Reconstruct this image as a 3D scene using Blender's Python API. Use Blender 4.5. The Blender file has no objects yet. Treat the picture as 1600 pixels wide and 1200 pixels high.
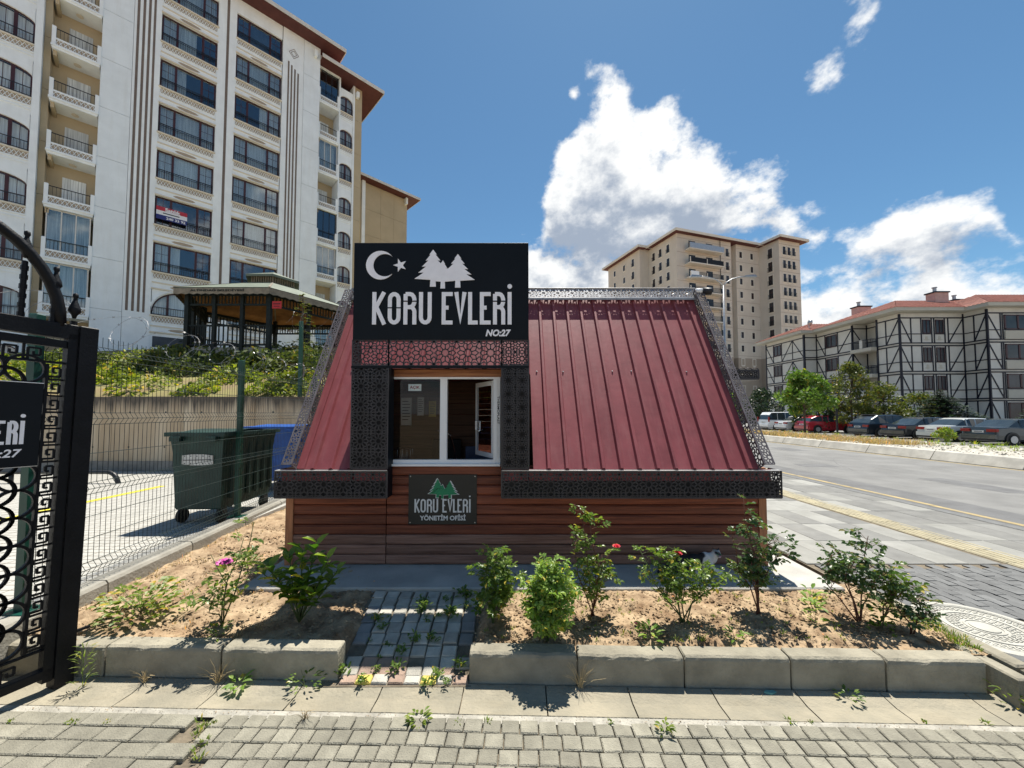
import bpy, bmesh, math, random
import numpy as np
from mathutils import Vector, Matrix, Euler
random.seed(7)
R = math.radians
S = bpy.context.scene
COL = S.collection
PI = math.pi

# ------------------------------------------------------------------ camera, sky, sun, exposure
cam_d = bpy.data.cameras.new("camera"); cam = bpy.data.objects.new("camera", cam_d); COL.objects.link(cam)
cam.location = (0, 0, 1.6); cam.rotation_euler = (R(92.4), 0, 0)
cam_d.sensor_width = 36; cam_d.lens = 13.5; cam_d.shift_y = 0.0125
cam_d.clip_start = 0.05; cam_d.clip_end = 3000
S.camera = cam
SUN = Vector((0.125, 0.342, 1.0)).normalized()
SUN_EL = math.asin(SUN.z); SUN_AZ = math.atan2(SUN.x, SUN.y)
sd = bpy.data.lights.new("sun", 'SUN'); sd.energy = 4.8; sd.angle = R(0.55); sd.color = (1.0, 0.95, 0.86)
so = bpy.data.objects.new("sun", sd); COL.objects.link(so); so.location = (3, 9, 24)
so.rotation_euler = (-SUN).to_track_quat('-Z', 'Y').to_euler()
S.view_settings.view_transform = 'Standard'; S.view_settings.look = 'None'
S.view_settings.gamma = 1.0; S.view_settings.exposure = 0.78
S.view_settings.use_curve_mapping = False
S.cycles.max_bounces = 6; S.cycles.diffuse_bounces = 3; S.cycles.glossy_bounces = 3
S.cycles.transparent_max_bounces = 16; S.cycles.transmission_bounces = 4
S.cycles.sample_clamp_indirect = 6.0
S.cycles.use_denoising = True

W = bpy.data.worlds.new("World"); S.world = W; W.use_nodes = True
W.cycles.sampling_method = 'MANUAL'; W.cycles.sample_map_resolution = 512
def world_nodes():
    nt = W.node_tree; N = nt.nodes; L = nt.links; N.clear()
    out = N.new('ShaderNodeOutputWorld'); bg = N.new('ShaderNodeBackground')
    sky = N.new('ShaderNodeTexSky'); sky.sky_type = 'NISHITA'; sky.sun_disc = False
    sky.sun_elevation = SUN_EL; sky.sun_rotation = SUN_AZ
    sky.altitude = 900; sky.air_density = 1.0; sky.dust_density = 0.4; sky.ozone_density = 1.0
    # cloud density as a node group of the direction: two banks of cumulus whose upper and lower edges vary with the azimuth
    g = bpy.data.node_groups.new("cloud_density", 'ShaderNodeTree')
    g.interface.new_socket("Dir", in_out='INPUT', socket_type='NodeSocketVector')
    g.interface.new_socket("Density", in_out='OUTPUT', socket_type='NodeSocketFloat')
    gn = g.nodes; gl = g.links
    gi = gn.new('NodeGroupInput'); go = gn.new('NodeGroupOutput')
    def mm(op, a, b=0.):
        n = gn.new('ShaderNodeMath'); n.operation = op
        for i, v in enumerate((a, b)):
            if isinstance(v, (int, float)): n.inputs[i].default_value = v
            else: gl.new(v, n.inputs[i])
        return n.outputs[0]
    def noise(scale, detail, rough, off):
        a = gn.new('ShaderNodeVectorMath'); a.operation = 'MULTIPLY_ADD'; a.inputs[1].default_value = (1, 1, 1.35); a.inputs[2].default_value = off
        gl.new(gi.outputs[0], a.inputs[0])
        n = gn.new('ShaderNodeTexNoise'); n.inputs['Scale'].default_value = scale
        n.inputs['Detail'].default_value = detail; n.inputs['Roughness'].default_value = rough
        gl.new(a.outputs[0], n.inputs['Vector']); return n.outputs['Fac']
    xyz = gn.new('ShaderNodeSeparateXYZ'); gl.new(gi.outputs[0], xyz.inputs[0])
    az = mm('ARCTAN2', xyz.outputs[0], xyz.outputs[1]); el = mm('MULTIPLY', mm('ARCSINE', xyz.outputs[2]), 180/PI)
    pos = mm('ADD', mm('MULTIPLY', az, 1/(2*PI)), .5)
    ramp = gn.new('ShaderNodeValToRGB'); gl.new(pos, ramp.inputs[0]); cr_ = ramp.color_ramp; cr_.interpolation = 'B_SPLINE'
    for i, (d, t1, b1, t2) in enumerate(CLOUDS):
        e = cr_.elements[i] if i < 2 else cr_.elements.new(.999)
        e.position = (d+180)/360; e.color = (max(t1, 0)/60, max(b1, 0)/60, max(t2, 0)/60, 1)
    rgb = gn.new('ShaderNodeSeparateColor'); gl.new(ramp.outputs[0], rgb.inputs[0])
    t1, b1, t2 = (mm('MULTIPLY', rgb.outputs[k], 60.) for k in range(3))
    n1 = noise(8.0, 6, 0.58, (3.1, 0.7, 1.3))
    n2 = noise(26.0, 4, 0.62, (1.1, 5.7, 0.3))
    nn = mm('ADD', mm('MULTIPLY', mm('SUBTRACT', n1, .5), 2.6), mm('MULTIPLY', mm('SUBTRACT', n2, .5), .55))
    soft = lambda v, w: mm('MINIMUM', mm('MAXIMUM', mm('DIVIDE', v, w), -1.2), 1.)
    l1 = mm('MINIMUM', soft(mm('SUBTRACT', t1, el), 8.), soft(mm('SUBTRACT', el, b1), 9.))
    l2 = soft(mm('SUBTRACT', t2, el), 10.)
    bank = mm('MAXIMUM', l1, l2)
    for daz, del_, rr in ((40.3, 35.2, .035), (44.2, 37.5, .045), (9.5, 40.2, .02), (-140, 48, .08), (120, 55, .07)):      # loose scraps of cloud
        v = gn.new('ShaderNodeVectorMath'); v.operation = 'DISTANCE'; gl.new(gi.outputs[0], v.inputs[0])
        v.inputs[1].default_value = (math.sin(R(daz))*math.cos(R(del_)), math.cos(R(daz))*math.cos(R(del_)), math.sin(R(del_)))
        bank = mm('MAXIMUM', bank, soft(mm('SUBTRACT', rr, v.outputs['Value']), rr*1.6))
    tot = mm('ADD', bank, nn)
    gl.new(tot, go.inputs[0])
    tc = N.new('ShaderNodeTexCoord')
    def dens(off):
        a = N.new('ShaderNodeVectorMath'); a.operation = 'ADD'; a.inputs[1].default_value = off
        L.new(tc.outputs['Generated'], a.inputs[0])
        q = N.new('ShaderNodeGroup'); q.node_tree = g; L.new(a.outputs[0], q.inputs[0]); return q.outputs[0]
    d0 = dens((0, 0, 0)); d1 = dens((0.006, 0.012, 0.042))
    cov = N.new('ShaderNodeMapRange'); cov.interpolation_type = 'SMOOTHSTEP'
    cov.inputs['From Min'].default_value = 0.06; cov.inputs['From Max'].default_value = 0.52; L.new(d0, cov.inputs['Value'])
    df = N.new('ShaderNodeMath'); df.operation = 'SUBTRACT'; L.new(d1, df.inputs[0]); L.new(d0, df.inputs[1])      # denser towards the sun = shaded side
    th = N.new('ShaderNodeMath'); th.operation = 'MULTIPLY_ADD'; th.inputs[1].default_value = .38; L.new(d0, th.inputs[0]); L.new(df.outputs[0], th.inputs[2])
    shd = N.new('ShaderNodeMapRange'); shd.interpolation_type = 'SMOOTHSTEP'
    shd.inputs['From Min'].default_value = -.22; shd.inputs['From Max'].default_value = .72; L.new(th.outputs[0], shd.inputs['Value'])
    cm = N.new('ShaderNodeMix'); cm.data_type = 'RGBA'
    cm.inputs['A'].default_value = (0.62, 0.625, 0.62, 1); cm.inputs['B'].default_value = (0.22, 0.26, 0.325, 1)
    L.new(shd.outputs[0], cm.inputs['Factor'])
    ss = N.new('ShaderNodeVectorMath'); ss.operation = 'SCALE'; ss.inputs['Scale'].default_value = 0.073
    L.new(sky.outputs[0], ss.inputs[0])
    tn = N.new('ShaderNodeVectorMath'); tn.operation = 'MULTIPLY'; tn.inputs[1].default_value = (.67, .94, .985); L.new(ss.outputs[0], tn.inputs[0])
    mx = N.new('ShaderNodeMix'); mx.data_type = 'RGBA'
    L.new(cov.outputs[0], mx.inputs['Factor']); L.new(tn.outputs[0], mx.inputs['A']); L.new(cm.outputs['Result'], mx.inputs['B'])
    L.new(mx.outputs['Result'], bg.inputs['Color']); bg.inputs['Strength'].default_value = 1.0
    L.new(bg.outputs[0], out.inputs['Surface'])
_az = [-179, -150, -128, -100, -70, -42, -18, -4, 0, 3.4, 4.9, 6.9, 10.7, 14.1, 16.8, 18.1, 24.1, 26.5, 29.5, 33, 36.3, 39.5, 44.2, 47.1, 51.5, 53.5, 60, 78, 100, 125, 150, 179]
_t1 = [26, 8, 33, 10, 24, 6, 4, 8, 24.6, 26.5, 31.1, 36.5, 39.8, 42.5, 40.2, 36.9, 37.5, 35.3, 31.6, 28.8, 26.2, 23.2, 22.6, 22.2, 21.6, 15, 6, 28, 10, 34, 8, 26]
_b1 = [12, 12, 20, 14, 12, 16, 14, 14, 14, 17, 18, 18, 18, 17, 17, 17, 16, 16, 17, 17, 17.5, 17, 16, 16, 16, 15, 12, 14, 14, 18, 14, 12]
_t2 = [8, 14, 6, 16, 8, 14, 5, 10, 25, 28, 29, 27, 25, 24, 24, 25, 26, 25, 23, 21, 19, 17.5, 17, 16.5, 15, 11, 6, 12, 15, 6, 16, 8]
CLOUDS = list(zip(_az, _t1, _b1, _t2))
world_nodes()

# ------------------------------------------------------------------ materials
MATS = {}
def pm(name, col, rough=.75, var=.14, scale=6., bump=0., bscale=None, metal=0., rnd=0., col2=None, stretch=None, spec=.4, detail=6., mixpos=(.35, .65), coat=0., stain=None):
    m = bpy.data.materials.new(name); m.use_nodes = True; nt = m.node_tree; N = nt.nodes; L = nt.links
    b = N['Principled BSDF']
    geo = N.new('ShaderNodeNewGeometry'); vec = geo.outputs['Position']
    if stretch:
        q = N.new('ShaderNodeVectorMath'); q.operation = 'MULTIPLY'; q.inputs[1].default_value = stretch
        L.new(vec, q.inputs[0]); vec = q.outputs[0]
    if rnd:
        oi = N.new('ShaderNodeObjectInfo')
        q = N.new('ShaderNodeVectorMath'); q.operation = 'MULTIPLY_ADD'; q.inputs[1].default_value = (7, 5, 3)
        cx = N.new('ShaderNodeCombineXYZ')
        for i in range(3): L.new(oi.outputs['Random'], cx.inputs[i])
        L.new(cx.outputs[0], q.inputs[0]); L.new(vec, q.inputs[2]); vec = q.outputs[0]
    n = N.new('ShaderNodeTexNoise'); n.inputs['Scale'].default_value = scale; n.inputs['Detail'].default_value = detail
    n.inputs['Roughness'].default_value = .6; L.new(vec, n.inputs['Vector'])
    mr = N.new('ShaderNodeMapRange'); mr.inputs['From Min'].default_value = mixpos[0]; mr.inputs['From Max'].default_value = mixpos[1]
    L.new(n.outputs['Fac'], mr.inputs['Value'])
    mx = N.new('ShaderNodeMix'); mx.data_type = 'RGBA'
    c1 = tuple(max(0, c * (1 - var)) for c in col); c2 = col2 if col2 else tuple(min(1, c * (1 + var)) for c in col)
    mx.inputs['A'].default_value = (*c1, 1); mx.inputs['B'].default_value = (*c2, 1)
    L.new(mr.outputs[0], mx.inputs['Factor']); colout = mx.outputs['Result']
    if rnd:
        m2 = N.new('ShaderNodeMapRange'); m2.inputs['To Min'].default_value = 1 - rnd; m2.inputs['To Max'].default_value = 1 + rnd
        L.new(oi.outputs['Random'], m2.inputs['Value'])
        q = N.new('ShaderNodeVectorMath'); q.operation = 'SCALE'; L.new(colout, q.inputs[0]); L.new(m2.outputs[0], q.inputs['Scale']); colout = q.outputs[0]
    if stain:            # broad dirt and wear: (scale, amount, stretch, tint)
        q = N.new('ShaderNodeVectorMath'); q.operation = 'MULTIPLY'; q.inputs[1].default_value = stain[2]; L.new(geo.outputs['Position'], q.inputs[0])
        n3 = N.new('ShaderNodeTexNoise'); n3.inputs['Scale'].default_value = stain[0]; n3.inputs['Detail'].default_value = 8; n3.inputs['Roughness'].default_value = .68; L.new(q.outputs[0], n3.inputs['Vector'])
        m3 = N.new('ShaderNodeMapRange'); m3.inputs['From Min'].default_value = .48; m3.inputs['From Max'].default_value = .72; m3.inputs['To Max'].default_value = stain[1]; L.new(n3.outputs['Fac'], m3.inputs['Value'])
        mx3 = N.new('ShaderNodeMix'); mx3.data_type = 'RGBA'; L.new(m3.outputs[0], mx3.inputs['Factor']); L.new(colout, mx3.inputs['A']); mx3.inputs['B'].default_value = (*stain[3], 1); colout = mx3.outputs['Result']
    L.new(colout, b.inputs['Base Color'])
    b.inputs['Roughness'].default_value = rough; b.inputs['Metallic'].default_value = metal
    b.inputs['Specular IOR Level'].default_value = spec
    if coat: b.inputs['Coat Weight'].default_value = coat; b.inputs['Coat Roughness'].default_value = .05
    if bump:
        nb = N.new('ShaderNodeTexNoise'); nb.inputs['Scale'].default_value = bscale or scale * 6; nb.inputs['Detail'].default_value = 5
        L.new(vec, nb.inputs['Vector'])
        bp = N.new('ShaderNodeBump'); bp.inputs['Strength'].default_value = bump; bp.inputs['Distance'].default_value = .02
        L.new(nb.outputs['Fac'], bp.inputs['Height']); L.new(bp.outputs[0], b.inputs['Normal'])
    MATS[name] = m; return m
def glassmat(name, tint=(.9, .95, .97), refl=.18, rough=.02, trans=1.0):
    m = bpy.data.materials.new(name); m.use_nodes = True; nt = m.node_tree; N = nt.nodes; L = nt.links; N.clear()
    o = N.new('ShaderNodeOutputMaterial'); t = N.new('ShaderNodeBsdfTransparent'); t.inputs[0].default_value = (*[c * trans for c in tint], 1)
    gl = N.new('ShaderNodeBsdfGlossy'); gl.inputs['Roughness'].default_value = rough; gl.inputs[0].default_value = (.95, .97, 1, 1)
    fr = N.new('ShaderNodeLayerWeight'); fr.inputs[0].default_value = .2
    mr = N.new('ShaderNodeMapRange'); mr.inputs['To Min'].default_value = refl; mr.inputs['To Max'].default_value = .95; L.new(fr.outputs['Fresnel'], mr.inputs['Value'])
    mx = N.new('ShaderNodeMixShader'); L.new(mr.outputs[0], mx.inputs[0]); L.new(t.outputs[0], mx.inputs[1]); L.new(gl.outputs[0], mx.inputs[2]); L.new(mx.outputs[0], o.inputs[0])
    MATS[name] = m; return m
def leafmat(name, c1, c2, trans=.35, rough=.45, per_object=False):
    m = bpy.data.materials.new(name); m.use_nodes = True; nt = m.node_tree; N = nt.nodes; L = nt.links
    b = N['Principled BSDF']; o = [x for x in N if x.type == 'OUTPUT_MATERIAL'][0]
    geo = N.new('ShaderNodeObjectInfo' if per_object else 'ShaderNodeNewGeometry'); RO = geo.outputs['Random' if per_object else 'Random Per Island']
    mx = N.new('ShaderNodeMix'); mx.data_type = 'RGBA'; mx.inputs['A'].default_value = (*c1, 1); mx.inputs['B'].default_value = (*c2, 1)
    rp = N.new('ShaderNodeMath'); rp.operation = 'FRACT'; r2 = N.new('ShaderNodeMath'); r2.operation = 'MULTIPLY'; r2.inputs[1].default_value = 13.7
    L.new(RO, r2.inputs[0]); L.new(r2.outputs[0], rp.inputs[0])
    gt = N.new('ShaderNodeMath'); gt.operation = 'GREATER_THAN'; gt.inputs[1].default_value = .955; L.new(rp.outputs[0], gt.inputs[0])
    mx0 = mx; L.new(RO, mx0.inputs['Factor'])
    mx = N.new('ShaderNodeMix'); mx.data_type = 'RGBA'; L.new(gt.outputs[0], mx.inputs['Factor']); L.new(mx0.outputs['Result'], mx.inputs['A']); mx.inputs['B'].default_value = (min(1, c2[0]*1.9), c2[1]*1.15, c2[2]*.8, 1)
    L.new(mx.outputs['Result'], b.inputs['Base Color']); b.inputs['Roughness'].default_value = rough; b.inputs['Specular IOR Level'].default_value = .4
    t = N.new('ShaderNodeBsdfTranslucent'); q = N.new('ShaderNodeVectorMath'); q.operation = 'MULTIPLY'; q.inputs[1].default_value = (1.5, 1.6, .6)
    L.new(mx.outputs['Result'], q.inputs[0]); L.new(q.outputs[0], t.inputs[0])
    ms = N.new('ShaderNodeMixShader'); ms.inputs[0].default_value = trans; L.new(b.outputs[0], ms.inputs[1]); L.new(t.outputs[0], ms.inputs[2])
    L.new(ms.outputs[0], o.inputs['Surface']); MATS[name] = m; return m

pm('stucco', (.82, .87, .89), .9, .05, 1.2, .08, 60, stain=(1.3, .22, (3, 3, .35), (.62, .63, .61)))
pm('stucco_panel', (.79, .85, .88), .9, .05, .9, .08, 60, stain=(1.1, .28, (3, 3, .35), (.62, .64, .62)))
pm('beige', (.47, .385, .255), .9, .06, .6, .08, 50)
pm('cream', (.70, .64, .52), .85, .06, 2)
pm('tan_lattice', (.40, .33, .25), .85, .1, 4)
pm('brown_stripe', (.17, .135, .115), .85, .1, 2)
pm('soffit', (.105, .035, .032), .7, .15, 1.5)
pm('fascia', (.62, .60, .56), .6, .08, 2)
pm('maroon_frame', (.055, .018, .022), .4, .15, 4)
pm('iron', (.014, .015, .018), .45, .2, 8)
pm('iron_gate', (.0045, .005, .007), .5, .3, 10, .15, 70, 0, 0, None, None, .2)
pm('curtain_white', (.80, .81, .79), .9, .22, 3., 0, None, 0, .15, None, (5, 5, .15))
pm('curtain_blind', (.60, .63, .62), .9, .3, 5., 0, None, 0, .2, None, (4, 4, .1))
pm('unlit_room', (.05, .06, .075), .7, .4, 1.2, 0, None, 0, .3)  # near-black sheet for windows without a curtain, painting the unlit room
pm('room_dark', (.03, .03, .035), .9, .2, 2)
glassmat('glass', refl=.10, trans=.9)
glassmat('glass_dark', tint=(.35, .4, .42), refl=.14)
glassmat('glass_office', tint=(.92, .95, .95), refl=.0)
pm('pvc', (.80, .81, .82), .35, .04, 3)
pm('metal_roof', (.242, .060, .068), .48, .12, 3.5, .06, 14, 0, .07, None, (1, 1, 1), .3, stain=(2.6, .32, (5, .9, .9), (.33, .15, .145)))
pm('flashing', (.62, .62, .63), .35, .1, 6, 0, None, .6)
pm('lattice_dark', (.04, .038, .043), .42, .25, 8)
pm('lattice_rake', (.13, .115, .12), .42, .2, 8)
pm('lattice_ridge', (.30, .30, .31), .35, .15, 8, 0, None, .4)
pm('backing', (.006, .0065, .009), .5, .2, 8)
pm('sign_black', (.0035, .006, .0095), .5, .12, 5, 0, None, 0, 0, None, None, .18)
pm('letter_white', (.86, .85, .89), .45, .04, 9)
pm('plaque', (.012, .014, .014), .4, .2, 5)
pm('plaque_text', (.62, .63, .63), .5, .05, 9)
pm('emblem_green', (.008, .20, .085), .5, .08, 9)
pm('wood_plank', (.18, .044, .022), .55, .5, 5., .25, 26, 0, .28, (.30, .088, .042), (.35, 3, 9), .35, 8., (.3, .7))
pm('wood_grey', (.20, .095, .065), .75, .35, 5., .2, 26, 0, .22, (.32, .19, .145), (.35, 3, 9), .3, 8., (.3, .7))
pm('wood_trim', (.30, .105, .04), .55, .35, 4., .15, 26, 0, .1, (.42, .19, .08), (.4, 3, 8), .35)
pm('wood_post', (.33, .14, .065), .6, .3, 4., .15, 26, 0, .1, None, (6, 6, .5))
pm('wood_inside', (.115, .055, .03), .6, .3, 4., .1, 26, 0, .1, None, (.4, 3, 9))
pm('concrete', (.29, .275, .235), .9, .18, 3.5, .35, 45, 0, .06)
pm('concrete_pale', (.44, .42, .37), .9, .16, 2.5, .3, 45, 0, .05)
pm('slab', (.40, .385, .35), .9, .16, 2.2, .3, 50)
pm('kerb', (.285, .26, .20), .92, .22, 4., .45, 50, 0, .09, None, None, .3, stain=(3.2, .45, (1, 1, 2.2), (.17, .155, .12)))
pm('gutter', (.31, .285, .22), .92, .2, 3., .5, 50, 0, .08, (.35, .31, .23), None, .3, stain=(2.4, .5, (1, 3, 1), (.20, .175, .125)))
pm('mortar', (.36, .34, .29), .95, .2, 9., .5, 60)
pm('joint_sand', (.17, .14, .10), .95, .3, 9., .5, 60)
pm('paver', (.26, .245, .195), .92, .16, 9., .6, 130, 0, .14, None, None, .3, stain=(1.7, .5, (1, 1, 1), (.17, .16, .13)))
pm('paver_path', (.42, .395, .34), .9, .15, 9., .5, 110, 0, .2)
pm('paver_dark', (.24, .235, .225), .9, .15, 9., .5, 110, 0, .1)
pm('paver_red', (.33, .235, .18), .9, .15, 9., .5, 110, 0, .1)
pm('paver_yellow', (.58, .46, .11), .85, .15, 9., .4, 110, 0, .08)
pm('paver_walk', (.15, .152, .15), .9, .14, 8., .45, 90, 0, .13)
pm('flag_light', (.275, .272, .25), .9, .1, 4., .3, 60, 0, .10, stain=(1.5, .4, (1, 1, 1), (.19, .185, .165)))
pm('flag_dark', (.185, .183, .172), .9, .12, 4., .3, 60, 0, .12, stain=(1.5, .4, (1, 1, 1), (.24, .235, .21)))
pm('tactile', (.36, .32, .215), .88, .16, 7., .3, 60, 0, .1, stain=(2., .6, (1, 1, 1), (.25, .225, .17)))
pm('asphalt', (.205, .203, .195), .92, .14, 1.2, .5, 130, 0, 0, None, None, .3, 10., stain=(.55, .6, (1.6, .22, 1), (.145, .145, .143)))
pm('asphalt_dark', (.145, .145, .145), .92, .15, 2., .5, 130)
pm('line_yellow', (.36, .28, .14), .85, .2, 5., stain=(4., .85, (1, 1, 1), (.20, .19, .17)))
pm('line_yellow_bright', (.66, .56, .05), .8, .12, 5.)
pm('parking', (.40, .39, .355), .9, .08, 3., .2, 60)
pm('soil', (.30, .20, .12), .97, .38, 6., .9, 35, 0, 0, (.46, .345, .22), None, .2, 12., stain=(2.2, .5, (1, 1, 1), (.28, .165, .09)))
pm('earth', (.33, .24, .15), .97, .3, 1.5, .6, 20, 0, 0, None, None, .2)
pm('hill_soil', (.34, .25, .14), .97, .35, 1.2, .6, 14, 0, 0, (.25, .23, .09), None, .2)
pm('gravel', (.42, .395, .34), .97, .3, 5., .8, 25)
def wall_stain():
    m = pm('ret_wall', (.54, .405, .265), .92, .22, 1.0, .3, 30, 0, .05, (.58, .48, .35), (2.2, 2.2, .35), .3, 9.); nt = m.node_tree; N = nt.nodes; L = nt.links; b = N['Principled BSDF']
    src = b.inputs['Base Color'].links[0].from_socket; geo = N.new('ShaderNodeNewGeometry'); sp = N.new('ShaderNodeSeparateXYZ'); L.new(geo.outputs['Position'], sp.inputs[0])
    q = N.new('ShaderNodeVectorMath'); q.operation = 'MULTIPLY'; q.inputs[1].default_value = (5, 5, .5); L.new(geo.outputs['Position'], q.inputs[0])
    n = N.new('ShaderNodeTexNoise'); n.inputs['Scale'].default_value = 1.6; n.inputs['Detail'].default_value = 6; L.new(q.outputs[0], n.inputs['Vector'])
    def mt(op, a, bb):
        k = N.new('ShaderNodeMath'); k.operation = op; k.use_clamp = op == 'MULTIPLY'
        for i, v in enumerate((a, bb)):
            if isinstance(v, (int, float)): k.inputs[i].default_value = v
            else: L.new(v, k.inputs[i])
        return k.outputs[0]
    f = mt('MULTIPLY', mt('ADD', mt('ADD', sp.outputs[2], -2.0), mt('MULTIPLY', n.outputs['Fac'], .75)), 3.2)      # water stains running down from the top edge
    mx = N.new('ShaderNodeMix'); mx.data_type = 'RGBA'; mx.inputs['B'].default_value = (.12, .10, .08, 1); L.new(src, mx.inputs['A']); L.new(f, mx.inputs['Factor']); L.new(mx.outputs['Result'], b.inputs['Base Color'])
wall_stain()
pm('ret_footing', (.27, .25, .22), .95, .2, 3., .3, 30)
pm('green_post', (.004, .055, .038), .4, .2, 6)
pm('fence_wire', (.008, .022, .018), .45, .2, 6)
pm('razor', (.30, .30, .30), .45, .2, 9, 0, None, .8)
pm('bin_green', (.007, .034, .028), .55, .3, 4., .1, 30)
pm('bin_blue', (.01, .08, .34), .5, .25, 4., .1, 30)
pm('rubber', (.012, .012, .012), .7, .3, 9)
pm('sticker', (.55, .55, .53), .6, .2, 14)
pm('gz_post', (.010, .016, .016), .6, .3, 6, 0, None, 0, 0, None, None, .2)
pm('gz_roof', (.14, .165, .125), .7, .2, 2.)
pm('gz_fascia', (.22, .19, .145), .8, .2, 6)
pm('gz_ceiling', (.26, .115, .04), .7, .25, 3)
pm('red_sign', (.42, .02, .025), .5, .1, 9)
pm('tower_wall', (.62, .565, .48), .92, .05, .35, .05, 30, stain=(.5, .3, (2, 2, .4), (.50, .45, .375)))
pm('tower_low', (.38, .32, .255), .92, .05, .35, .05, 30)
pm('tower_trim', (.70, .66, .57), .9, .05, 1)
pm('tower_glass', (.03, .035, .042), .15, .4, .6, 0, None, 0, .4)
pm('timber', (.010, .012, .024), .5, .2, 5)
pm('half_wall', (.62, .605, .55), .9, .06, .8, .08, 40, stain=(1.2, .3, (2, 2, .5), (.48, .46, .41)))
pm('half_band', (.52, .49, .41), .9, .06, .8)
pm('roof_tile', (.36, .155, .115), .75, .25, 2.2, .2, 25, 0, .12, stain=(1.2, .5, (1, 1, 1), (.27, .13, .10)))
pm('chimney', (.50, .37, .33), .9, .1, 2)
pm('bark', (.10, .075, .05), .9, .3, 14, .5, 50)
pm('stem_green', (.07, .10, .03), .7, .3, 14)
pm('stem_red', (.12, .05, .03), .7, .3, 14)
pm('rose_red', (.55, .012, .03), .5, .25, 30)
pm('rose_pink', (.50, .06, .30), .5, .25, 30)
pm('rose_dry', (.09, .012, .02), .7, .25, 30)
pm('straw', (.42, .32, .17), .85, .3, 20)
pm('manhole', (.40, .39, .345), .85, .12, 8., .3, 60)
pm('manhole_low', (.22, .215, .19), .9, .2, 10., .3, 60)
pm('galv', (.42, .43, .44), .4, .15, 6, 0, None, .7)
pm('paper', (.75, .75, .74), .8, .06, 9)
pm('paper_yellow', (.60, .45, .10), .8, .1, 9)
pm('desk_blue', (.03, .05, .12), .5, .2, 5)
pm('chrome', (.6, .6, .6), .15, .1, 6, 0, None, 1.)
pm('banner_red', (.42, .03, .05), .6, .1, 5); pm('banner_white', (.7, .72, .75), .6, .05, 5); pm('banner_blue', (.02, .03, .17), .6, .1, 5)
pm('ink_red', (.32, .03, .04), .7, .1, 9); pm('teal', (.10, .30, .30), .4, .1, 9); pm('ink', (.02, .02, .03), .7, .1, 9)
leafmat('leaf_rose', (.06, .125, .02), (.21, .28, .07), .40, .33)
leafmat('leaf_rose_dark', (.035, .08, .03), (.11, .17, .065), .34, .33)
leafmat('leaf_bright', (.13, .24, .04), (.32, .42, .12), .42)
leafmat('leaf_laurel', (.05, .12, .015), (.16, .24, .03), .38, .3, True)
leafmat('leaf_weed', (.10, .17, .025), (.25, .30, .06), .42)
leafmat('leaf_hill', (.035, .07, .012), (.30, .34, .04), .4, .6)
leafmat('leaf_juniper', (.025, .05, .015), (.15, .18, .04), .25, .7)
leafmat('leaf_tree', (.05, .12, .02), (.16, .24, .05), .36)
leafmat('leaf_olive', (.05, .075, .02), (.16, .17, .04), .35)
leafmat('leaf_dark', (.012, .03, .016), (.035, .06, .03), .2)
leafmat('leaf_spruce', (.025, .055, .045), (.06, .105, .085), .2, .6)
leafmat('leaf_dry', (.26, .17, .09), (.44, .34, .22), .3, .8)

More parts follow.
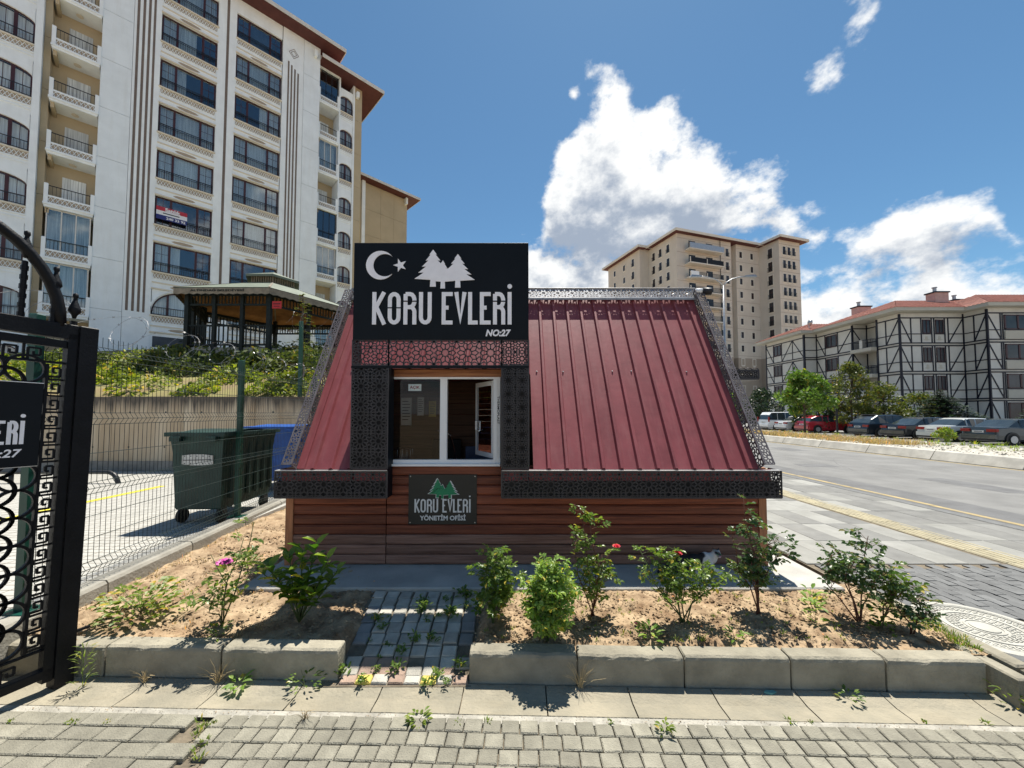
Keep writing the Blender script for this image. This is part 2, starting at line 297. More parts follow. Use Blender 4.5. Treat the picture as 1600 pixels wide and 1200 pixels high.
# ------------------------------------------------------------------ mesh helpers
FP = {}
class MB:
    def __init__(s): s.v = []; s.f = []
    def add(s, vs, fs):
        o = len(s.v); s.v.extend([tuple(p) for p in vs]); s.f.extend([tuple(i + o for i in q) for q in fs]); return s
    def box(s, x0, x1, y0, y1, z0, z1):
        return s.add([(x0,y0,z0),(x1,y0,z0),(x1,y1,z0),(x0,y1,z0),(x0,y0,z1),(x1,y0,z1),(x1,y1,z1),(x0,y1,z1)],
                     [(0,3,2,1),(4,5,6,7),(0,1,5,4),(1,2,6,5),(2,3,7,6),(3,0,4,7)])
    def cbox(s, x0, x1, y0, y1, z0, z1, c=.01):      # box with chamfered top edges and vertical corners
        def ring(i, z): return [(x0+i,y0+i,z),(x1-i,y0+i,z),(x1-i,y1-i,z),(x0+i,y1-i,z)]
        vs = ring(0, z0) + ring(0, z1-c) + ring(c, z1)
        fs = [(0,3,2,1),(8,9,10,11)]
        for k in (0, 4):
            for i in range(4): fs.append((k+i, k+(i+1)%4, k+4+(i+1)%4, k+4+i))
        return s.add(vs, fs)
    def bar(s, a, b, w, h=None, up=(0,0,1), caps=True):  # rectangular bar from a to b
        a = Vector(a); b = Vector(b); d = (b-a)
        if d.length < 1e-6: return s
        d.normalize(); u = Vector(up)
        if abs(d.dot(u)) > .98: u = Vector((1,0,0)) if abs(d.x) < .9 else Vector((0,1,0))
        x = d.cross(u).normalized(); y = x.cross(d); h = w if h is None else h
        x = x*w/2; y = y*h/2
        vs = [a-x-y, a+x-y, a+x+y, a-x+y, b-x-y, b+x-y, b+x+y, b-x+y]
        fs = [(0,1,5,4),(1,2,6,5),(2,3,7,6),(3,0,4,7)]
        if caps: fs += [(3,2,1,0),(4,5,6,7)]
        return s.add(vs, fs)
    def tube(s, pts, r, n=6, r1=None, caps=True):
        pts = [Vector(p) for p in pts]; m = len(pts); base = len(s.v); rr = []
        prev = None
        for i, p in enumerate(pts):
            t = (pts[min(i+1,m-1)] - pts[max(i-1,0)]); t = t.normalized() if t.length > 1e-9 else Vector((0,0,1))
            if prev is None:
                u = Vector((0,0,1)) if abs(t.z) < .9 else Vector((1,0,0)); x = t.cross(u).normalized()
            else:
                x = prev - t*prev.dot(t); x = x.normalized() if x.length > 1e-6 else t.orthogonal().normalized()
            prev = x; y = t.cross(x)
            q = r if r1 is None else r + (r1-r)*i/(m-1)
            for k in range(n):
                a = 2*PI*k/n; s.v.append(tuple(p + (x*math.cos(a) + y*math.sin(a))*q))
        for i in range(m-1):
            for k in range(n):
                s.f.append((base+i*n+k, base+i*n+(k+1)%n, base+(i+1)*n+(k+1)%n, base+(i+1)*n+k))
        if caps:
            s.f.append(tuple(base+k for k in reversed(range(n)))); s.f.append(tuple(base+(m-1)*n+k for k in range(n)))
        return s
    def lathe(s, prof, n=16, c=(0,0,0), axis='z'):
        base = len(s.v)
        for r, z in prof:
            for k in range(n):
                a = 2*PI*k/n; p = (r*math.cos(a), r*math.sin(a), z)
                if axis == 'y': p = (p[0], p[2], p[1])
                if axis == 'x': p = (p[2], p[0], p[1])
                s.v.append((p[0]+c[0], p[1]+c[1], p[2]+c[2]))
        for i in range(len(prof)-1):
            for k in range(n):
                s.f.append((base+i*n+k, base+i*n+(k+1)%n, base+(i+1)*n+(k+1)%n, base+(i+1)*n+k))
        s.f.append(tuple(base+k for k in reversed(range(n)))); s.f.append(tuple(base+(len(prof)-1)*n+k for k in range(n)))
        return s
    def prism(s, poly, y0, y1):      # polygon in xz, extruded along y
        n = len(poly); vs = [(p[0], y0, p[1]) for p in poly] + [(p[0], y1, p[1]) for p in poly]
        fs = [tuple(range(n)), tuple(reversed(range(n, 2*n)))]
        fs += [(i, i+n, (i+1) % n+n, (i+1) % n) for i in range(n)]
        return s.add(vs, fs)
    def prismz(s, poly, z0, z1):
        n = len(poly); vs = [(p[0], p[1], z0) for p in poly] + [(p[0], p[1], z1) for p in poly]
        fs = [tuple(reversed(range(n))), tuple(range(n, 2*n))]
        fs += [(i, (i+1) % n, (i+1) % n+n, i+n) for i in range(n)]
        return s.add(vs, fs)
    def prismx(s, poly, x0, x1):     # polygon in yz extruded along x
        n = len(poly); vs = [(x0, p[0], p[1]) for p in poly] + [(x1, p[0], p[1]) for p in poly]
        fs = [tuple(range(n)), tuple(reversed(range(n, 2*n)))]
        fs += [(i, i+n, (i+1) % n+n, (i+1) % n) for i in range(n)]
        return s.add(vs, fs)
    def mesh(s, name, mat, smooth=False, center=True):
        a = np.array(s.v, dtype=float)
        c = (a.min(0) + a.max(0)) / 2 if center else np.zeros(3)
        me = bpy.data.meshes.new(name); me.from_pydata((a - c).tolist(), [], s.f)
        me.materials.append(MATS[mat] if isinstance(mat, str) else mat)
        if smooth: me.polygons.foreach_set('use_smooth', [True]*len(me.polygons))
        me.update(); return me, tuple(c)
    def build(s, name, mat, parent=None, smooth=False, fixn=False):
        me, c = s.mesh(name, mat, smooth)
        if fixn:
            bm = bmesh.new(); bm.from_mesh(me); bmesh.ops.recalc_face_normals(bm, faces=bm.faces); bm.to_mesh(me); bm.free()
        return inst(me, name, c, parent)
def inst(me, name, loc, parent=None, rot=None, scale=None):
    o = bpy.data.objects.new(name, me); COL.objects.link(o)
    p = FP.get(parent.name, (0,0,0)) if parent else (0,0,0)
    o.location = (loc[0]-p[0], loc[1]-p[1], loc[2]-p[2])
    if parent: o.parent = parent
    if rot: o.rotation_euler = rot
    if scale: o.scale = scale
    FP[o.name] = tuple(loc); return o
def tag(o, label, cat, group=None):
    o['label'] = label; o['category'] = cat
    if group: o['group'] = group
    return o
def thing(name, label, cat, loc=(0,0,0), rotz=0., group=None, local=False):
    """Empty at the thing's base; parts are given in world coordinates unless local."""
    o = bpy.data.objects.new(name, None); COL.objects.link(o); o.location = loc; o.rotation_euler = (0,0,rotz); o.empty_display_size = .2
    FP[o.name] = (0,0,0) if (local or rotz) else tuple(loc)
    return tag(o, label, cat, group)
def struct(o, label=None, kind='structure'):
    o['kind'] = kind
    if label: o['label'] = label
    return o
def textmesh(txt, name, mat, size=.1, xs=1., depth=.003, shear=0., bold=0.):
    cu = bpy.data.curves.new(name, 'FONT'); cu.body = txt; cu.size = size; cu.extrude = depth; cu.shear = shear; cu.offset = bold
    cu.align_x = 'CENTER'; cu.align_y = 'CENTER'; cu.resolution_u = 3
    ob = bpy.data.objects.new(name, cu); COL.objects.link(ob); bpy.context.view_layer.update()
    me = bpy.data.meshes.new_from_object(ob); bpy.data.objects.remove(ob); bpy.data.curves.remove(cu)
    a = np.zeros(len(me.vertices)*3); me.vertices.foreach_get('co', a); a = a.reshape(-1,3)
    c = (a.min(0)+a.max(0))/2; a -= c; a[:,0] *= xs
    b = np.stack([a[:,0], -a[:,2], a[:,1]], 1)      # upright, facing -y
    me.vertices.foreach_set('co', b.ravel()); me.materials.clear(); me.materials.append(MATS[mat]); me.update()
    return me, (a.max(0)-a.min(0))
def text(txt, name, mat, parent, loc, width=None, height=None, depth=.003, shear=0., bold=0., rot=None):
    me, d = textmesh(txt, name, mat, .1, 1., depth, shear, bold)
    s = (width/d[0] if width else 1, 1, height/d[1] if height else 1)
    a = np.zeros(len(me.vertices)*3); me.vertices.foreach_get('co', a); a = a.reshape(-1,3)*np.array(s)
    me.vertices.foreach_set('co', a.ravel()); me.update()
    return inst(me, name, loc, parent, rot)

# star-lattice pattern of one unit tile
def _tile():
    segs = []; p = lambda r, k: (.5+r*math.cos(2*PI*k/10+PI/2), .5+r*math.sin(2*PI*k/10+PI/2))
    for k in range(10):
        segs += [(*p(.135, k+.5), *p(.21, k)), (*p(.21, k), *p(.135, k-.5)), (*p(.21, k), *p(.36, k)), (*p(.36, k), *p(.475, k+.5)), (*p(.36, k), *p(.475, k-.5))]
    for cx in (0, 1):
        for cy in (0, 1):
            sx = 1 if cx == 0 else -1; sy = 1 if cy == 0 else -1
            segs += [(cx, cy, cx+sx*.13, cy+sy*.20), (cx, cy, cx+sx*.22, cy+sy*.10), (cx+sx*.13, cy+sy*.20, cx, cy+sy*.34), (cx+sx*.22, cy+sy*.10, cx+sx*.36, cy)]
    return segs
TILE = _tile()
def clip(x0,y0,x1,y1,ax,ay,bx,by):
    t0, t1 = 0., 1.; dx, dy = x1-x0, y1-y0
    for p, q in ((-dx,x0-ax),(dx,bx-x0),(-dy,y0-ay),(dy,by-y0)):
        if abs(p) < 1e-12:
            if q < 0: return None
        else:
            t = q/p
            if p < 0: t0 = max(t0,t)
            else: t1 = min(t1,t)
    if t0 >= t1: return None
    return (x0+t0*dx, y0+t0*dy, x0+t1*dx, y0+t1*dy)
def lattice(mb, o, U, V, lu, lv, tile, w, t, border=.012, offv=0.):
    o = Vector(o); U = Vector(U).normalized(); V = Vector(V).normalized(); N = U.cross(V).normalized()
    j0 = math.floor(-offv/tile)-1
    for j in range(j0, j0+int(lv/tile)+4):
        for i in range(int(lu/tile)+1):
            for sg in TILE:
                c = clip((sg[0]+i)*tile, (sg[1]+j)*tile+offv, (sg[2]+i)*tile, (sg[3]+j)*tile+offv, 0, 0, lu, lv)
                if c and (c[2]-c[0])**2+(c[3]-c[1])**2 > 1e-5:
                    mb.bar(o+U*c[0]+V*c[1], o+U*c[2]+V*c[3], t, w, up=V if abs((U*(c[2]-c[0])+V*(c[3]-c[1])).normalized().dot(V)) < .9 else U, caps=False)
    if border:
        for a, b in (((0,0),(lu,0)),((lu,0),(lu,lv)),((lu,lv),(0,lv)),((0,lv),(0,0))):
            mb.bar(o+U*a[0]+V*a[1], o+U*b[0]+V*b[1], t*1.3, border, up=N.cross((U*(b[0]-a[0])+V*(b[1]-a[1])).normalized()))
    return mb

# thick polyline letters (condensed sign lettering), in a 0..1 cell
def strokes(ch):
    def arc(cx, cy, rx, ry, a0, a1, n=7): return [(cx+rx*math.cos(R(a0+(a1-a0)*i/n)), cy+ry*math.sin(R(a0+(a1-a0)*i/n))) for i in range(n+1)]
    if ch == 'K': return [[(0,0),(0,1)], [(.16,.52),(.95,1)], [(.2,.55),(1,0)]]
    if ch == 'O': return [arc(.5,.82,.5,.18,180,0) + arc(.5,.18,.5,.18,0,-180) + [(0,.82)]]
    if ch == 'R': return [[(0,0),(0,1),(.55,1)] + arc(.6,.85,.4,.15,90,-90) + [(0,.55)] if False else [(0,0),(0,1)], [(0,1),(.5,1)] + arc(.5,.77,.5,.23,90,-90) + [(0,.54)], [(.5,.54)] + arc(.5,.36,.5,.18,90,0) + [(1,0)]]
    if ch == 'U': return [[(0,1),(0,.18)] + arc(.5,.18,.5,.18,180,360) + [(1,1)]]
    if ch == 'E': return [[(1,1),(0,1),(0,0),(1,0)], [(0,.52),(.7,.52)]]
    if ch == 'V': return [[(0,1),(.5,0),(1,1)]]
    if ch == 'L': return [[(0,1),(0,0),(1,0)]]
    if ch == 'I': return [[(.5,0),(.5,1)]]
def stroke_mesh(mb, pts, w, y0, y1, vfull=True):
    pts = [p for i, p in enumerate(pts) if i == 0 or math.hypot(p[0]-pts[i-1][0], p[1]-pts[i-1][1]) > 1e-5]
    n = len(pts); L = []; Rr = []
    for i in range(n):
        p = Vector((pts[i][0], pts[i][1])); 
        d0 = (p - Vector(pts[i-1])).normalized() if i > 0 else None
        d1 = (Vector(pts[i+1]) - p).normalized() if i < n-1 else None
        if d0 is None: d0 = d1
        if d1 is None: d1 = d0
        n0 = Vector((-d0.y, d0.x)); n1 = Vector((-d1.y, d1.x)); m = (n0+n1)
        m = m.normalized() if m.length > 1e-6 else n0
        k = w/2/max(.45, m.dot(n0)); L.append(p+m*k); Rr.append(p-m*k)
    for i in range(n-1):
        a, b, c, d = L[i], L[i+1], Rr[i+1], Rr[i]
        vs = [(q.x, y0, q.y) for q in (a,b,c,d)] + [(q.x, y1, q.y) for q in (a,b,c,d)]
        mb.add(vs, [(0,1,2,3),(7,6,5,4),(0,4,5,1),(1,5,6,2),(2,6,7,3),(3,7,4,0)])
    return mb
def letter(ch, name, mat, parent, x0, x1, z0, z1, w, y, depth=.012, gap=None):
    mb = MB()
    for si, pl in enumerate(strokes(ch)):
        h = w/2
        pts = [(x0+h+(x1-x0-w)*a, (z0+h+(z1-z0-w)*b) if ch not in 'V' else z0+h*1.6+(z1-z0-h*1.6)*b) for a, b in pl]
        if ch == 'I': pts = [((x0+x1)/2, z0), ((x0+x1)/2, z1)]
        elif ch == 'K': pts = [(x0+h+(x1-x0-w)*a, z0+(z1-z0)*b) for a, b in pl]
        elif ch == 'V': pts = [(x0+h+(x1-x0-w)*a, z0+(w*1.12 if b == 0 else 0)+(z1-z0)*b) for a, b in pl]
        else:
            pts = [(px, z0 if abs(b) < 1e-6 and ch in 'R' else (z1 if abs(b-1) < 1e-6 and ch == 'U' else pz)) for (px, pz), (a, b) in zip(pts, pl)]
            if ch == 'L': pts[0] = (pts[0][0], z1); pts[-1] = (x1, pts[-1][1])
            if ch == 'E': pts = [((x1 if a > .6 else px), pz) for (px, pz), (a, b) in zip(pts, pl)] if len(pts) > 2 else pts
        stroke_mesh(mb, pts, w, y-depth-.0004*si, y-.0002*si)
    o = mb.build(name, mat, parent)
    return o
def pine(cx, zb, zt, hw, trunk=.05, tw=.022, tiers=5, seed=0):
    """jagged pine outline (polygon in xz)"""
    H = zt-zb; right = []; z = zt
    for i in range(tiers):
        k = (i+1)/tiers; zi = zt - H*k
        right.append((hw*k, zi + H*.035)); 
        if i < tiers-1: right.append((hw*k*.62, zi + H*.045))
    right.append((tw, zb)); right.append((tw*1.15, zb-trunk))
    pts = [(cx, zt)] + [(cx+a, b) for a, b in right] + [(cx-a, b) for a, b in reversed(right)]
    return pts

# ================================================================== THE SETTING
def sheet(name, x0, x1, y0, y1, z, mat, label, th=.05):
    return struct(MB().box(x0, x1, y0, y1, z-th, z).build(name, mat), label)
gm = MB().box(-700, 700, -500, 1500, -.60, -.30)
struct(gm.build('ground', 'earth'), 'bare earth reaching out to the horizon')

YAW = math.atan2(-.14, 5.2)          # the front kerb runs slightly towards the camera on its way to the road
def kp(x, d): return (x - d*math.sin(YAW)*1, 2.615 + math.tan(YAW)*(x-.42) + d)   # point d behind the kerb's front face

# driveway of small pavers in front of the kerb
drive = struct(MB().box(-9, 9, -6, 2.62, -.30, -.228).build('driveway', 'joint_sand'), 'grey block paved driveway in front of the kerb')
rng = random.Random(3)
pvm = []
for k in range(4):
    me, _ = MB().cbox(-.0505, .0505, -.0465, .0465, -.03, 0, .006).mesh('paver', 'paver'); pvm.append(me)
pvl, _ = MB().cbox(-.104, .104, -.0465, .0465, -.03, 0, .006).mesh('paver', 'paver')
rest = MB(); cnt = 0
for r in range(0, 14):
    d = -.34 - .098*r
    for i in range(-34, 34):
        x = i*.107 + .02*math.sin(r*1.7)
        if x < -1.78 + .10*r*.8: continue
        p = kp(x, d)
        z = -.200 + rng.uniform(-.003, .003) - .004*math.sin(x*2.2)
        vis = r <= 4 and abs(x) < 3.1
        if vis and cnt < 215:
            inst(pvm[0], 'paver', (p[0], p[1], z-.015), drive, (rng.gauss(0,.012), rng.gauss(0,.012), YAW + rng.gauss(0,.02))); cnt += 1
        else: rest.cbox(p[0]-.0505, p[0]+.0505, p[1]-.0465, p[1]+.0465, z-.03, z, .006)
    for i in range(-30, 0):
        x = -1.86 + .08*r + i*.214 + (.107 if r % 2 else 0) + .107
        if x > -1.87 + .08*r: continue
        p = kp(x, d - .01)
        z = -.200 + rng.uniform(-.003, .003)
        if r <= 4 and x > -3.6 and cnt < 290:
            inst(pvl, 'paver', (p[0], p[1], z-.015), drive, (rng.gauss(0,.008), rng.gauss(0,.008), YAW + rng.gauss(0,.012))); cnt += 1
        else: rest.cbox(p[0]-.104, p[0]+.104, p[1]-.0465, p[1]+.0465, z-.03, z, .006)
o = rest.build('paver_field', 'paver', drive); o['kind'] = 'stuff'

# mortar strip and gutter slabs
gut = MB()
gutter = struct(MB().box(-9, 3.6, 2.2, 2.9, -.31, -.235).build('gutter', 'mortar'), 'shallow concrete gutter along the kerb')
for i in range(-17, 7):
    x0 = -.31 + i*.535; x1 = x0 + .527
    if x1 > 3.5: break
    mb = MB(); prof = [(-.265, -.215), (-.255, -.203), (-.13, -.212), (-.012, -.196), (-.004, -.200)]
    for x in (x0, x1):
        for d, z in prof:
            q = kp(x, d); mb.v.append((q[0], q[1], z + rng.uniform(-.0015, .0015)))
        for d in (-.265, -.004):
            q = kp(x, d); mb.v.append((q[0], q[1], -.30))
    n = len(prof); m = n+2
    for k in range(n-1): mb.f.append((k, k+m, k+m+1, k+1))
    mb.f += [(0, n, n+m, m), (n-1, n-1+m, n+1+m, n+1), (0,1,2,3,4,n+1,n), tuple(reversed([m+a for a in (0,1,2,3,4,n+1,n)]))]
    mb.build('gutter_slab', 'gutter', gutter, fixn=True)
mb = MB()
for x in np.arange(-9, 3.5, .25):
    a = kp(x, -.315); b = kp(x+.25, -.315); c = kp(x+.25, -.262); d = kp(x, -.262)
    mb.add([(a[0],a[1],-.207),(b[0],b[1],-.207),(c[0],c[1],-.203),(d[0],d[1],-.203)], [(0,1,2,3)])
mb.build('mortar_strip', 'mortar', gutter)

# kerb stones with chamfered front edge
def kerb_core(xa, xb, lb):
    pts = [kp(xa, .03), kp(xb, .03), kp(xb, .10), kp(xa, .10)]
    return struct(MB().prismz(pts, -.30, -.06).build('kerb', 'kerb'), lb)
kerb_l = kerb_core(-5.2, -1.19, 'raised concrete kerb left of the path'); kerb = kerb_core(-.27, 3.04, 'raised concrete kerb right of the path')
def kerb_stone(x0, x1, dz=0., yawj=0., par=None):
    prof = [(0,-.26), (0,-.20), (.004,-.185), (.004,-.03), (.010,-.012), (.026,-.002), (.115,0), (.122,-.008), (.122,-.26)]
    mb = MB(); n = len(prof); M = 18; xs = [x0, x0+.008] + [x0+.03+(x1-x0-.06)*k/(M-5) for k in range(M-4)] + [x1-.008, x1]
    for j, x in enumerate(xs):
        e = .006 if j in (0, M-1) else 0
        ch = rng.choice((0,0,0,0,0,0,0,0,.003,.008)) if 0 < j < M-1 else rng.choice((0, .008))
        for d, z in prof:
            q = kp(x, d + (e if d < .06 else -e) + yawj*(x-x0)); mb.v.append((q[0], q[1], z + dz - (e if z > -.03 else 0) - (ch if -.02 < z < 0 and d < .05 else 0) + rng.uniform(-.0015,.0015)))
    for j in range(M-1):
        for k in range(n-1): mb.f.append((j*n+k, (j+1)*n+k, (j+1)*n+k+1, j*n+k+1))
    mb.f.append(tuple(reversed(range(n)))); mb.f.append(tuple(range((M-1)*n, M*n)))
    return mb.build('kerb_stone', 'kerb', par or kerb, fixn=True)
for a, b in ((-5.2,-4.4),(-4.39,-3.6),(-3.59,-2.80),(-2.79,-1.99),(-1.975,-1.175)): kerb_stone(a, b, rng.uniform(-.003,.004), rng.uniform(-.006,.006), kerb_l)
for a, b in ((-.285,.43),(.44,1.13),(1.14,1.82),(1.83,2.43),(2.44,3.06)): kerb_stone(a, b, rng.uniform(-.006,.004), rng.uniform(-.008,.008))

def zpath(y): return -.03 - .05*(3.55-y)/.45 if y > 3.1 else -.08 - .105*min(1., (3.1-y)/.44)
# flower bed soil, uneven
def soil_patch(name, poly_fn, x0, x1, y0, y1, nx, ny, zfn, mat, label, amp=.018, seed=1):
    rs = np.random.RandomState(seed); mb = MB()
    g = rs.rand(ny+1, nx+1)
    for j in range(ny+1):
        for i in range(nx+1):
            x = x0+(x1-x0)*i/nx; y = y0+(y1-y0)*j/ny
            x, y = poly_fn(x, y)
            z = zfn(x, y) + amp*(g[j,i]-.5) + amp*.8*math.sin(x*9+y*4)*math.cos(y*11-x*3)
            mb.v.append((x, y, z))
    for j in range(ny):
        for i in range(nx):
            a = j*(nx+1)+i; mb.f.append((a, a+1, a+nx+2, a+nx+1))
    return struct(mb.build(name, mat, None, True), label)
soil_patch('flower_bed', lambda x, y: (x, max(y, kp(x, .108)[1])), -.30, 3.25, 2.62, 3.75, 150, 50, lambda x, y: -.025 + .02*max(0, 3.2-y) - (.02 if y < 2.78 else 0) + max(0, min(1, (-.18-x)/.10))*(zpath(y)-.01), 'soil', 'bare dry soil of the rose bed below the red roof', .018, 2)
soil_patch('flower_bed', lambda x, y: (max(x - (.10*(y-3) if x < -2.4 else 0), -3.62-.10*(y-3.33)), max(y, kp(x, .108)[1])), -3.8, -1.10, 2.62, 7.6, 140, 120, lambda x, y: -.035 + .03*max(0, -2.2-x) - (.03 if y < 2.78 else 0) + max(0, min(1, (x+1.30)/.14))*(zpath(y)-.01), 'soil', 'bare dry soil between the wire fence and the path', .020, 3)
# clods on the soil
def clods(name, n, xr, yr, mat, label, zf, smin, smax, seed):
    rs = random.Random(seed); mb = MB()
    for i in range(n):
        x = rs.uniform(*xr); y = rs.uniform(*yr); s = rs.uniform(smin, smax)*(1 if rs.random() < .85 else 1.9); z = zf(x, y)
        vs = []
        for dx, dy, dz in ((1,0,0),(0,1,0),(-1,0,0),(0,-1,0),(0,0,.8),(.1,.1,-.7)):
            vs.append((x+(dx+rs.uniform(-.35,.35))*s, y+(dy+rs.uniform(-.35,.35))*s, z+(dz+rs.uniform(-.3,.3))*s*.7))
        mb.add(vs, [(0,1,4),(1,2,4),(2,3,4),(3,0,4),(1,0,5),(2,1,5),(3,2,5),(0,3,5)])
    o = mb.build(name, mat); struct(o, label, 'stuff'); return o
clods('soil_clods', 2600, (-.27, 3.2), (2.76, 3.55), 'soil', 'crumbs and clods of dry soil in the rose bed', lambda x, y: -.018 + .02*max(0, 3.2-y), .004, .014, 5)
clods('soil_clods', 3200, (-3.55, -1.2), (2.76, 5.6), 'soil', 'crumbs and clods of dry soil in the bed by the wire fence', lambda x, y: -.03 + .03*max(0, -2.2-x), .004, .015, 6)

# paver path to the office window
mb = MB(); ys = [3.60, 3.3, 2.95, 2.86, 2.80, 2.72, 2.66, 2.60]
for y in ys:
    for x in (-1.27, -.27): mb.v.append((x, y, zpath(y)-.012))
for i in range(len(ys)-1): mb.f.append((2*i, 2*i+1, 2*i+3, 2*i+2))
path = struct(mb.build('paver_path', 'joint_sand', None, False, True), 'weedy paver path leading through the flower bed')
pm4 = {k: MB().cbox(-.0515, .0515, -.0515, .0515, -.04, 0, .007).mesh('paver', k)[0] for k in ('paver_path','paver_dark','paver_red','paver_yellow')}
ry_ = [3.52-.1075*k for k in range(6)] + [2.877, 2.785, 2.715, 2.655]
for r, y in enumerate(ry_):
    tilt = math.atan2(zpath(y+.04)-zpath(y-.04), .08)
    for c in range(9):
        x = -.345 - c*.1075 - .012*(9-r)*(c/8.)
        if x < -1.235 + .012*r: continue
        k = 'paver_path'
        if c in (0, 7, 8) and r in (2,3,4,5): k = 'paver_dark'
        if r >= 7 and rng.random() < .6: k = 'paver_red'
        if r == 9 and c in (2, 6): k = 'paver_yellow'
        if r > 5 and rng.random() < .10: continue
        inst(pm4[k], 'paver', (x + rng.gauss(0,.002), y + rng.gauss(0,.002), zpath(y)-.015 + rng.gauss(0,.003)), path, (tilt + rng.gauss(0,.02), rng.gauss(0,.02), rng.gauss(0,.02)), (1, 1 if r < 6 else (.9 if r < 8 else .70), 1))

# concrete slab of the office
sl = MB().cbox(-2.50, 3.05, 3.585, 7.0, -.12, 0, .012)
struct(sl.build('concrete_slab', 'slab'), 'concrete base slab under the wooden office')

# pavement beside the road: flagstones, tactile strip, block pavers
walk = struct(MB().box(3.22, 7.35, .2, 46, -.25, -.062).build('pavement', 'joint_sand'), 'pavement of flagstones between the office and the road')
fl, _ = MB().cbox(-.176, .176, -.376, .376, -.04, 0, .005).mesh('flagstone', 'flag_light')
fd, _ = MB().cbox(-.176, .176, -.376, .376, -.04, 0, .005).mesh('flagstone', 'flag_dark')
tac = MB().cbox(-.196, .196, -.196, .196, -.04, 0, .004)
for k in range(5): tac.cbox(-.16+k*.08-.018, -.16+k*.08+.018, -.185, .185, 0, .006, .004)
tacm, _ = tac.mesh('tactile_tile', 'tactile')
frest = MB(); frestl = MB()
for r in range(0, 44):
    y = 4.66 + r*.757
    for c in range(0, 11):
        x = 3.23 + .18 + c*.357
        if 5.40 < x < 5.87: continue
        if 5.2 < x < 5.42: x -= .02
        light = (c + (r % 2)) % 2 == 0
        if rng.random() < .12: light = not light
        if x > 5.9: light = rng.random() < .22
        if x < 3.4 and y < 7.0: pass
        if r < 16:
            if r == 3 and c == 1: continue
            inst(fl if light else fd, 'flagstone', (x, y, -.07 + rng.gauss(0,.0015)), walk, (rng.gauss(0,.002), rng.gauss(0,.002), 0))
        else: (frestl if light else frest).box(x-.176, x+.176, y-.376, y+.376, -.09, -.05)
o = frest.build('flagstone_field', 'flag_dark', walk); o['kind'] = 'stuff'
o = frestl.build('flagstone_field', 'flag_light', walk); o['kind'] = 'stuff'
for k in range(0, 100):
    y = .9 + k*.4
    inst(tacm, 'tactile_tile', (5.635 + rng.gauss(0,.002), y, -.068 + rng.gauss(0,.001)), walk, (0, 0, rng.gauss(0,.004)))
# zigzag block pavers round the manhole
zz = [(-.05,-.1),(-.05,-.03),(-.062,0),(-.05,.03),(-.05,.1),(.05,.1),(.05,.03),(.038,0),(.05,-.03),(.05,-.1)]
zm, _ = MB().prismz([(a*.94, b*.96) for a, b in zz], -.04, 0).mesh('block_paver', 'paver_walk')
zrest = MB(); MH = (3.64, 3.03)
n = 0
for i in range(0, 41):
    for j in range(0, 20):
        x = 3.33 + i*.1; y = .55 + j*.2 + (.1 if i % 2 else 0)
        if y > 4.22 or 5.38 < x < 5.90 or x > 7.2: continue
        if math.hypot(x-MH[0], y-MH[1]) < .43: continue
        if y > 2.3 and x < 5.4 and n < 260:
            inst(zm, 'block_paver', (x, y, -.068 + rng.gauss(0,.002)), walk, (rng.gauss(0,.006), rng.gauss(0,.006), rng.gauss(0,.01))); n += 1
        else: zrest.prismz([(x+a*.94, y+b*.96) for a, b in zz], -.09, -.05)
o = zrest.build('block_paver_field', 'paver_walk', walk); o['kind'] = 'stuff'
# edging stones of the bed towards the pavement
ed = struct(MB().box(3.232, 3.30, 1.2, 3.60, -.28, -.05).build('bed_edging', 'kerb'), 'narrow concrete edging between rose bed and pavement')
for y0, y1 in ((3.02,3.62),(2.52,3.005),(2.0,2.50),(1.3,1.99)):
    MB().cbox(3.215, 3.325, y0, y1, -.25, -.012, .012).build('edging_stone', 'kerb', ed)
MB().cbox(3.10, 3.19, 2.42, 2.80, -.25, -.03, .01).build('edging_stone', 'kerb', ed)

# manhole cover with raised rings and studs
mh = thing('manhole_cover', 'round pale manhole cover with raised rings, set in the pavers', 'manhole cover', (MH[0], MH[1], -.06))
MB().lathe([(.40,-.10),(.40,.008),(.375,.012),(.345,.012),(.342,.004)], 48, (MH[0],MH[1],-.055)).build('frame', 'manhole', mh)
MB().lathe([(.336,-.06),(.336,.000)], 48, (MH[0],MH[1],-.055)).build('plate', 'manhole_low', mh)
def ring(r0, r1, z0, z1, n=48):
    mb = MB()
    for k in range(n):
        a = 2*PI*k/n
        for r, z in ((r0,z0),(r0,z1),(r1,z1),(r1,z0)): mb.v.append((MH[0]+r*math.cos(a), MH[1]+r*math.sin(a), z))
    for k in range(n):
        for j in range(3): mb.f.append((4*k+j, 4*k+j+1, 4*((k+1) % n)+j+1, 4*((k+1) % n)+j))
    return mb
ring(.325,.338,-.06,-.044).build('rim_ring', 'manhole', mh, fixn=True); ring(.215,.245,-.06,-.045).build('middle_ring', 'manhole', mh, fixn=True); ring(.098,.112,-.06,-.046).build('inner_ring', 'manhole', mh, fixn=True)
MB().lathe([(.082,-.006),(.082,.011),(.078,.012)], 32, (MH[0],MH[1],-.056)).build('centre_disc', 'manhole', mh)
st = MB()
for r, n in ((.300,54),(.272,48),(.190,34),(.164,30),(.138,24)):
    for k in range(n):
        a = 2*PI*k/n + r*9; w = .010
        c, s_ = math.cos(a), math.sin(a)
        st.add([(MH[0]+c*(r+u)-s_*v, MH[1]+s_*(r+u)+c*v, z) for z in (-.056,-.0455) for u, v in ((-w,-w),(w,-w),(w,w),(-w,w))],
               [(4,5,6,7),(0,1,5,4),(1,2,6,5),(2,3,7,6),(3,0,4,7)])
o = st.build('studs', 'manhole', mh); o['kind'] = 'stuff'

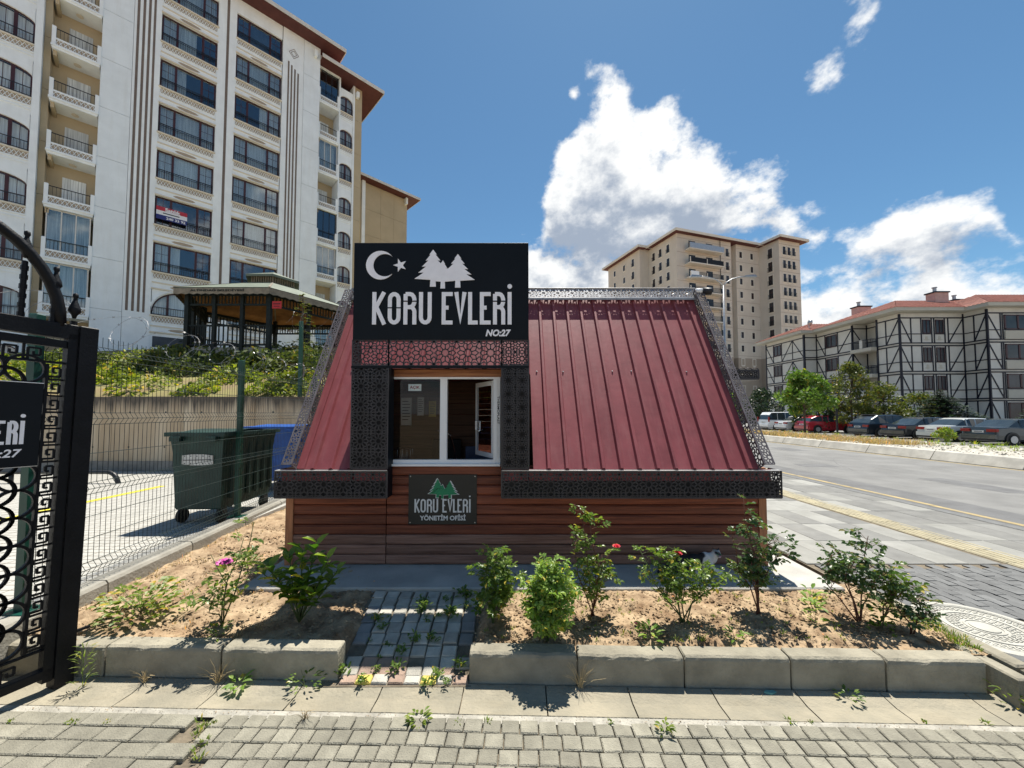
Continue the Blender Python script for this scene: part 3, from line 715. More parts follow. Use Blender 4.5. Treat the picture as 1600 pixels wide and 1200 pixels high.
# road
road = sheet('road', 7.35, 15.3, -60, 400, -.115, 'asphalt', 'grey asphalt road running past the office', .2)
MB().box(7.36, 8.6, -60, 400, -.1149, -.111).build('tarmac_band', 'asphalt_dark', road)
ln = MB()
for y in np.arange(-20, 120, 1.7): ln.box(7.72+.01*math.sin(y), 7.84+.01*math.sin(y), y, y+1.68, -.111, -.107)
ln.build('yellow_line', 'line_yellow', road)
MB().box(15.05, 15.2, -20, 200, -.1149, -.110).build('yellow_line', 'line_yellow', road)
for k, (x, y, w, l) in enumerate(((9.4, 12.3, 1.1, .7), (12.6, 17.5, .9, 1.6), (10.6, 8.3, .7, 1.9), (13.1, 26, 1.2, 2.2), (9.0, 19, .8, 2.6))):
    MB().prismz([(x, y), (x+w*.9, y-.05), (x+w, y+l*.5), (x+w*.95, y+l), (x+.04, y+l*.97), (x-.06, y+l*.4)], -.1149, -.1128).build('tarmac_patch', 'asphalt_dark', road)
cr = MB(); x = 9.2; y = 3.
for k in range(60):
    x2 = 11.4 + 1.2*math.sin(k*.31) + rng.uniform(-.12,.12); y2 = y + .5
    cr.add([(x-.012,y,-.1135),(x+.012,y,-.1135),(x2+.012,y2,-.1135),(x2-.012,y2,-.1135)], [(0,1,2,3)]); x, y = x2, y2
cr.build('tar_seam', 'asphalt_dark', road)
struct(MB().cbox(7.20, 7.36, -20, 200, -.25, -.05, .01).build('road_kerb', 'paver_walk'), 'low flush kerb between pavement and road')
# sloped barrier kerb on the far side
fk = struct(MB().box(15.45, 15.7, -10, 200, -.3, .0).build('barrier_kerb', 'concrete_pale'), 'sloped concrete barrier kerb across the road')
prof = [(15.27,-.2),(15.27,-.09),(15.46,.21),(15.50,.225),(15.68,.225),(15.70,.21),(15.70,-.2)]
fkm, fkc = MB().add([(a, y, z) for y in (0, 2.53) for a, z in prof], [tuple(reversed(range(7))), tuple(range(7,14))] + [(i, (i+1) % 7, (i+1) % 7+7, i+7) for i in range(7)]).mesh('barrier_stone', 'concrete_pale')
for k in range(-3, 30): inst(fkm, 'barrier_stone', (fkc[0], 14.1+k*2.56-1.27, fkc[2]), fk)
# verge and parking yard across the road
mb = MB(); nx, ny = 20, 80; rs = np.random.RandomState(4)
for j in range(ny+1):
    for i in range(nx+1):
        x = 15.7 + i*(24.4-15.7)/nx; y = -10 + j*1.6
        mb.v.append((x, y, .16 - .30*(i/nx)**1.2 + .05*rs.rand()))
for j in range(ny):
    for i in range(nx): a = j*(nx+1)+i; mb.f.append((a, a+1, a+nx+2, a+nx+1))
struct(mb.build('verge', 'gravel', None, True), 'pale gravel verge between the barrier kerb and the parked cars')
sheet('parking_yard', 24.3, 75, -10, 130, -.15, 'asphalt', 'asphalt car park in front of the half timbered houses', .1)
# paved yard behind the fence, with painted line
yard = sheet('yard', -40, -3.78, -6, 10.2, .06, 'parking', 'pale block paved yard behind the wire fence', .3)
jt = MB()
for k in range(0, 90): jt.box(-14, -3.8, 1.5+k*.1, 1.507+k*.1, .0605, .0612)
for k in range(0, 50): jt.box(-14+k*.205, -13.994+k*.205, 1.5, 10.2, .0605, .0612)
o = jt.build('paving_joints', 'joint_sand', yard); o['kind'] = 'stuff'
MB().box(-7.42, -7.28, 3.5, 8.15, .062, .066).build('painted_line', 'line_yellow_bright', yard)
bs = thing('wheel_stop', 'low black bent tube rail standing on the paved yard', 'rail', (-9, 8.5, .06))
pts = [(-12, 8.5, .30), (-8.9, 8.5, .30)] + [(-8.9+.25*math.sin(R(a)), 8.5-.0, .30-.25+.25*math.cos(R(a))) for a in (20,40,60,80,90)] + [(-8.65, 8.5, .03)]
MB().tube(pts, .045, 8).build('rail', 'iron', bs, True)
MB().tube([(-11, 8.5, .02), (-11, 8.5, .3)], .04, 8).build('leg', 'iron', bs, True)

# ================================================================== THE OFFICE KIOSK
WY = 4.13; EY = 3.95; X0, X1 = -2.39, 2.69
RZ0, RZ1, RY0, RY1 = 1.02, 3.22, 3.985, 5.35
def ry(z): return RY0 + (RY1-RY0)*(z-RZ0)/(RZ1-RZ0)
hut = thing('office_kiosk', 'small wooden site office with steep red metal roof and black star lattice trim', 'kiosk', (.15, 5.35, 0))
# front planks
ph = .1035
prof = [(0,0),(-.014,.006),(-.020,.016),(-.020,ph-.020),(-.012,ph-.006),(0,ph-.002)]
pl_cache = {}
def plank(xa, xb, z, grey, y=WY, flip=False):
    key = (round(xb-xa,3), grey, flip)
    if key not in pl_cache:
        pr = [(-a if flip else a, b) for a, b in prof] + [((-.0 if flip else .0), ph-.002)]
        pl_cache[key] = MB().prismx(([(.02,0)] if not flip else [(-.02,0)]) + pr[:-1] + ([(.02,ph-.002)] if not flip else [(-.02,ph-.002)]), 0, xb-xa).mesh('plank', 'wood_grey' if grey else 'wood_plank')
    me, c = pl_cache[key]
    inst(me, 'plank', (xa+c[0], y+c[1], z+c[2]), hut)
for r in range(10):
    z = .005 + r*ph
    plank(X0+.08, -1.335, z, r < 3); plank(-1.325, X1-.08, z, r < 3)
    plank(X0+.08, X1-.08, z, r < 3, 6.57, True)
for y in (WY-.03, 6.50):
    for x in (X0, X1-.08): MB().cbox(x, x+.08, y, y+.10, .0, 1.02, .004).build('corner_post', 'wood_post', hut)
for xw, sgn in ((X0+.02, -1), (X1-.02, 1)):      # gable walls, horizontal boards clipped by the roof slope
    for r in range(30):
        x = xw if r < 10 else xw - sgn*.20
        z = .005 + r*ph; ya = WY+.05 if z < 1.02 else ry(z+ph)+.06; yb = 6.52 if z < 1.02 else 2*RY1-ry(z+ph)-.06
        if yb-ya < .1: break
        MB().box(x-.015, x+.015, ya, yb, z, z+ph-.003).build('plank', 'wood_grey' if r < 3 else 'wood_plank', hut)
MB().box(X0+.04, X1-.04, WY+.05, 6.5, .0, .03).build('floor', 'wood_inside', hut)
MB().box(X0+.05, X1-.05, 6.44, 6.50, .03, 1.4).build('inner_wall', 'wood_inside', hut)
for k in range(12): MB().box(-1.9, 1.2, 5.90, 5.93, .05+k*.17, .05+k*.17+.163).build('inner_board', 'wood_inside', hut)
# roof panels with trapezoid ribs
def panel(z0, w=.187):
    L0 = math.hypot(RY1-RY0, RZ1-RZ0); k = (z0-RZ0)/(RZ1-RZ0); d = Vector((0, (RY1-RY0)/L0, (RZ1-RZ0)/L0)); nrm = Vector((0, -d.z, d.y))
    pr = [(0,0),(w-.052,0),(w-.040,.030),(w-.014,.030),(w-.002,0),(w,0)]
    mb = MB(); n = len(pr)
    for t in (k*L0, L0):
        for a, h in pr: q = d*t + nrm*h; mb.v.append((a, RY0+q.y, RZ0+q.z))
        for a, h in pr: q = d*t + nrm*(h-.012); mb.v.append((a, RY0+q.y, RZ0+q.z))
    m = 2*n
    for i in range(n-1): mb.f += [(i, i+1, i+1+m, i+m), (n+i, n+i+m, n+i+1+m, n+i+1), (i, n+i, n+i+1, i+1)]
    return mb.mesh('roof_panel', 'metal_roof')
pf, cf = panel(RZ0); psn, csn = panel(2.06)
x = -2.21; 
while x < 2.36:
    mid = x+.09
    if -1.62 < mid < .13: inst(psn, 'roof_panel', (x+csn[0], csn[1], csn[2]), hut)
    else: inst(pf, 'roof_panel', (x+cf[0], cf[1], cf[2]), hut)
    x += .187
bm_ = MB(); bm_.add([(-2.22, 2*RY1-RY0, RZ0), (2.54, 2*RY1-RY0, RZ0), (2.54, RY1, RZ1), (-2.22, RY1, RZ1)], [(0,1,2,3)])
bm_.add([(-2.22, 2*RY1-RY0, RZ0-.02), (2.54, 2*RY1-RY0, RZ0-.02), (2.54, RY1, RZ1-.02), (-2.22, RY1, RZ1-.02)], [(3,2,1,0)]).build('rear_roof', 'metal_roof', hut)
for xa, xb in ((X0+.02, -1.28), (-.10, X1-.02)):
    MB().box(xa, xb, RY0+.005, RY0+.012, .80, 1.02).build('eave_flashing', 'metal_roof', hut)
    MB().box(xa, xb, RY0+.02, WY+.01, .735, .75).build('eave_soffit', 'wood_plank', hut)
# screws
sc_, _ = MB().lathe([(.009,-.003),(.009,.004),(.004,.008)], 8).mesh('screw', 'galv')
for k, xx in enumerate((.30,.62,.95,1.22,1.45,1.9,2.12,2.5,-1.95)):
    z = 2.10 + .004*math.sin(k*5); inst(sc_, 'screw', (xx, ry(z)-.006, z+.004), hut, (R(57.5),0,0))
# rake trims: lattice plates standing on both roof edges, ridge lattice
sd_ = Vector((0, RY1-RY0, RZ1-RZ0)); SL = sd_.length; sd_.normalize(); sn = Vector((0, -sd_.z, sd_.y))
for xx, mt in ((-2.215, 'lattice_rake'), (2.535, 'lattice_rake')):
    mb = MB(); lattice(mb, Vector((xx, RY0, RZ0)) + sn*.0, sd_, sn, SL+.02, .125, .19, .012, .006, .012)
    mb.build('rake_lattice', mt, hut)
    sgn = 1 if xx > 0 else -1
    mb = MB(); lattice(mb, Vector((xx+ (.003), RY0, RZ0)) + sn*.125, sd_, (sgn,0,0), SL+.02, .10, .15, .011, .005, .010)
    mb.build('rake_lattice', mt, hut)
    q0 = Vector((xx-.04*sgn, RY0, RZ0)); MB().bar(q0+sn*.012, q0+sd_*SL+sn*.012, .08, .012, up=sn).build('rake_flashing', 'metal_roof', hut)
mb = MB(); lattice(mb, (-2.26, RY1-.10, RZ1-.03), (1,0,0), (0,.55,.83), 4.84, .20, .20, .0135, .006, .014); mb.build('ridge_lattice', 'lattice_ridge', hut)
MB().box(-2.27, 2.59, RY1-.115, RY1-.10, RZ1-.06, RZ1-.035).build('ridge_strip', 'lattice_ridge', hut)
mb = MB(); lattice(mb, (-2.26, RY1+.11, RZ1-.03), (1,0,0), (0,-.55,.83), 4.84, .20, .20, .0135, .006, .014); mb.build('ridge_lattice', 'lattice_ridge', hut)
# eave boxes with lattice fascia, left and right of the window bay
def eave(xa, xb):
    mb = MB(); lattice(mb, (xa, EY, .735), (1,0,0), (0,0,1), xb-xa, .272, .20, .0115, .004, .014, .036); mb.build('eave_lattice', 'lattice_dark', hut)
    MB().box(xa, xb, EY+.035, EY+.037, .737, .90).build('eave_backing', 'backing', hut)
    MB().box(xa, xb, EY-.004, EY+.055, 1.008, 1.014).build('eave_top', 'flashing', hut)
    MB().box(xa, xb, EY, EY+.16, .728, .733).build('eave_bottom', 'backing', hut)
eave(-2.42, -1.275); eave(.035-.14, 2.75)
for xx in (-2.42, 2.75):
    mb = MB(); lattice(mb, (xx, EY, .735), (0,1,0), (0,0,1), .20, .272, .20, .0115, .004, .014, .036); mb.build('eave_end', 'lattice_dark', hut)
# window bay: wall, dark frame columns, lattice screens
for xa, xb in ((-1.65, -1.275), (-.105, .172)):
    mb = MB(); lattice(mb, (xa, EY-.002, 1.03), (1,0,0), (0,0,1), xb-xa, 1.05, .1875 if xa < -1 else .139, .013, .005, .012); mb.build('screen_lattice', 'lattice_dark', hut)
    MB().box(xa, xb, EY+.045, EY+.048, 1.0, 2.07).build('screen_backing', 'backing', hut)
    mb = MB(); lattice(mb, (xa, EY-.002, 2.09), (1,0,0), (0,0,1), xb-xa, .265, .1875 if xa < -1 else .139, .011, .005, .012); mb.build('screen_lattice', 'lattice_dark', hut)
for xx in (-1.65, .168): MB().box(xx, xx+.006, EY, EY+.22, .74, 2.36).build('bay_side_plate', 'sign_black', hut)
for xx in (-1.275, -.111): MB().box(xx, xx+.006, EY, WY-.002, .735, 2.07).build('bay_inner_plate', 'sign_black', hut)
mb = MB(); lattice(mb, (-1.275, EY-.002, 2.085), (1,0,0), (0,0,1), 1.17, .27, .234, .0115, .005, .014, .018); mb.build('header_lattice', 'lattice_dark', hut)
MB().box(-1.66, .178, EY-.006, EY+.03, 2.062, 2.087).build('header_bar', 'sign_black', hut)
MB().box(-1.40, -.05, WY, WY+.05, .98, 1.055).build('window_board', 'wood_trim', hut)
MB().box(-1.37, -.085, WY-.012, WY+.05, 1.985, 2.065).build('window_lintel', 'wood_trim', hut)
for x, nm in ((-1.66,'a'), (.02,'b')): MB().box(x, x+.12, WY+.02, WY+.05, .98, 2.06).build('bay_wall', 'metal_roof', hut)
MB().box(-1.54,-1.345, WY+.03, WY+.05, .98, 2.06).build('bay_wall', 'metal_roof', hut); MB().box(-.10,.02, WY+.03, WY+.05, .98, 2.06).build('bay_wall', 'wood_plank', hut)
for xx in (-1.655, .16):    # cheeks back to the roof slope
    MB().prismx([(WY+.05, 1.02),(ry(1.02)+.15,1.02),(ry(2.06)+.1,2.06),(WY+.05,2.06)], xx, xx+.012).build('bay_cheek', 'metal_roof', hut)
pr = [(0,0),(.12,0),(.135,.028),(.165,.028),(.18,0),(.20,0)]
mb = MB()
for y in (WY-.10, ry(2.10)+.05):
    for k in range(9):
        for a, h in pr[:-1]: mb.v.append((-1.64+k*.2+a, y, 2.072+h + .05*(y-WY)))
n = 45
for i in range(n-1): mb.f.append((i, i+1, i+1+n, i+n))
mb.build('bay_roof', 'metal_roof', hut)
# white two-leaf window, right leaf swung open
WX0, WX1, WZ0, WZ1 = -1.33, -.125, 1.055, 1.985
mb = MB()
fw = .045
for a in ((WX0,WX1,WZ0,WZ0+fw),(WX0,WX1,WZ1-.02,WZ1),(WX0,WX0+fw*.8,WZ0+fw,WZ1-.02),(WX1-.075,WX1,WZ0+fw,WZ1-.02),(-.772,-.698,WZ0+fw,WZ1-.02)):
    mb.box(a[0], a[1], WY-.01, WY+.055, a[2], a[3])
win = mb.build('window', 'pvc', hut)
MB().box(WX0-.06, WX1+.0, WY-.055, WY-.012, WZ0-.018, WZ0+.004).build('sill', 'pvc', win)
MB().box(WX0+.036, -.772, WY+.02, WY+.026, WZ0+fw, WZ1-.02).build('pane', 'glass_office', win)
hx = WX1-.08; sa = R(62)     # open sash
def sash_pt(u, v, z): return (hx - u*math.cos(sa) + v*math.sin(sa)*0, WY+.06 + u*math.sin(sa) + v, z)
mb = MB()
for u0, u1, z0, z1 in ((0,.50,WZ0+.05,WZ0+.10),(0,.50,WZ1-.08,WZ1-.03),(0,.05,WZ0+.10,WZ1-.08),(.45,.50,WZ0+.10,WZ1-.08)):
    vs = [sash_pt(u, v, z) for z in (z0, z1) for u, v in ((u0,0),(u1,0),(u1,.045),(u0,.045))]
    mb.add(vs, [(0,1,2,3),(7,6,5,4),(0,4,5,1),(1,5,6,2),(2,6,7,3),(3,7,4,0)])
sash = mb.build('sash', 'pvc', win, fixn=True)
mb = MB(); mb.add([sash_pt(u, .02, z) for u, z in ((.05,WZ0+.10),(.45,WZ0+.10),(.45,WZ1-.08),(.05,WZ1-.08))], [(0,1,2,3)]).build('sash_pane', 'glass_office', win)
hp = sash_pt(.475, -.03, 1.45); MB().tube([(hp[0],hp[1]+.03,1.50),(hp[0],hp[1],1.50),(hp[0],hp[1],1.40)], .010, 6).build('handle', 'pvc', win)
MB().box(WX1-.04, WX1-.002, WY-.013, WY-.0105, WZ0+.06, WZ1-.03).build('film_strip', 'paper', win)
text('THERMOPLAST', 'lettering', 'ink', win, (WX1-.021, WY-.0145, 1.63), .30, .024, .0005, 0, .0015, (0, R(90), 0))
# canopy over the side door
mb = MB(); lattice(mb, (2.70, 5.15, 2.06), (1,0,0), (0,0,1), .62, .115, .115, .015, .006, .016)
for k in range(7): mb.tube([(2.75+k*.088+.044*math.cos(R(a)), 5.15, 2.175+.03*math.sin(R(a))) for a in range(0, 181, 45)], .006, 5)
mb.build('side_canopy_lattice', 'lattice_dark', hut)
MB().box(2.68, 3.32, 5.15, 5.75, 2.045, 2.06).build('side_canopy', 'lattice_dark', hut)
sec = thing('security_camera', 'small black security camera at the right end of the roof ridge', 'camera', (2.60, 5.36, 3.18))
MB().tube([(2.590,5.36,3.17),(2.630,5.3,3.27)], .014, 6).build('bracket', 'pvc', sec)
MB().tube([(2.550,5.26,3.285),(2.590,5.25,3.285),(2.630,5.24,3.28)], .038, 10).build('housing', 'pvc', sec, True)
MB().tube([(2.630,5.24,3.28),(2.730,5.22,3.27),(2.745,5.217,3.268)], .050, 10).build('hood', 'iron', sec, True)

# big sign board above the window
sg = thing('sign_board', 'large black sign board with white crescent, pine trees and office name', 'sign', (-.73, EY, 2.36))
MB().cbox(-1.645, .172, EY-.012, EY+.10, 2.355, 3.375, .003).build('board', 'sign_black', sg)
FYs = EY-.012
def sx(zx): return (545+zx/5.517-800)/600*EY*1.0
def sz(zy): return 1.6 + (645.15 - (375+zy/5.517))/600*EY*.9995
def szz(zy): return 3.375 - (zy-28)/ (858-28) * (3.375-2.357)
for ch, a, b in (('K',195,318),('O',330,440),('R',466,578),('U',600,710),('E',797,892),('V',905,1012),('L',1026,1110),('E',1128,1222),('R',1242,1348),('I',1368,1404)):
    o = letter(ch, 'letter', 'letter_white', sg, sx(a), sx(b), szz(731), szz(455), .041 if ch != 'V' else .043, FYs-.0005, .008)
    if ch in 'OR':
        zg = szz(590) if ch == 'O' else szz(534)
        MB().box(sx(a)-.004, sx(b)+.004, FYs-.011, FYs-.0095, zg-.006, zg+.006).build('stencil_gap', 'sign_black', o)
mb = MB(); mb.lathe([(.024,0),(.024,.010)], 20, (sx(1387), FYs-.010, szz(407)), 'y').build('letter_dot', 'letter_white', sg)
def crescent(cx, cz, r, off, r2, n=28):
    a0 = math.acos(max(-1, min(1, (r*r+off*off-r2*r2)/(2*r*off)))); P = []
    for i in range(n+1):
        a = a0 + (2*PI-2*a0)*i/n; P.append((cx+r*math.cos(a), cz+r*math.sin(a)))
    b0 = math.atan2(r*math.sin(a0), r*math.cos(a0)-off)
    Q = []
    for i in range(n+1):
        a = -b0 - (2*PI-2*b0)*i/n; Q.append((cx+off+r2*math.cos(a), cz+r2*math.sin(a)))
    return P, Q
P, Q = crescent(sx(262), szz(224), .151, .044, .119)
mb = MB(); n = len(P); Qr = list(reversed(Q)); y0 = FYs-.009; y1 = FYs-.0005
for y in (y0, y1):
    for p, q in zip(P, Qr): mb.v += [(p[0],y,p[1]), (q[0],y,q[1])]
for i in range(n-1): a = 2*i; b = 2*n+2*i; mb.f += [(a,a+2,a+3,a+1), (b,b+1,b+3,b+2), (a,b,b+2,a+2), (a+1,a+3,b+3,b+1)]
mb.build('crescent', 'letter_white', sg, fixn=True)
star = [(sx(432)+(.073 if k % 2 == 0 else .0285)*math.cos(R(180+36*k)), szz(224)+(.073 if k % 2 == 0 else .0285)*math.sin(R(180+36*k))) for k in range(10)]
MB().prism(star, FYs-.009, FYs-.0005).build('star', 'letter_white', sg)
def emblem(parent, cx, zb, sc, mat, y, dep, nm='pine_emblem'):
    for k, (dx, b, t, hw, tw) in enumerate(((-.095*sc, 0, .335*sc, .200*sc, .028*sc), (.175*sc, -.01*sc, .285*sc, .185*sc, .026*sc), (.012*sc, -.02*sc, .215*sc, .12*sc, .022*sc))):
        MB().prism(pine(cx+dx, zb+b, zb+t, hw, .075*sc, tw), y-dep-.0006*k, y-.0005).build(nm, mat, parent)
    MB().prism([(cx-.22*sc, zb+.02*sc),(cx-.09*sc, zb+.13*sc),(cx+.17*sc, zb+.12*sc),(cx+.30*sc, zb+.01*sc),(cx+.17*sc, zb-.0*sc),(cx, zb-.012*sc)], y-dep-.002, y-.0005).build(nm, mat, parent)
emblem(sg, (sx(715)+sx(942))/2-.04, szz(350), .955, 'letter_white', FYs, .008)
text('NO:27', 'lettering', 'letter_white', sg, (sx(1288), FYs-.004, szz(803)), .262, .072, .004, .25, .004)
# plaque under the window
pq = thing('plaque', 'dark office plaque with green pine trees below the window', 'plaque', (-.73, WY-.03, .43))
PY_ = WY-.022
MB().cbox(-1.095, -.372, PY_-.006, PY_, .425, .948, .001).build('board', 'plaque', pq)
PYf = PY_-.006
def qx(zx): return -1.085 + (zx-160)/(1425-160)*(.708)
def qz(zy): return .945 - (zy-80)/(1015-80)*(.945-.428)
for ch, a, b in (('K',258,365),('O',372,472),('R',492,590),('U',605,705),('E',785,865),('V',880,980),('L',985,1055),('E',1068,1150),('R',1170,1268),('I',1285,1320)):
    letter(ch, 'letter', 'plaque_text', pq, qx(a), qx(b), qz(795), qz(540), .0165, PYf-.0003, .002)
MB().lathe([(.009,0),(.009,.002)], 14, (qx(1302), PYf-.0025, qz(490)), 'y').build('letter_dot', 'plaque_text', pq)
emblem(pq, qx(795)-.012, qz(455), .52, 'plaque_text', PYf, .0015, 'pine_outline'); emblem(pq, qx(795)-.012, qz(450), .475, 'emblem_green', PYf, .0035)
text('YÖNETİM OFİSİ', 'lettering', 'plaque_text', pq, (qx(793), PYf-.0015, qz(885)), qx(1225)-qx(360), .066, .0012, 0, .003)
scm, _ = MB().lathe([(.006,-.002),(.006,.002)], 8, axis='y').mesh('screw', 'galv')
for x in (-1.075, -.392):
    for z in (.445, .928): inst(scm, 'screw', (x, PYf-.001, z), pq)
# notice in the window and things inside the office
nt_ = thing('open_notice', 'white paper notice reading open, hung inside the window pane', 'notice', (-1.0, WY+.035, 1.87))
MB().box(-1.125, -.985, WY+.030, WY+.032, 1.838, 1.912).build('sheet', 'paper', nt_)
text('AÇIK', 'lettering', 'ink_red', nt_, (-1.055, WY+.0285, 1.874), .108, .038, .0008, 0, .002)
for k, (x, z, w, h, m, lb) in enumerate(((-1.62,1.62,.16,.42,'paper','tall white printed sheet pinned to the inner office wall'), (-1.40,1.70,.10,.28,'paper','narrow pale sheet pinned beside the tall one in the office'), (-1.22,1.66,.11,.24,'paper_yellow','yellow framed certificate on the inner office wall'))):
    nn = thing('wall_notice', lb, 'notice', (x, 5.89, z)); MB().box(x-w/2, x+w/2, 5.888, 5.895, z-h/2, z+h/2).build('sheet', m, nn)
    mb = MB()
    for j in range(7): mb.box(x-w*.38, x+w*(.38 if j % 3 else .2), 5.8865, 5.8875, z+h*.36-j*h*.11, z+h*.385-j*h*.11)
    mb.build('print', 'ink', nn)
dk = thing('desk', 'dark office desk seen behind the window', 'desk', (-.75, 4.8, .03))
MB().cbox(-1.75, .3, 4.55, 5.15, .74, .78, .004).build('desk_top', 'wood_inside', dk)
for x in (-1.7, .25): MB().box(x-.02, x+.02, 4.6, 5.1, .03, .74).build('side_panel', 'wood_inside', dk)
MB().box(-.62, -.2, 5.16, 5.2, .3, 1.15).build('partition', 'desk_blue', dk)
ch_ = thing('office_chair', 'black office chair with chrome arm behind the window', 'chair', (-.95, 5.45, .03))
MB().cbox(-1.2, -.72, 5.25, 5.7, .47, .54, .02).build('seat', 'rubber', ch_); MB().cbox(-1.17, -.75, 5.66, 5.72, .62, 1.22, .02).build('backrest', 'rubber', ch_)
MB().tube([(-.72,5.3,.5),(-.70,5.2,.72),(-.80,5.0,1.30),(-.86,4.95,1.36),(-.95,4.93,1.37)], .022, 8).build('arm', 'chrome', ch_, True)
MB().tube([(-.96,5.47,.1),(-.96,5.47,.47)], .03, 8).build('stem', 'iron', ch_)
for k in range(5): MB().tube([(-.96,5.47,.1),(-.96+.28*math.cos(k*1.257),5.47+.28*math.sin(k*1.257),.06)], .02, 6).build('foot', 'iron', ch_)
wb = thing('wire_basket', 'round chrome wire basket on the desk behind the left pane', 'basket', (-1.36, 4.72, .78))
mb = MB()
for k in range(16):
    a = 2*PI*k/16; mb.tube([(-1.36+r*math.cos(a), 4.72+r*math.sin(a), .785+z) for r, z in ((.09,0),(.13,.10),(.15,.22),(.14,.38))], .0035, 4)
for r, z in ((.09,0),(.13,.1),(.15,.22),(.14,.38)): mb.tube([(-1.36+r*math.cos(a*PI/10), 4.72+r*math.sin(a*PI/10), .785+z) for a in range(21)], .004, 4)
mb.build('wires', 'chrome', wb)

# ================================================================== GATE at the left
gd = Vector((.316, .949, 0)); grot = math.atan2(gd.y, gd.x)
gate = thing('iron_gate', 'black wrought iron gate leaf with interlaced circles and key border', 'gate', (-3.005, 2.64, -.20), grot, local=True)
gate.rotation_euler = (R(-.3), R(1.3), grot)
GH = 2.40; GW = 1.35
def g2(x0, x1, z0, z1, y0=-.03, y1=.03): return MB().cbox(x0, x1, y0, y1, z0, z1, .004)
MB().cbox(-.055, .038, -.045, .045, .0, GH, .006).build('hinge_stile', 'iron_gate', gate)
g2(-.105, -.058, .06, GH-.06).build('inner_stile', 'iron_gate', gate)
g2(-GW, -.06, GH-.10, GH).build('top_rail', 'iron_gate', gate); g2(-GW, -.106, GH-.165, GH-.115, -.02, .02).build('inner_rail', 'iron_gate', gate)
g2(-GW, -.06, .09, .145).build('bottom_rail', 'iron_gate', gate); g2(-GW, -GW+.06, .15, GH-.17).build('lock_stile', 'iron_gate', gate)
g2(-.192, -.178, .28, GH-.28, -.015, .015).build('border_bar', 'iron_gate', gate); g2(-GW+.07, -.106, .262, .277, -.012, .012).build('border_bar', 'iron_gate', gate); g2(-GW+.07, -.106, GH-.275, GH-.260, -.012, .012).build('border_bar', 'iron_gate', gate)
# greek key border
key = [(0,0),(1,0),(1,.2),(.25,.2),(.25,.8),(.75,.8),(.75,.5),(.45,.5)]
def keycell(mb, ox, oz, sx_, sz_, vertical):
    kk = [(0,0),(1,0)], [(0,.18),(.78,.18)], [(.78,.18),(.78,.72)], [(.78,.72),(.30,.72)], [(.30,.72),(.30,.42)], [(.30,.42),(.55,.42)], [(0,.18),(0,.0)]
    for a, b in kk:
        if vertical: p0 = (ox+a[0]*sx_, oz+a[1]*sz_); p1 = (ox+b[0]*sx_, oz+b[1]*sz_)
        else: p0 = (ox+a[1]*sx_, oz+a[0]*sz_); p1 = (ox+b[1]*sx_, oz+b[0]*sz_)
        mb.bar((p0[0],0,p0[1]), (p1[0],0,p1[1]), .010, .0125, up=(1,0,0) if abs(p1[1]-p0[1]) > abs(p1[0]-p0[0]) else (0,0,1))
for k in range(17):
    mb = MB(); keycell(mb, -.176, .29+k*.108, .070, .108, True); mb.build('key_ornament', 'iron_gate', gate)
for k in range(11):
    for zz_ in (.155, GH-.26):
        mb = MB(); keycell(mb, -.29-k*.1, zz_, .1, .095, False); mb.build('key_ornament', 'iron_gate', gate)
cm_ = MB(); pitch = .17; rr = .087
cmb = MB()
for k in range(24):
    a0, a1 = 2*PI*k/24, 2*PI*(k+1)/24
    cmb.add([(r*math.cos(a), y, r*math.sin(a)) for a in (a0, a1) for r, y in ((rr-.008,-.011),(rr+.008,-.011),(rr+.008,.011),(rr-.008,.011))], [(0,1,5,4),(1,2,6,5),(2,3,7,6),(3,0,4,7)])
cme, _ = cmb.mesh('circle_ornament', 'iron_gate')
for i in range(7):
    for j in range(11):
        inst(cme, 'circle_ornament', (-.190-rr-i*pitch, 0, .375+j*pitch), gate)
        if j < 10: inst(cme, 'circle_ornament', (-.190-rr+.085-i*pitch if i else -.190-rr-.085, .002, .46+j*pitch), gate)
# arched crest with spear finials
arc_pts = [(-GW*.5+ (GW*.5+.0-.14)*math.sin(R(a)), 0, GH + .62*math.cos(R(a))-.02) for a in range(-90, 91, 9)]
MB().tube([p for p in arc_pts], .034, 8).build('arch', 'iron_gate', gate, True)
def finial(x, zt):
    mb = MB(); 
    for k in range(int((zt-GH)/.03)):
        mb.tube([(x, 0, GH+k*.03), (x, 0, GH+k*.03+.03)], .014 if k % 2 else .018, 6)
    b = mb.build('crest_bar', 'iron_gate', gate)
    MB().lathe([(.010,0),(.014,.02),(.034,.05),(.030,.075),(.012,.125),(.010,.14),(.016,.155),(.014,.17),(.003,.178)], 8, (x, 0, zt)).build('finial', 'iron_gate', b, True)
for x, zt in ((-.075, GH+.05), (-.175, GH+.20), (-.315, GH+.38), (-.50, GH+.5), (-.675, GH+.55), (-.85, GH+.5), (-1.03, GH+.38), (-1.17, GH+.2), (-1.28, GH+.05)): finial(x, zt)
MB().box(-.06, .12, -.01, .01, .30, .315).build('latch_pin', 'iron_gate', gate)
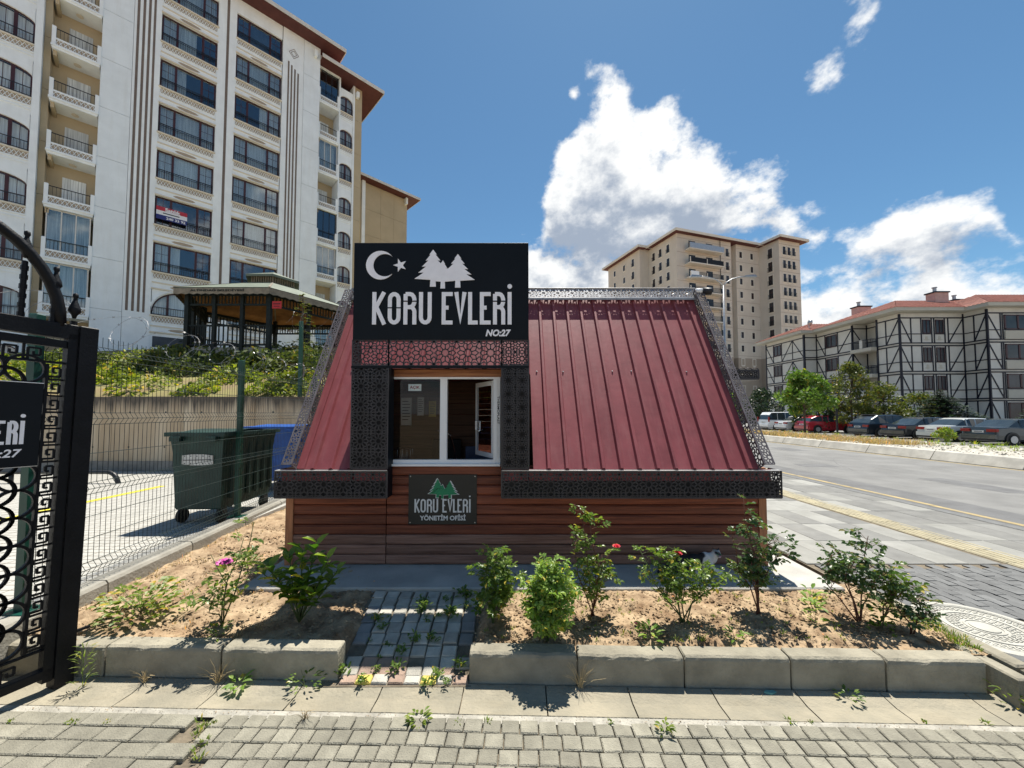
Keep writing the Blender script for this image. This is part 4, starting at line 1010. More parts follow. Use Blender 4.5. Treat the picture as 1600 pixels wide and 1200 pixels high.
# name plate hung on the gate
gp = thing('gate_plate', 'black name plate with white house number hung on the iron gate', 'sign', tuple(gate.location), grot, local=True)
gp.rotation_euler = gate.rotation_euler
MB().cbox(-.96, -.205, -.040, -.034, 1.46, 1.985, .001).build('board', 'sign_black', gp)
MB().box(-.962, -.203, -.0345, -.0325, 1.456, 1.989).build('edge', 'flashing', gp)
def gx(f): return -.96 + .175 + f*.51
adv = [('K',0,.1),('O',.112,.203),('R',.225,.318),('U',.335,.425),('E',.498,.578),('V',.587,.675),('L',.688,.757),('E',.772,.85),('R',.866,.953),('I',.97,1.0)]
for ch, a, b in adv: letter(ch, 'letter', 'letter_white', gp, gx(a), gx(b), 1.60, 1.745, .018, -.0405, .003)
MB().lathe([(.011,0),(.011,.003)], 14, (gx(.985), -.0435, 1.775), 'y').build('letter_dot', 'letter_white', gp)
text('NO:27', 'lettering', 'letter_white', gp, (gx(.80), -.0425, 1.545), .20, .05, .0015, .2, .002)
emblem(gp, gx(.48), 1.80, .36, 'letter_white', -.0402, .003)

# ================================================================== WIRE FENCE on its concrete base
def fx(y): return -3.64 - .10*(y-3.33)
fb = thing('fence_base', 'low concrete base wall under the green wire fence', 'wall', (fx(5), 5, 0))
for y0 in np.arange(.4, 9.8, 1.02):
    y1 = y0 + 1.005; mb = MB()
    mb.add([(fx(y)+dx, y, z) for y in (y0, y1) for dx, z in ((-.10,-.1),(.10,-.1),(.09,.10),(.07,.125),(-.08,.125),(-.10,.10))], [(5,4,3,2,1,0),(6,7,8,9,10,11)] + [(i, (i+1) % 6, (i+1) % 6+6, i+6) for i in range(6)])
    mb.build('base_block', 'concrete', fb, fixn=True)
fen = thing('wire_fence', 'green welded wire mesh fence between the gate and the office', 'fence', (fx(5.5), 5.5, .12))
zs = [(.16,0),(.22,0),(.27,.035),(.32,0),(.90,0),(.95,.035),(1.0,0),(1.50,0),(1.55,.035),(1.60,0),(2.08,0),(2.13,.035),(2.18,0),(2.27,0)]
wm, wc = MB().tube([(d, 0, z) for z, d in zs], .0028, 4).mesh('upright_wire', 'fence_wire')
for k in range(0, 128):
    y = 2.95 + k*.05; inst(wm, 'upright_wire', (fx(y)+wc[0], y, wc[2]), fen)
for z, d in ((.22,0),(.27,.035),(.32,0),(.52,0),(.71,0),(.90,0),(.95,.035),(1.0,0),(1.25,0),(1.50,0),(1.55,.035),(1.60,0),(1.84,0),(2.08,0),(2.13,.035),(2.18,0)):
    MB().tube([(fx(2.95)+d+.004, 2.95, z), (fx(9.3)+d+.004, 9.3, z)], .0028, 4).build('cross_wire', 'fence_wire', fen)
for y in (2.93, 5.54, 8.10): 
    p = MB().cbox(fx(y)-.085, fx(y)-.025, y-.03, y+.03, .05, 2.36, .006).build('post', 'green_post', fen)
    MB().cbox(fx(y)-.15, fx(y)+.04, y-.08, y+.08, .124, .134, .003).build('foot_plate', 'green_post', p)
def coil(name, label, p0, p1, n, rad, z, seed):
    rs = random.Random(seed); t = thing(name, label, 'razor wire', (p0[0], p0[1], z))
    pts = []; m = n*22
    p0 = Vector((*p0, 0)); p1 = Vector((*p1, 0)); d = (p1-p0); side = Vector((-d.y, d.x, 0)).normalized(); dn = d.normalized()
    for i in range(m+1):
        a = 2*PI*i/22; q = p0 + d*(i/m) + dn*(.16*math.sin(a*.5)); r = rad*(1+.12*math.sin(i*.37))
        pts.append((q.x + side.x*r*math.cos(a) + dn.x*.12*math.sin(a), q.y + side.y*r*math.cos(a) + dn.y*.12*math.sin(a), z + r*math.sin(a)))
    MB().tube(pts, .0014, 4).build('coil_wire', 'razor', t)
    mb = MB()
    for i in range(0, m, 2):
        p = Vector(pts[i]); q = Vector(pts[i+1]); dd = (q-p).normalized(); s = dd.orthogonal().normalized()*.013
        mb.add([p-s-dd*.012, p+s+dd*.012, p+s*.3, p-s*.3, p-s+dd*.012, p+s-dd*.012], [(0,3,1,2),(4,2,5,3)])
    mb.build('barbs', 'razor', t)
coil('razor_wire', 'coil of razor wire along the top of the mesh fence beside the gate', (fx(2.6), 2.6), (fx(9.2), 9.2), 19, .15, 2.37, 1)

# ================================================================== WASTE CONTAINERS
def container(name, label, x0, x1, y0, y1, z0, mat, sticker=False):
    t = thing(name, label, 'waste container', ((x0+x1)/2, (y0+y1)/2, z0), 0, 'waste containers behind the fence')
    zb, zt = z0+.20, z0+1.26; tp = .07
    mb = MB()
    lev = [(zb, tp), (zb+.02, tp-.01), (zt-.30, .03), (zt-.28, .03), (zt, .0)]
    for z, i in lev: mb.v += [(x0+i,y0+i,z),(x1-i,y0+i,z),(x1-i,y1-i,z),(x0+i,y1-i,z)]
    for k in range(len(lev)-1):
        for i in range(4): mb.f.append((4*k+i, 4*k+(i+1) % 4, 4*k+4+(i+1) % 4, 4*k+4+i))
    mb.f.append((3,2,1,0)); b = mb.build('body', mat, t)
    for k in range(6): MB().prismz([(x1-.035, y0+.2+k*.17), (x1-.01, y0+.22+k*.17), (x1-.01, y0+.27+k*.17), (x1-.035, y0+.29+k*.17)], zb+.12, zt-.1).build('side_rib', mat, b)
    mb = MB(); e = .04
    for a in ((x0-e,x1+e,y0-e,y0+.02),(x0-e,x1+e,y1-.02,y1+e),(x0-e,x0+.02,y0+.02,y1-.02),(x1-.02,x1+e,y0+.02,y1-.02)): mb.cbox(*a, zt-.045, zt+.012, .006)
    mb.build('rim', mat, t)
    for x in (x0+.06, x1-.20): MB().cbox(x, x+.14, y0-.075, y0-.0, zt-.11, zt-.046, .006).build('lift_lug', mat, t)
    mb = MB(); n = 8       # open lid folded back, rounded
    for j in (0, 1):
        for k in range(n+1):
            a = PI*k/n; mb.v.append((x0+.01+j*(x1-x0-.02), (y0+y1)/2-math.cos(a)*(y1-y0)/2*.96, zt-.06+.10*math.sin(a)))
    for k in range(n): mb.f.append((k, k+1, n+2+k, n+1+k))
    mb.build('lid', mat, t)
    for x in (x0+.10, x1-.10):
        for y in (y0+.14, y1-.14):
            w = MB().lathe([(.03,-.022),(.095,-.022),(.10,-.012),(.10,.012),(.095,.022),(.03,.022)], 18, (x, y, z0+.10), 'x').build('wheel', 'rubber', t, False)
            MB().cbox(x-.035, x+.035, y-.04, y+.06, z0+.10, zb+.0, .004).build('fork', 'iron', w)
    if sticker:
        MB().prism([(x0+.17,z0+.83),(x0+.30,z0+.815),(x0+.46,z0+.815),(x0+.60,z0+.83),(x0+.60,z0+.95),(x0+.46,z0+.965),(x0+.30,z0+.965),(x0+.17,z0+.95)], y0+.018, y0+.028).build('sticker', 'sticker', t)
        mb = MB(); mb.bar((x0+.19,y0+.0165,z0+.885),(x0+.58,y0+.0165,z0+.892),.002,.010,up=(0,0,1)); 
        for i in range(5):
            for z in (.835,.935): mb.box(x0+.20+i*.085, x0+.215+i*.085, y0+.0155, y0+.0175, z0+z, z0+z+.012)
        mb.build('print', 'ink', t)
    return t
container('waste_container', 'green wheeled waste container with torn white sticker behind the fence', -4.74, -3.99, 5.33, 6.52, .06, 'bin_green', True)
container('waste_container', 'blue wheeled waste container standing behind the green one', -5.22, -4.20, 7.55, 8.85, .06, 'bin_blue')

# ================================================================== RETAINING WALL, HILLSIDE
rw = thing('retaining_wall', 'stained concrete retaining wall at the foot of the green slope', 'wall', (-10, 10.5, 0))
for k in range(18):
    x1 = -5.03 - (k-3)*1.94; x0 = x1 - 1.925
    MB().box(x0, x1, 10.42, 10.68, .30, 2.035 + .004*(k % 3)).build('wall_panel', 'ret_wall', rw)
    for dx in (.48, 1.45):
        for z in (1.62, .68): MB().lathe([(.022,-.001),(.022,.004)], 10, (x0+dx, 10.416, z), 'y').build('tie_hole', 'ink', rw)
MB().box(-35, 1.5, 10.45, 10.72, -.1, 2.01).build('wall_core', 'ret_footing', rw)
MB().box(-35, 1.5, 10.36, 10.44, -.1, .30).build('footing', 'ret_footing', rw)
def hz(x, y):
    t = max(0, min(1, (y-10.7)/6.6)); z = 2.0 + 2.15*(t**.8) + max(0, min(1, (y-17.5)/6.))*1.35
    return z
mb = MB(); nx, ny = 70, 60
for j in range(ny+1):
    for i in range(nx+1):
        x = -70 + i*75/nx; y = 10.66 + (60-10.66)*(j/ny)**1.7
        mb.v.append((x, y, hz(x, y) + .05*math.sin(x*1.7+y)*math.sin(y*1.3) if j else hz(x,y)-.02))
for j in range(ny):
    for i in range(nx): a = j*(nx+1)+i; mb.f.append((a, a+1, a+nx+2, a+nx+1))
struct(mb.build('hillside', 'hill_soil', None, True), 'earth slope rising behind the retaining wall')
def leaf_cloud(n, place, size, rs, up=.5):
    """many small two-triangle leaves; place() -> centre"""
    mb = MB()
    for i in range(n):
        c = Vector(place(i)); s = size*rs.uniform(.6, 1.4)
        d = Vector((rs.gauss(0,1), rs.gauss(0,1), rs.gauss(0,1)*.7+up)).normalized(); e = d.orthogonal().normalized()
        e = Matrix.Rotation(rs.uniform(0, 2*PI), 3, d) @ e; f = d.cross(e)
        mb.add([c-e*s, c+f*s*.45, c+e*s, c-f*s*.45], [(0,1,2),(0,2,3)])
    return mb
rs = random.Random(11)
spots = []
for k in range(210):
    y = 10.9 + rs.random()**1.0*6.4; x = -(rs.random())*30 - 1.0
    spots.append((x, y, rs.uniform(.25, .75)))
def hp_(i):
    x, y, r = spots[i % len(spots)]
    a = rs.uniform(0, 2*PI); q = r*math.sqrt(rs.random())*1.3; xx, yy = x+q*math.cos(a), y+q*math.sin(a)*.8
    if yy < 10.75: yy = 10.75 + rs.random()*.3
    return (xx, yy, hz(xx, yy) + rs.random()**1.2*r*.85*(1-q/(r*1.35)) + .02)
struct(leaf_cloud(60000, hp_, .075, rs, .9).build('hill_shrubbery', 'leaf_hill'), 'low yellow green shrubs covering the slope', 'stuff')
jspots = [(-14+k*1.15+rs.uniform(-.4,.4), 16.2+rs.uniform(-.6,.9), rs.uniform(.6,1.0)) for k in range(13)] + [(-17.5,14.8,.8),(-15.6,14.5,.7),(-12.4,14.6,.9),(-8.2,14.2,.8)] + [(-13.6+k*.72, 14.9+.35*math.sin(k*2.1), 1.0+.2*math.sin(k*1.3)) for k in range(11)] + [(-12.9+k*.66, 13.45+.25*math.sin(k*1.9), 1.05+.2*math.sin(k*2.3)) for k in range(12)]
def jp_(i):
    x, y, r = jspots[i % len(jspots)]; a = rs.uniform(0, 2*PI); q = r*math.sqrt(rs.random()); xx, yy = x+q*math.cos(a), y+q*math.sin(a)*.7
    return (xx, yy, hz(xx, yy) + rs.random()*r*.78*(1-(q/r)**2))
struct(leaf_cloud(38000, jp_, .08, rs, .6).build('juniper_shrubbery', 'leaf_juniper'), 'dark spreading junipers along the top of the slope', 'stuff')
# fence on the wall top
f2 = thing('wall_fence', 'tall green post with wire mesh standing on the retaining wall', 'fence', (-5.85, 10.55, 2.03))
MB().cbox(-5.88, -5.80, 10.51, 10.59, 2.03, 4.14, .006).build('post', 'green_post', f2)
for k in range(0, 30): MB().tube([(-5.78+k*.06, 10.56, 2.06), (-5.78+k*.06, 10.56, 3.95)], .0035, 4).build('upright_wire', 'fence_wire', f2)
for k in range(0, 11): MB().tube([(-5.84, 10.565, 2.1+k*.18), (-3.9, 10.565, 2.1+k*.18)], .0035, 4).build('cross_wire', 'fence_wire', f2)
coil('razor_wire', 'coil of razor wire on the tall post behind the office', (-6.4, 10.55), (-4.2, 10.55), 4, .24, 4.15, 3)

# ================================================================== GAZEBO
gc = Vector((-10.75, 17.1)); GA = 3.55; gz0 = 4.05
gaz = thing('gazebo', 'hexagonal garden gazebo with green roof and dark posts above the slope', 'gazebo', (gc.x, gc.y, gz0))
hexp = [(gc.x + GA*math.cos(R(60*k)), gc.y + GA*math.sin(R(60*k))) for k in range(6)]
hexi = [(gc.x + (GA-.45)*math.cos(R(60*k)), gc.y + (GA-.45)*math.sin(R(60*k))) for k in range(6)]
EZ = 6.22
for k in range(6):
    a, b = hexp[k], hexp[(k+1) % 6]; tpz = EZ+1.0; ca = (gc.x + .9*math.cos(R(60*k)), gc.y + .9*math.sin(R(60*k))); cb = (gc.x + .9*math.cos(R(60*k+60)), gc.y + .9*math.sin(R(60*k+60)))
    MB().add([(*a,EZ+.03),(*b,EZ+.03),(*cb,tpz),(*ca,tpz),(*a,EZ),(*b,EZ),(*cb,tpz-.06),(*ca,tpz-.06)], [(0,1,2,3),(0,4,5,1)]).build('roof_panel', 'gz_roof', gaz)
    MB().add([(*a,EZ-.0),(*b,EZ-.0),(*cb,tpz-.05),(*ca,tpz-.05)], [(3,2,1,0)]).build('ceiling_panel', 'gz_ceiling', gaz)
    # scalloped valance
    mb = MB(); n = 24; A = Vector((*a,0)); B = Vector((*b,0))
    for i in range(n+1):
        p = A.lerp(B, i/n); mb.v += [(p.x,p.y,EZ+.03), (p.x,p.y,EZ-.20-.04*abs(math.sin(i*PI/2)))]
    for i in range(n): mb.f.append((2*i, 2*i+1, 2*i+3, 2*i+2))
    mb.build('valance', 'gz_fascia', gaz)
    MB().bar((*a,EZ+.02), (*ca,tpz-.03), .06).build('hip_rafter', 'gz_fascia', gaz)
    i0, i1 = hexi[k], hexi[(k+1) % 6]
    MB().cbox(i0[0]-.075, i0[0]+.075, i0[1]-.075, i0[1]+.075, gz0-.3, EZ+.12, .004).build('post', 'gz_post', gaz)
    MB().bar((*i0, EZ-.12), (*i1, EZ-.12), .07, .12).build('beam', 'gz_post', gaz); MB().bar((*i0, EZ-.52), (*i1, EZ-.52), .05, .07).build('beam', 'gz_post', gaz)
    mb = MB()
    for j in range(1, 24):
        p = Vector(i0).lerp(Vector(i1), j/24); mb.bar((p.x,p.y,EZ-.5), (p.x,p.y,EZ-.14), .03)
    mb.build('frieze_slats', 'gz_post', gaz)
    for q in ((.33,.67) if k in (3,4) else (.5,)):
        m_ = Vector(i0).lerp(Vector(i1), q); MB().cbox(m_.x-.06, m_.x+.06, m_.y-.06, m_.y+.06, gz0-.3, EZ-.1, .004).build('post', 'gz_post', gaz)
    if k != 5:
        MB().bar((*i0, gz0+.85), (*i1, gz0+.85), .05, .06).build('hand_rail', 'gz_post', gaz); MB().bar((*i0, gz0+.12), (*i1, gz0+.12), .05, .06).build('hand_rail', 'gz_post', gaz)
        mb = MB()
        for j in range(1, 18):
            p = Vector(i0).lerp(Vector(i1), j/18); mb.bar((p.x,p.y,gz0+.12), (p.x,p.y,gz0+.85), .035)
        mb.build('balusters', 'gz_post', gaz)
    c0 = (gc.x + 1.15*math.cos(R(60*k)), gc.y + 1.15*math.sin(R(60*k))); c1 = (gc.x + 1.15*math.cos(R(60*k+60)), gc.y + 1.15*math.sin(R(60*k+60)))
    MB().add([(*c0,EZ+1.30),(*c1,EZ+1.30),(gc.x,gc.y,EZ+1.72),(*c0,EZ+1.20),(*c1,EZ+1.20)], [(0,1,2),(0,3,4,1),(3,4,2)]).build('lantern_roof', 'gz_roof', gaz)
    mb = MB()
    for j in range(9):
        p = Vector(ca).lerp(Vector(cb), j/9); mb.bar((p.x,p.y,EZ+.9), (p.x,p.y,EZ+1.3), .04)
    mb.build('lantern_slats', 'gz_fascia', gaz)
MB().prismz(hexi, gz0-.35, gz0+.02).build('floor', 'concrete', gaz)
mid = (Vector(hexp[4]) + Vector(hexp[5]))/2
text('ALTINDAĞ BELEDİYESİ', 'lettering', 'gz_post', gaz, (mid.x-.15, mid.y-.015, EZ-.08), 2.0, .10, .003, 0, .002)
rsn = thing('red_notice', 'small red notice board fixed to a gazebo post', 'sign', (hexi[5][0]+.12, hexi[5][1]-.1, EZ-.6))
q = (hexi[5][0]+.35, hexi[5][1]-.12); MB().box(q[0]-.17, q[0]+.17, q[1]-.01, q[1]+.01, EZ-.70, EZ-.42).build('plate', 'red_sign', rsn)
mb = MB(); mb.box(q[0]-.13, q[0]+.13, q[1]-.013, q[1]-.0105, EZ-.54, EZ-.50); mb.box(q[0]-.11, q[0]+.11, q[1]-.013, q[1]-.0105, EZ-.63, EZ-.60); mb.build('print', 'rose_dry', rsn)

# ================================================================== WHITE APARTMENT BLOCK (left), local frame: x along facade, y inwards
aang = math.atan2(.7025, .7117)
blk = thing('apartment_block', 'tall white apartment block with dark window bands and maroon eaves', 'apartment block', (-22.4, 24.2, 0), aang, local=True)
FL = 3.03; ZT = [30.65-FL*k for k in range(7)]; WH = 1.89
# solid core and plain walls
MB().box(-11.9, 12.87, 2.0, 13, 4.0, 31.7).build('core', 'room_dark', blk); MB().box(-12, -11.91, 1.2, 13, 4.5, 31.7).build('wall', 'stucco', blk)
def wallbox(x0, x1, y0, y1, z0, z1, mat='stucco', name='wall'): return MB().box(x0, x1, y0, y1, z0, z1).build(name, mat, blk)
wallbox(-1.70, -.45, 0, .5, 4.5, 31.75); wallbox(2.45, 3.50, 0, .5, 4.5, 31.75); wallbox(6.45, 7.92, 0, .5, 4.5, 31.75)
for x0, x1 in ((-3.02, -1.715), (7.935, 9.15)):
    wallbox(x0+.01, x1, .05, 2.0, 4.5, 31.75)
    for k in range(9):
        z1 = min(31.74, 31.95-FL*k); z0 = 31.95-FL*(k+1)+.022
        wallbox(x0, x1, -.012, .049, max(z0, 4.6), z1, 'stucco_panel', 'wall_panel')
for x0, x1, zt in ((-1.58,-1.46,31.7),(-1.32,-1.20,31.7),(-1.07,-.95,31.7),(-.83,-.72,31.7),(2.92,3.07,31.7),(6.80,6.91,29.2),(7.02,7.13,29.0),(7.25,7.36,28.8),(7.48,7.59,28.6)):
    wallbox(x0, x1, -.010, .01, 7.85, zt, 'brown_stripe', 'relief_stripe')
for q in (.34, .20):
    mb = MB(); c = (7.2, 30.0)
    for a, b in (((-q,0),(0,q*1.15)),((0,q*1.15),(q,0)),((q,0),(0,-q*1.15)),((0,-q*1.15),(-q,0))): mb.bar((c[0]+a[0],-.005,c[1]+a[1]), (c[0]+b[0],-.005,c[1]+b[1]), .02, .045, up=(0,1,0))
    mb.build('diamond_ornament', 'brown_stripe', blk)
# three-light window with railing, shared meshes
WWd = 2.84
def win_meshes(w, h, splits, pre):
    fr = MB(); t = .075
    fr.box(0, w, 0, .07, 0, t); fr.box(0, w, 0, .07, h-t, h); fr.box(0, t, 0, .07, t, h-t); fr.box(w-t, w, 0, .07, t, h-t)
    for s_ in splits: fr.box(s_*w-.06, s_*w+.06, -.004, .07, t, h-t)
    out = [('window', fr.mesh('window', 'maroon_frame'))]
    ed_ = [0] + list(splits) + [1]; mt = MB()
    for i in range(len(ed_)-1):
        a = ed_[i]*w+.06; b = ed_[i+1]*w-.06
        out.append(('pane', MB().box(a, b, .030, .036, t, h-t).mesh('pane', 'glass')))
        if len(splits) != 2 or i != 1:
            mt.box((a+b)/2-.012, (a+b)/2+.012, .018, .03, t, h-t)
            for q in (.33,.66): mt.box(a, b, .018, .03, t+(h-2*t)*q-.01, t+(h-2*t)*q+.01)
    out.append(('glazing_bars', mt.mesh('glazing_bars', 'maroon_frame')))
    rl = MB(); rl.box(0, w, -.10, -.07, .60, .64); rl.box(0, w, -.10, -.07, .50, .525); rl.box(0, w, -.10, -.07, .05, .08)
    k = 0
    while k*.115 < w: rl.box(k*.115, k*.115+.016, -.092, -.078, .08, .60); k += 1
    out.append(('railing', rl.mesh('railing', 'iron')))
    return out
WM = win_meshes(WWd, WH, (.265, .735), 'a')
CURT = {k: MB().box(.05, WWd-.05, .22, .24, 0, WH).mesh('curtain_or_dark', k) for k in ('curtain_white','curtain_blind','unlit_room')}  # the dark one paints room shade behind bare panes
spm = MB(); spm.box(0, WWd+.06, 0, .42, -1.14, 0)                      # spandrel body below a window
spl = [('spandrel', spm.mesh('spandrel', 'stucco'))]
spl.append(('sill', MB().box(-.04, WWd+.10, -.10, .06, -.09, .0).mesh('sill', 'cream')))
spl.append(('lattice_ground', MB().box(.06, WWd, -.006, .004, -.43, -.10).mesh('lattice_ground', 'tan_lattice')))
lt = MB(); n = 19; w_ = (WWd-.06)/n
for i in range(n):
    x = .06+i*w_; lt.bar((x,-.018,-.43), (x+w_,-.018,-.10), .02, .035, up=(0,1,0), caps=False); lt.bar((x+w_,-.018,-.43), (x,-.018,-.10), .02, .035, up=(0,1,0), caps=False)
lt.box(.0, WWd+.06, -.03, .0, -.47, -.43)
spl.append(('lattice_band', lt.mesh('lattice_band', 'stucco')))
md = MB(); md.box(0, WWd+.06, -.04, .0, -.74, -.66)
md.box(-.02, WWd+.08, -.09, .0, -1.14, -1.06)
spl.append(('moulding', md.mesh('moulding', 'cream')))
med = MB().prism([(.85,-.90),(1.0,-.83),(1.2,-.815),(1.42,-.80),(1.64,-.815),(1.84,-.83),(1.99,-.90),(1.84,-.965),(1.64,-.985),(1.42,-1.0),(1.2,-.985),(1.0,-.965)], -.012, .0)
spl.append(('medallion', med.mesh('medallion', 'tan_lattice')))
def put(meshlist, x, y, z, first=None):
    root = None
    for nm, (me, c) in meshlist:
        o = inst(me, nm, (x+c[0], y+c[1], z+c[2]), root or blk)
        if root is None: root = o
    return root
rw_ = random.Random(5)
CK = [['w','d','b','b','w','d','w','w'], ['d','w','b','w','b','w','w','w']]
for c, x in enumerate((-.42, 3.53)):
    for k, zt in enumerate(ZT):
        w = put(WM, x, .16, zt-WH)
        kk = {'w':'curtain_white','b':'curtain_blind','d':'unlit_room'}[([['b','b','b','w','w','d','w'],['d','b','w','w','w','w','d']][c])[k]]
        me, cc = CURT[kk]; fq = rw_.choice((1., 1., .62, .45, .8)); sdq = rw_.choice((-1, 1))
        inst(me, 'curtain_or_dark', (x+cc[0]+sdq*(1-fq)*WWd*.48, .16+cc[1], zt-WH+cc[2]), w, None, (fq, 1, 1))
        put(spl, x-.03, .04, zt-WH)
    wallbox(x-.03, x+WWd+.03, .04, .42, ZT[0], 31.75)
    # arched ground floor window
    zs_, zsp = 7.80, 8.05; xc = x+WWd/2; hw = WWd/2; rise = 1.36
    n = 20; mb = MB(); top = ZT[6]-WH-1.14
    for i in range(n+1):
        a = PI*i/n; px = xc-hw*math.cos(a); pz = zsp+rise*math.sin(a)
        for y in (.04, .42): mb.v += [(px, y, pz), (px, y, top)]
    for i in range(n):
        a = 4*i; b = a+4; mb.f += [(a, b, b+1, a+1), (a+2, a+3, b+3, b+2), (a, a+2, b+2, b)]
    mb.build('arch_wall', 'stucco', blk, fixn=True)
    mb = MB()
    for i in range(n):
        a0, a1 = PI*i/n, PI*(i+1)/n
        mb.bar((xc-(hw+.09)*math.cos(a0), .03, zsp+(rise+.09)*math.sin(a0)), (xc-(hw+.09)*math.cos(a1), .03, zsp+(rise+.09)*math.sin(a1)), .08, .14, up=(0,1,0))
    mb.build('arch_moulding', 'stucco', blk)
    mb = MB(); n = 20
    for i in range(n):
        a0, a1 = PI*i/n, PI*(i+1)/n
        mb.bar((xc-(hw-.04)*math.cos(a0), .2, zsp+(rise-.04)*math.sin(a0)), (xc-(hw-.04)*math.cos(a1), .2, zsp+(rise-.04)*math.sin(a1)), .07, .08, up=(0,1,0))
    for dx in (-.66, .66): mb.box(xc+dx-.06, xc+dx+.06, .16, .23, zs_, zsp+rise*.86)
    mb.box(x, x+WWd, .16, .23, zs_, zs_+.08)
    w = mb.build('arched_window', 'maroon_frame', blk)
    mb = MB(); vs = [(xc-(hw-.05)*math.cos(PI*i/n), .20, zsp+(rise-.05)*math.sin(PI*i/n)) for i in range(n+1)] + [(x+WWd-.05, .2, zs_), (x+.05, .2, zs_)]
    mb.add(vs, [tuple(range(len(vs)))]).build('pane', 'glass', w)
    mb = MB(); mb.add([(p[0], .34, p[2]) for p in vs], [tuple(range(len(vs)))]).build('curtain_or_dark', 'curtain_white', w)
    rl = MB(); rl.box(x, x+WWd, .06, .09, zs_+.5, zs_+.54); rl.box(x, x+WWd, .06, .09, zs_+.05, zs_+.08)
    for k in range(25): rl.box(x+k*.115, x+k*.115+.016, .068, .082, zs_+.08, zs_+.5)
    rl.build('railing', 'iron', w)
    put(spl, x-.03, .04, zs_); wallbox(x-.03, x+WWd+.03, .045, .42, 4.5, zs_-1.14)
    MB().box(x+.1, x+WWd-.2, .03, .06, 5.75, 6.45).build('basement_window', 'unlit_room', blk)
# left: beige recess with balconies, arched bay
wallbox(-5.23, -3.02, 1.15, 2.0, 4.5, 31.75, 'beige')
for k in range(9): wallbox(-5.22, -4.96, .35, .40, 4.6 if k == 8 else 31.95-FL*(k+1)+.02, min(31.7, 31.95-FL*k), 'beige', 'wall_panel')
wallbox(-5.21, -4.97, .40, 1.15, 4.5, 31.7, 'beige')
wallbox(-5.50, -5.23, -.05, 1.2, 4.5, 31.75)
wallbox(-12, -8.2, -.0, 1.2, 4.5, 31.75)
def balcony(x0, x1, yf, yb, z, style):
    t = MB().box(x0-.06, x1+.04, yf-.06, yb, z-.16, z+.0).build('balcony', 'stucco', blk)
    MB().box(x0-.10, x1+.06, yf-.11, yf+.06, z-.03, z+.09).build('slab_moulding', 'stucco', t)
    MB().box(x0, x1, yf+.03, yf+.05, z+.09, z+.45).build('parapet_ground', 'tan_lattice', t)
    mb = MB(); n = max(5, int((x1-x0)/.16)); w = (x1-x0)/n
    for i in range(n):
        a = x0+i*w; mb.bar((a,yf+.015,z+.10),(a+w,yf+.015,z+.44),.02,.05,up=(0,1,0),caps=False); mb.bar((a+w,yf+.015,z+.10),(a,yf+.015,z+.44),.02,.05,up=(0,1,0),caps=False)
    mb.box(x0, x1, yf-.02, yf+.06, z+.44, z+.53); mb.build('parapet_lattice', 'stucco', t)
    for x in (x0, x1): MB().cbox(x-.08, x+.08, yf-.04, yf+.10, z+.05, z+1.18, .015).build('parapet_post', 'stucco', t)
    rl = MB(); rl.box(x0, x1, yf+.01, yf+.04, z+1.06, z+1.10)
    k = 0
    while x0+k*.14 < x1-.1:
        a = x0+.08+k*.14; rl.box(a, a+.014, yf+.018, yf+.032, z+.53, z+1.06); k += 1
    rl.build('railing', 'iron', t)
    if style == 'open':
        MB().lathe([(.16,0),(.15,.03),(.06,.06)], 12, ((x0+x1)/2, (yf+yb)/2, z-.225)).build('ceiling_lamp', 'cream', t)
        MB().box(x0+.45, x1-.35, yb-.04, yb-.02, z, z+2.2).build('balcony_door', 'curtain_blind', t)
        MB().box(x0-.02, x0+.12, yf+.1, yb, z-.45, z-.16).build('bracket', 'beige', t)
    else:
        mb = MB(); zz0, zz1 = z+.53, z+FL-.18
        for i in range(4):
            a = x0+.05+(x1-x0-.1)*i/3; mb.box(a-.025, a+.025, yf+.10, yf+.14, zz0, zz1)
        mb.box(x0, x1, yf+.10, yf+.14, zz1-.05, zz1); mb.box(x0, x1, yf+.10, yf+.14, zz0, zz0+.05)
        g = mb.build('glazing_frame', 'iron' if style == 'dark' else 'fascia', t)
        MB().box(x0+.03, x1-.03, yf+.115, yf+.122, zz0, zz1).build('glazing', 'glass_dark' if style == 'dark' else 'glass', t)
        MB().box(x0+.05, x1-.05, yf+.5, yf+.52, zz0, zz1).build('curtain_or_dark', 'curtain_blind' if style != 'dark' else 'unlit_room', t)  # dark style: sheet painted as the unlit interior, no curtain
for k in range(9):
    z = 31.2-FL*(k) - FL*.0
    zz_ = 22.27 + FL*(2-k) + FL
    balcony(-4.84, -3.10, -.02, 1.15, zz_, 'open' if k < 7 else 'glazed')
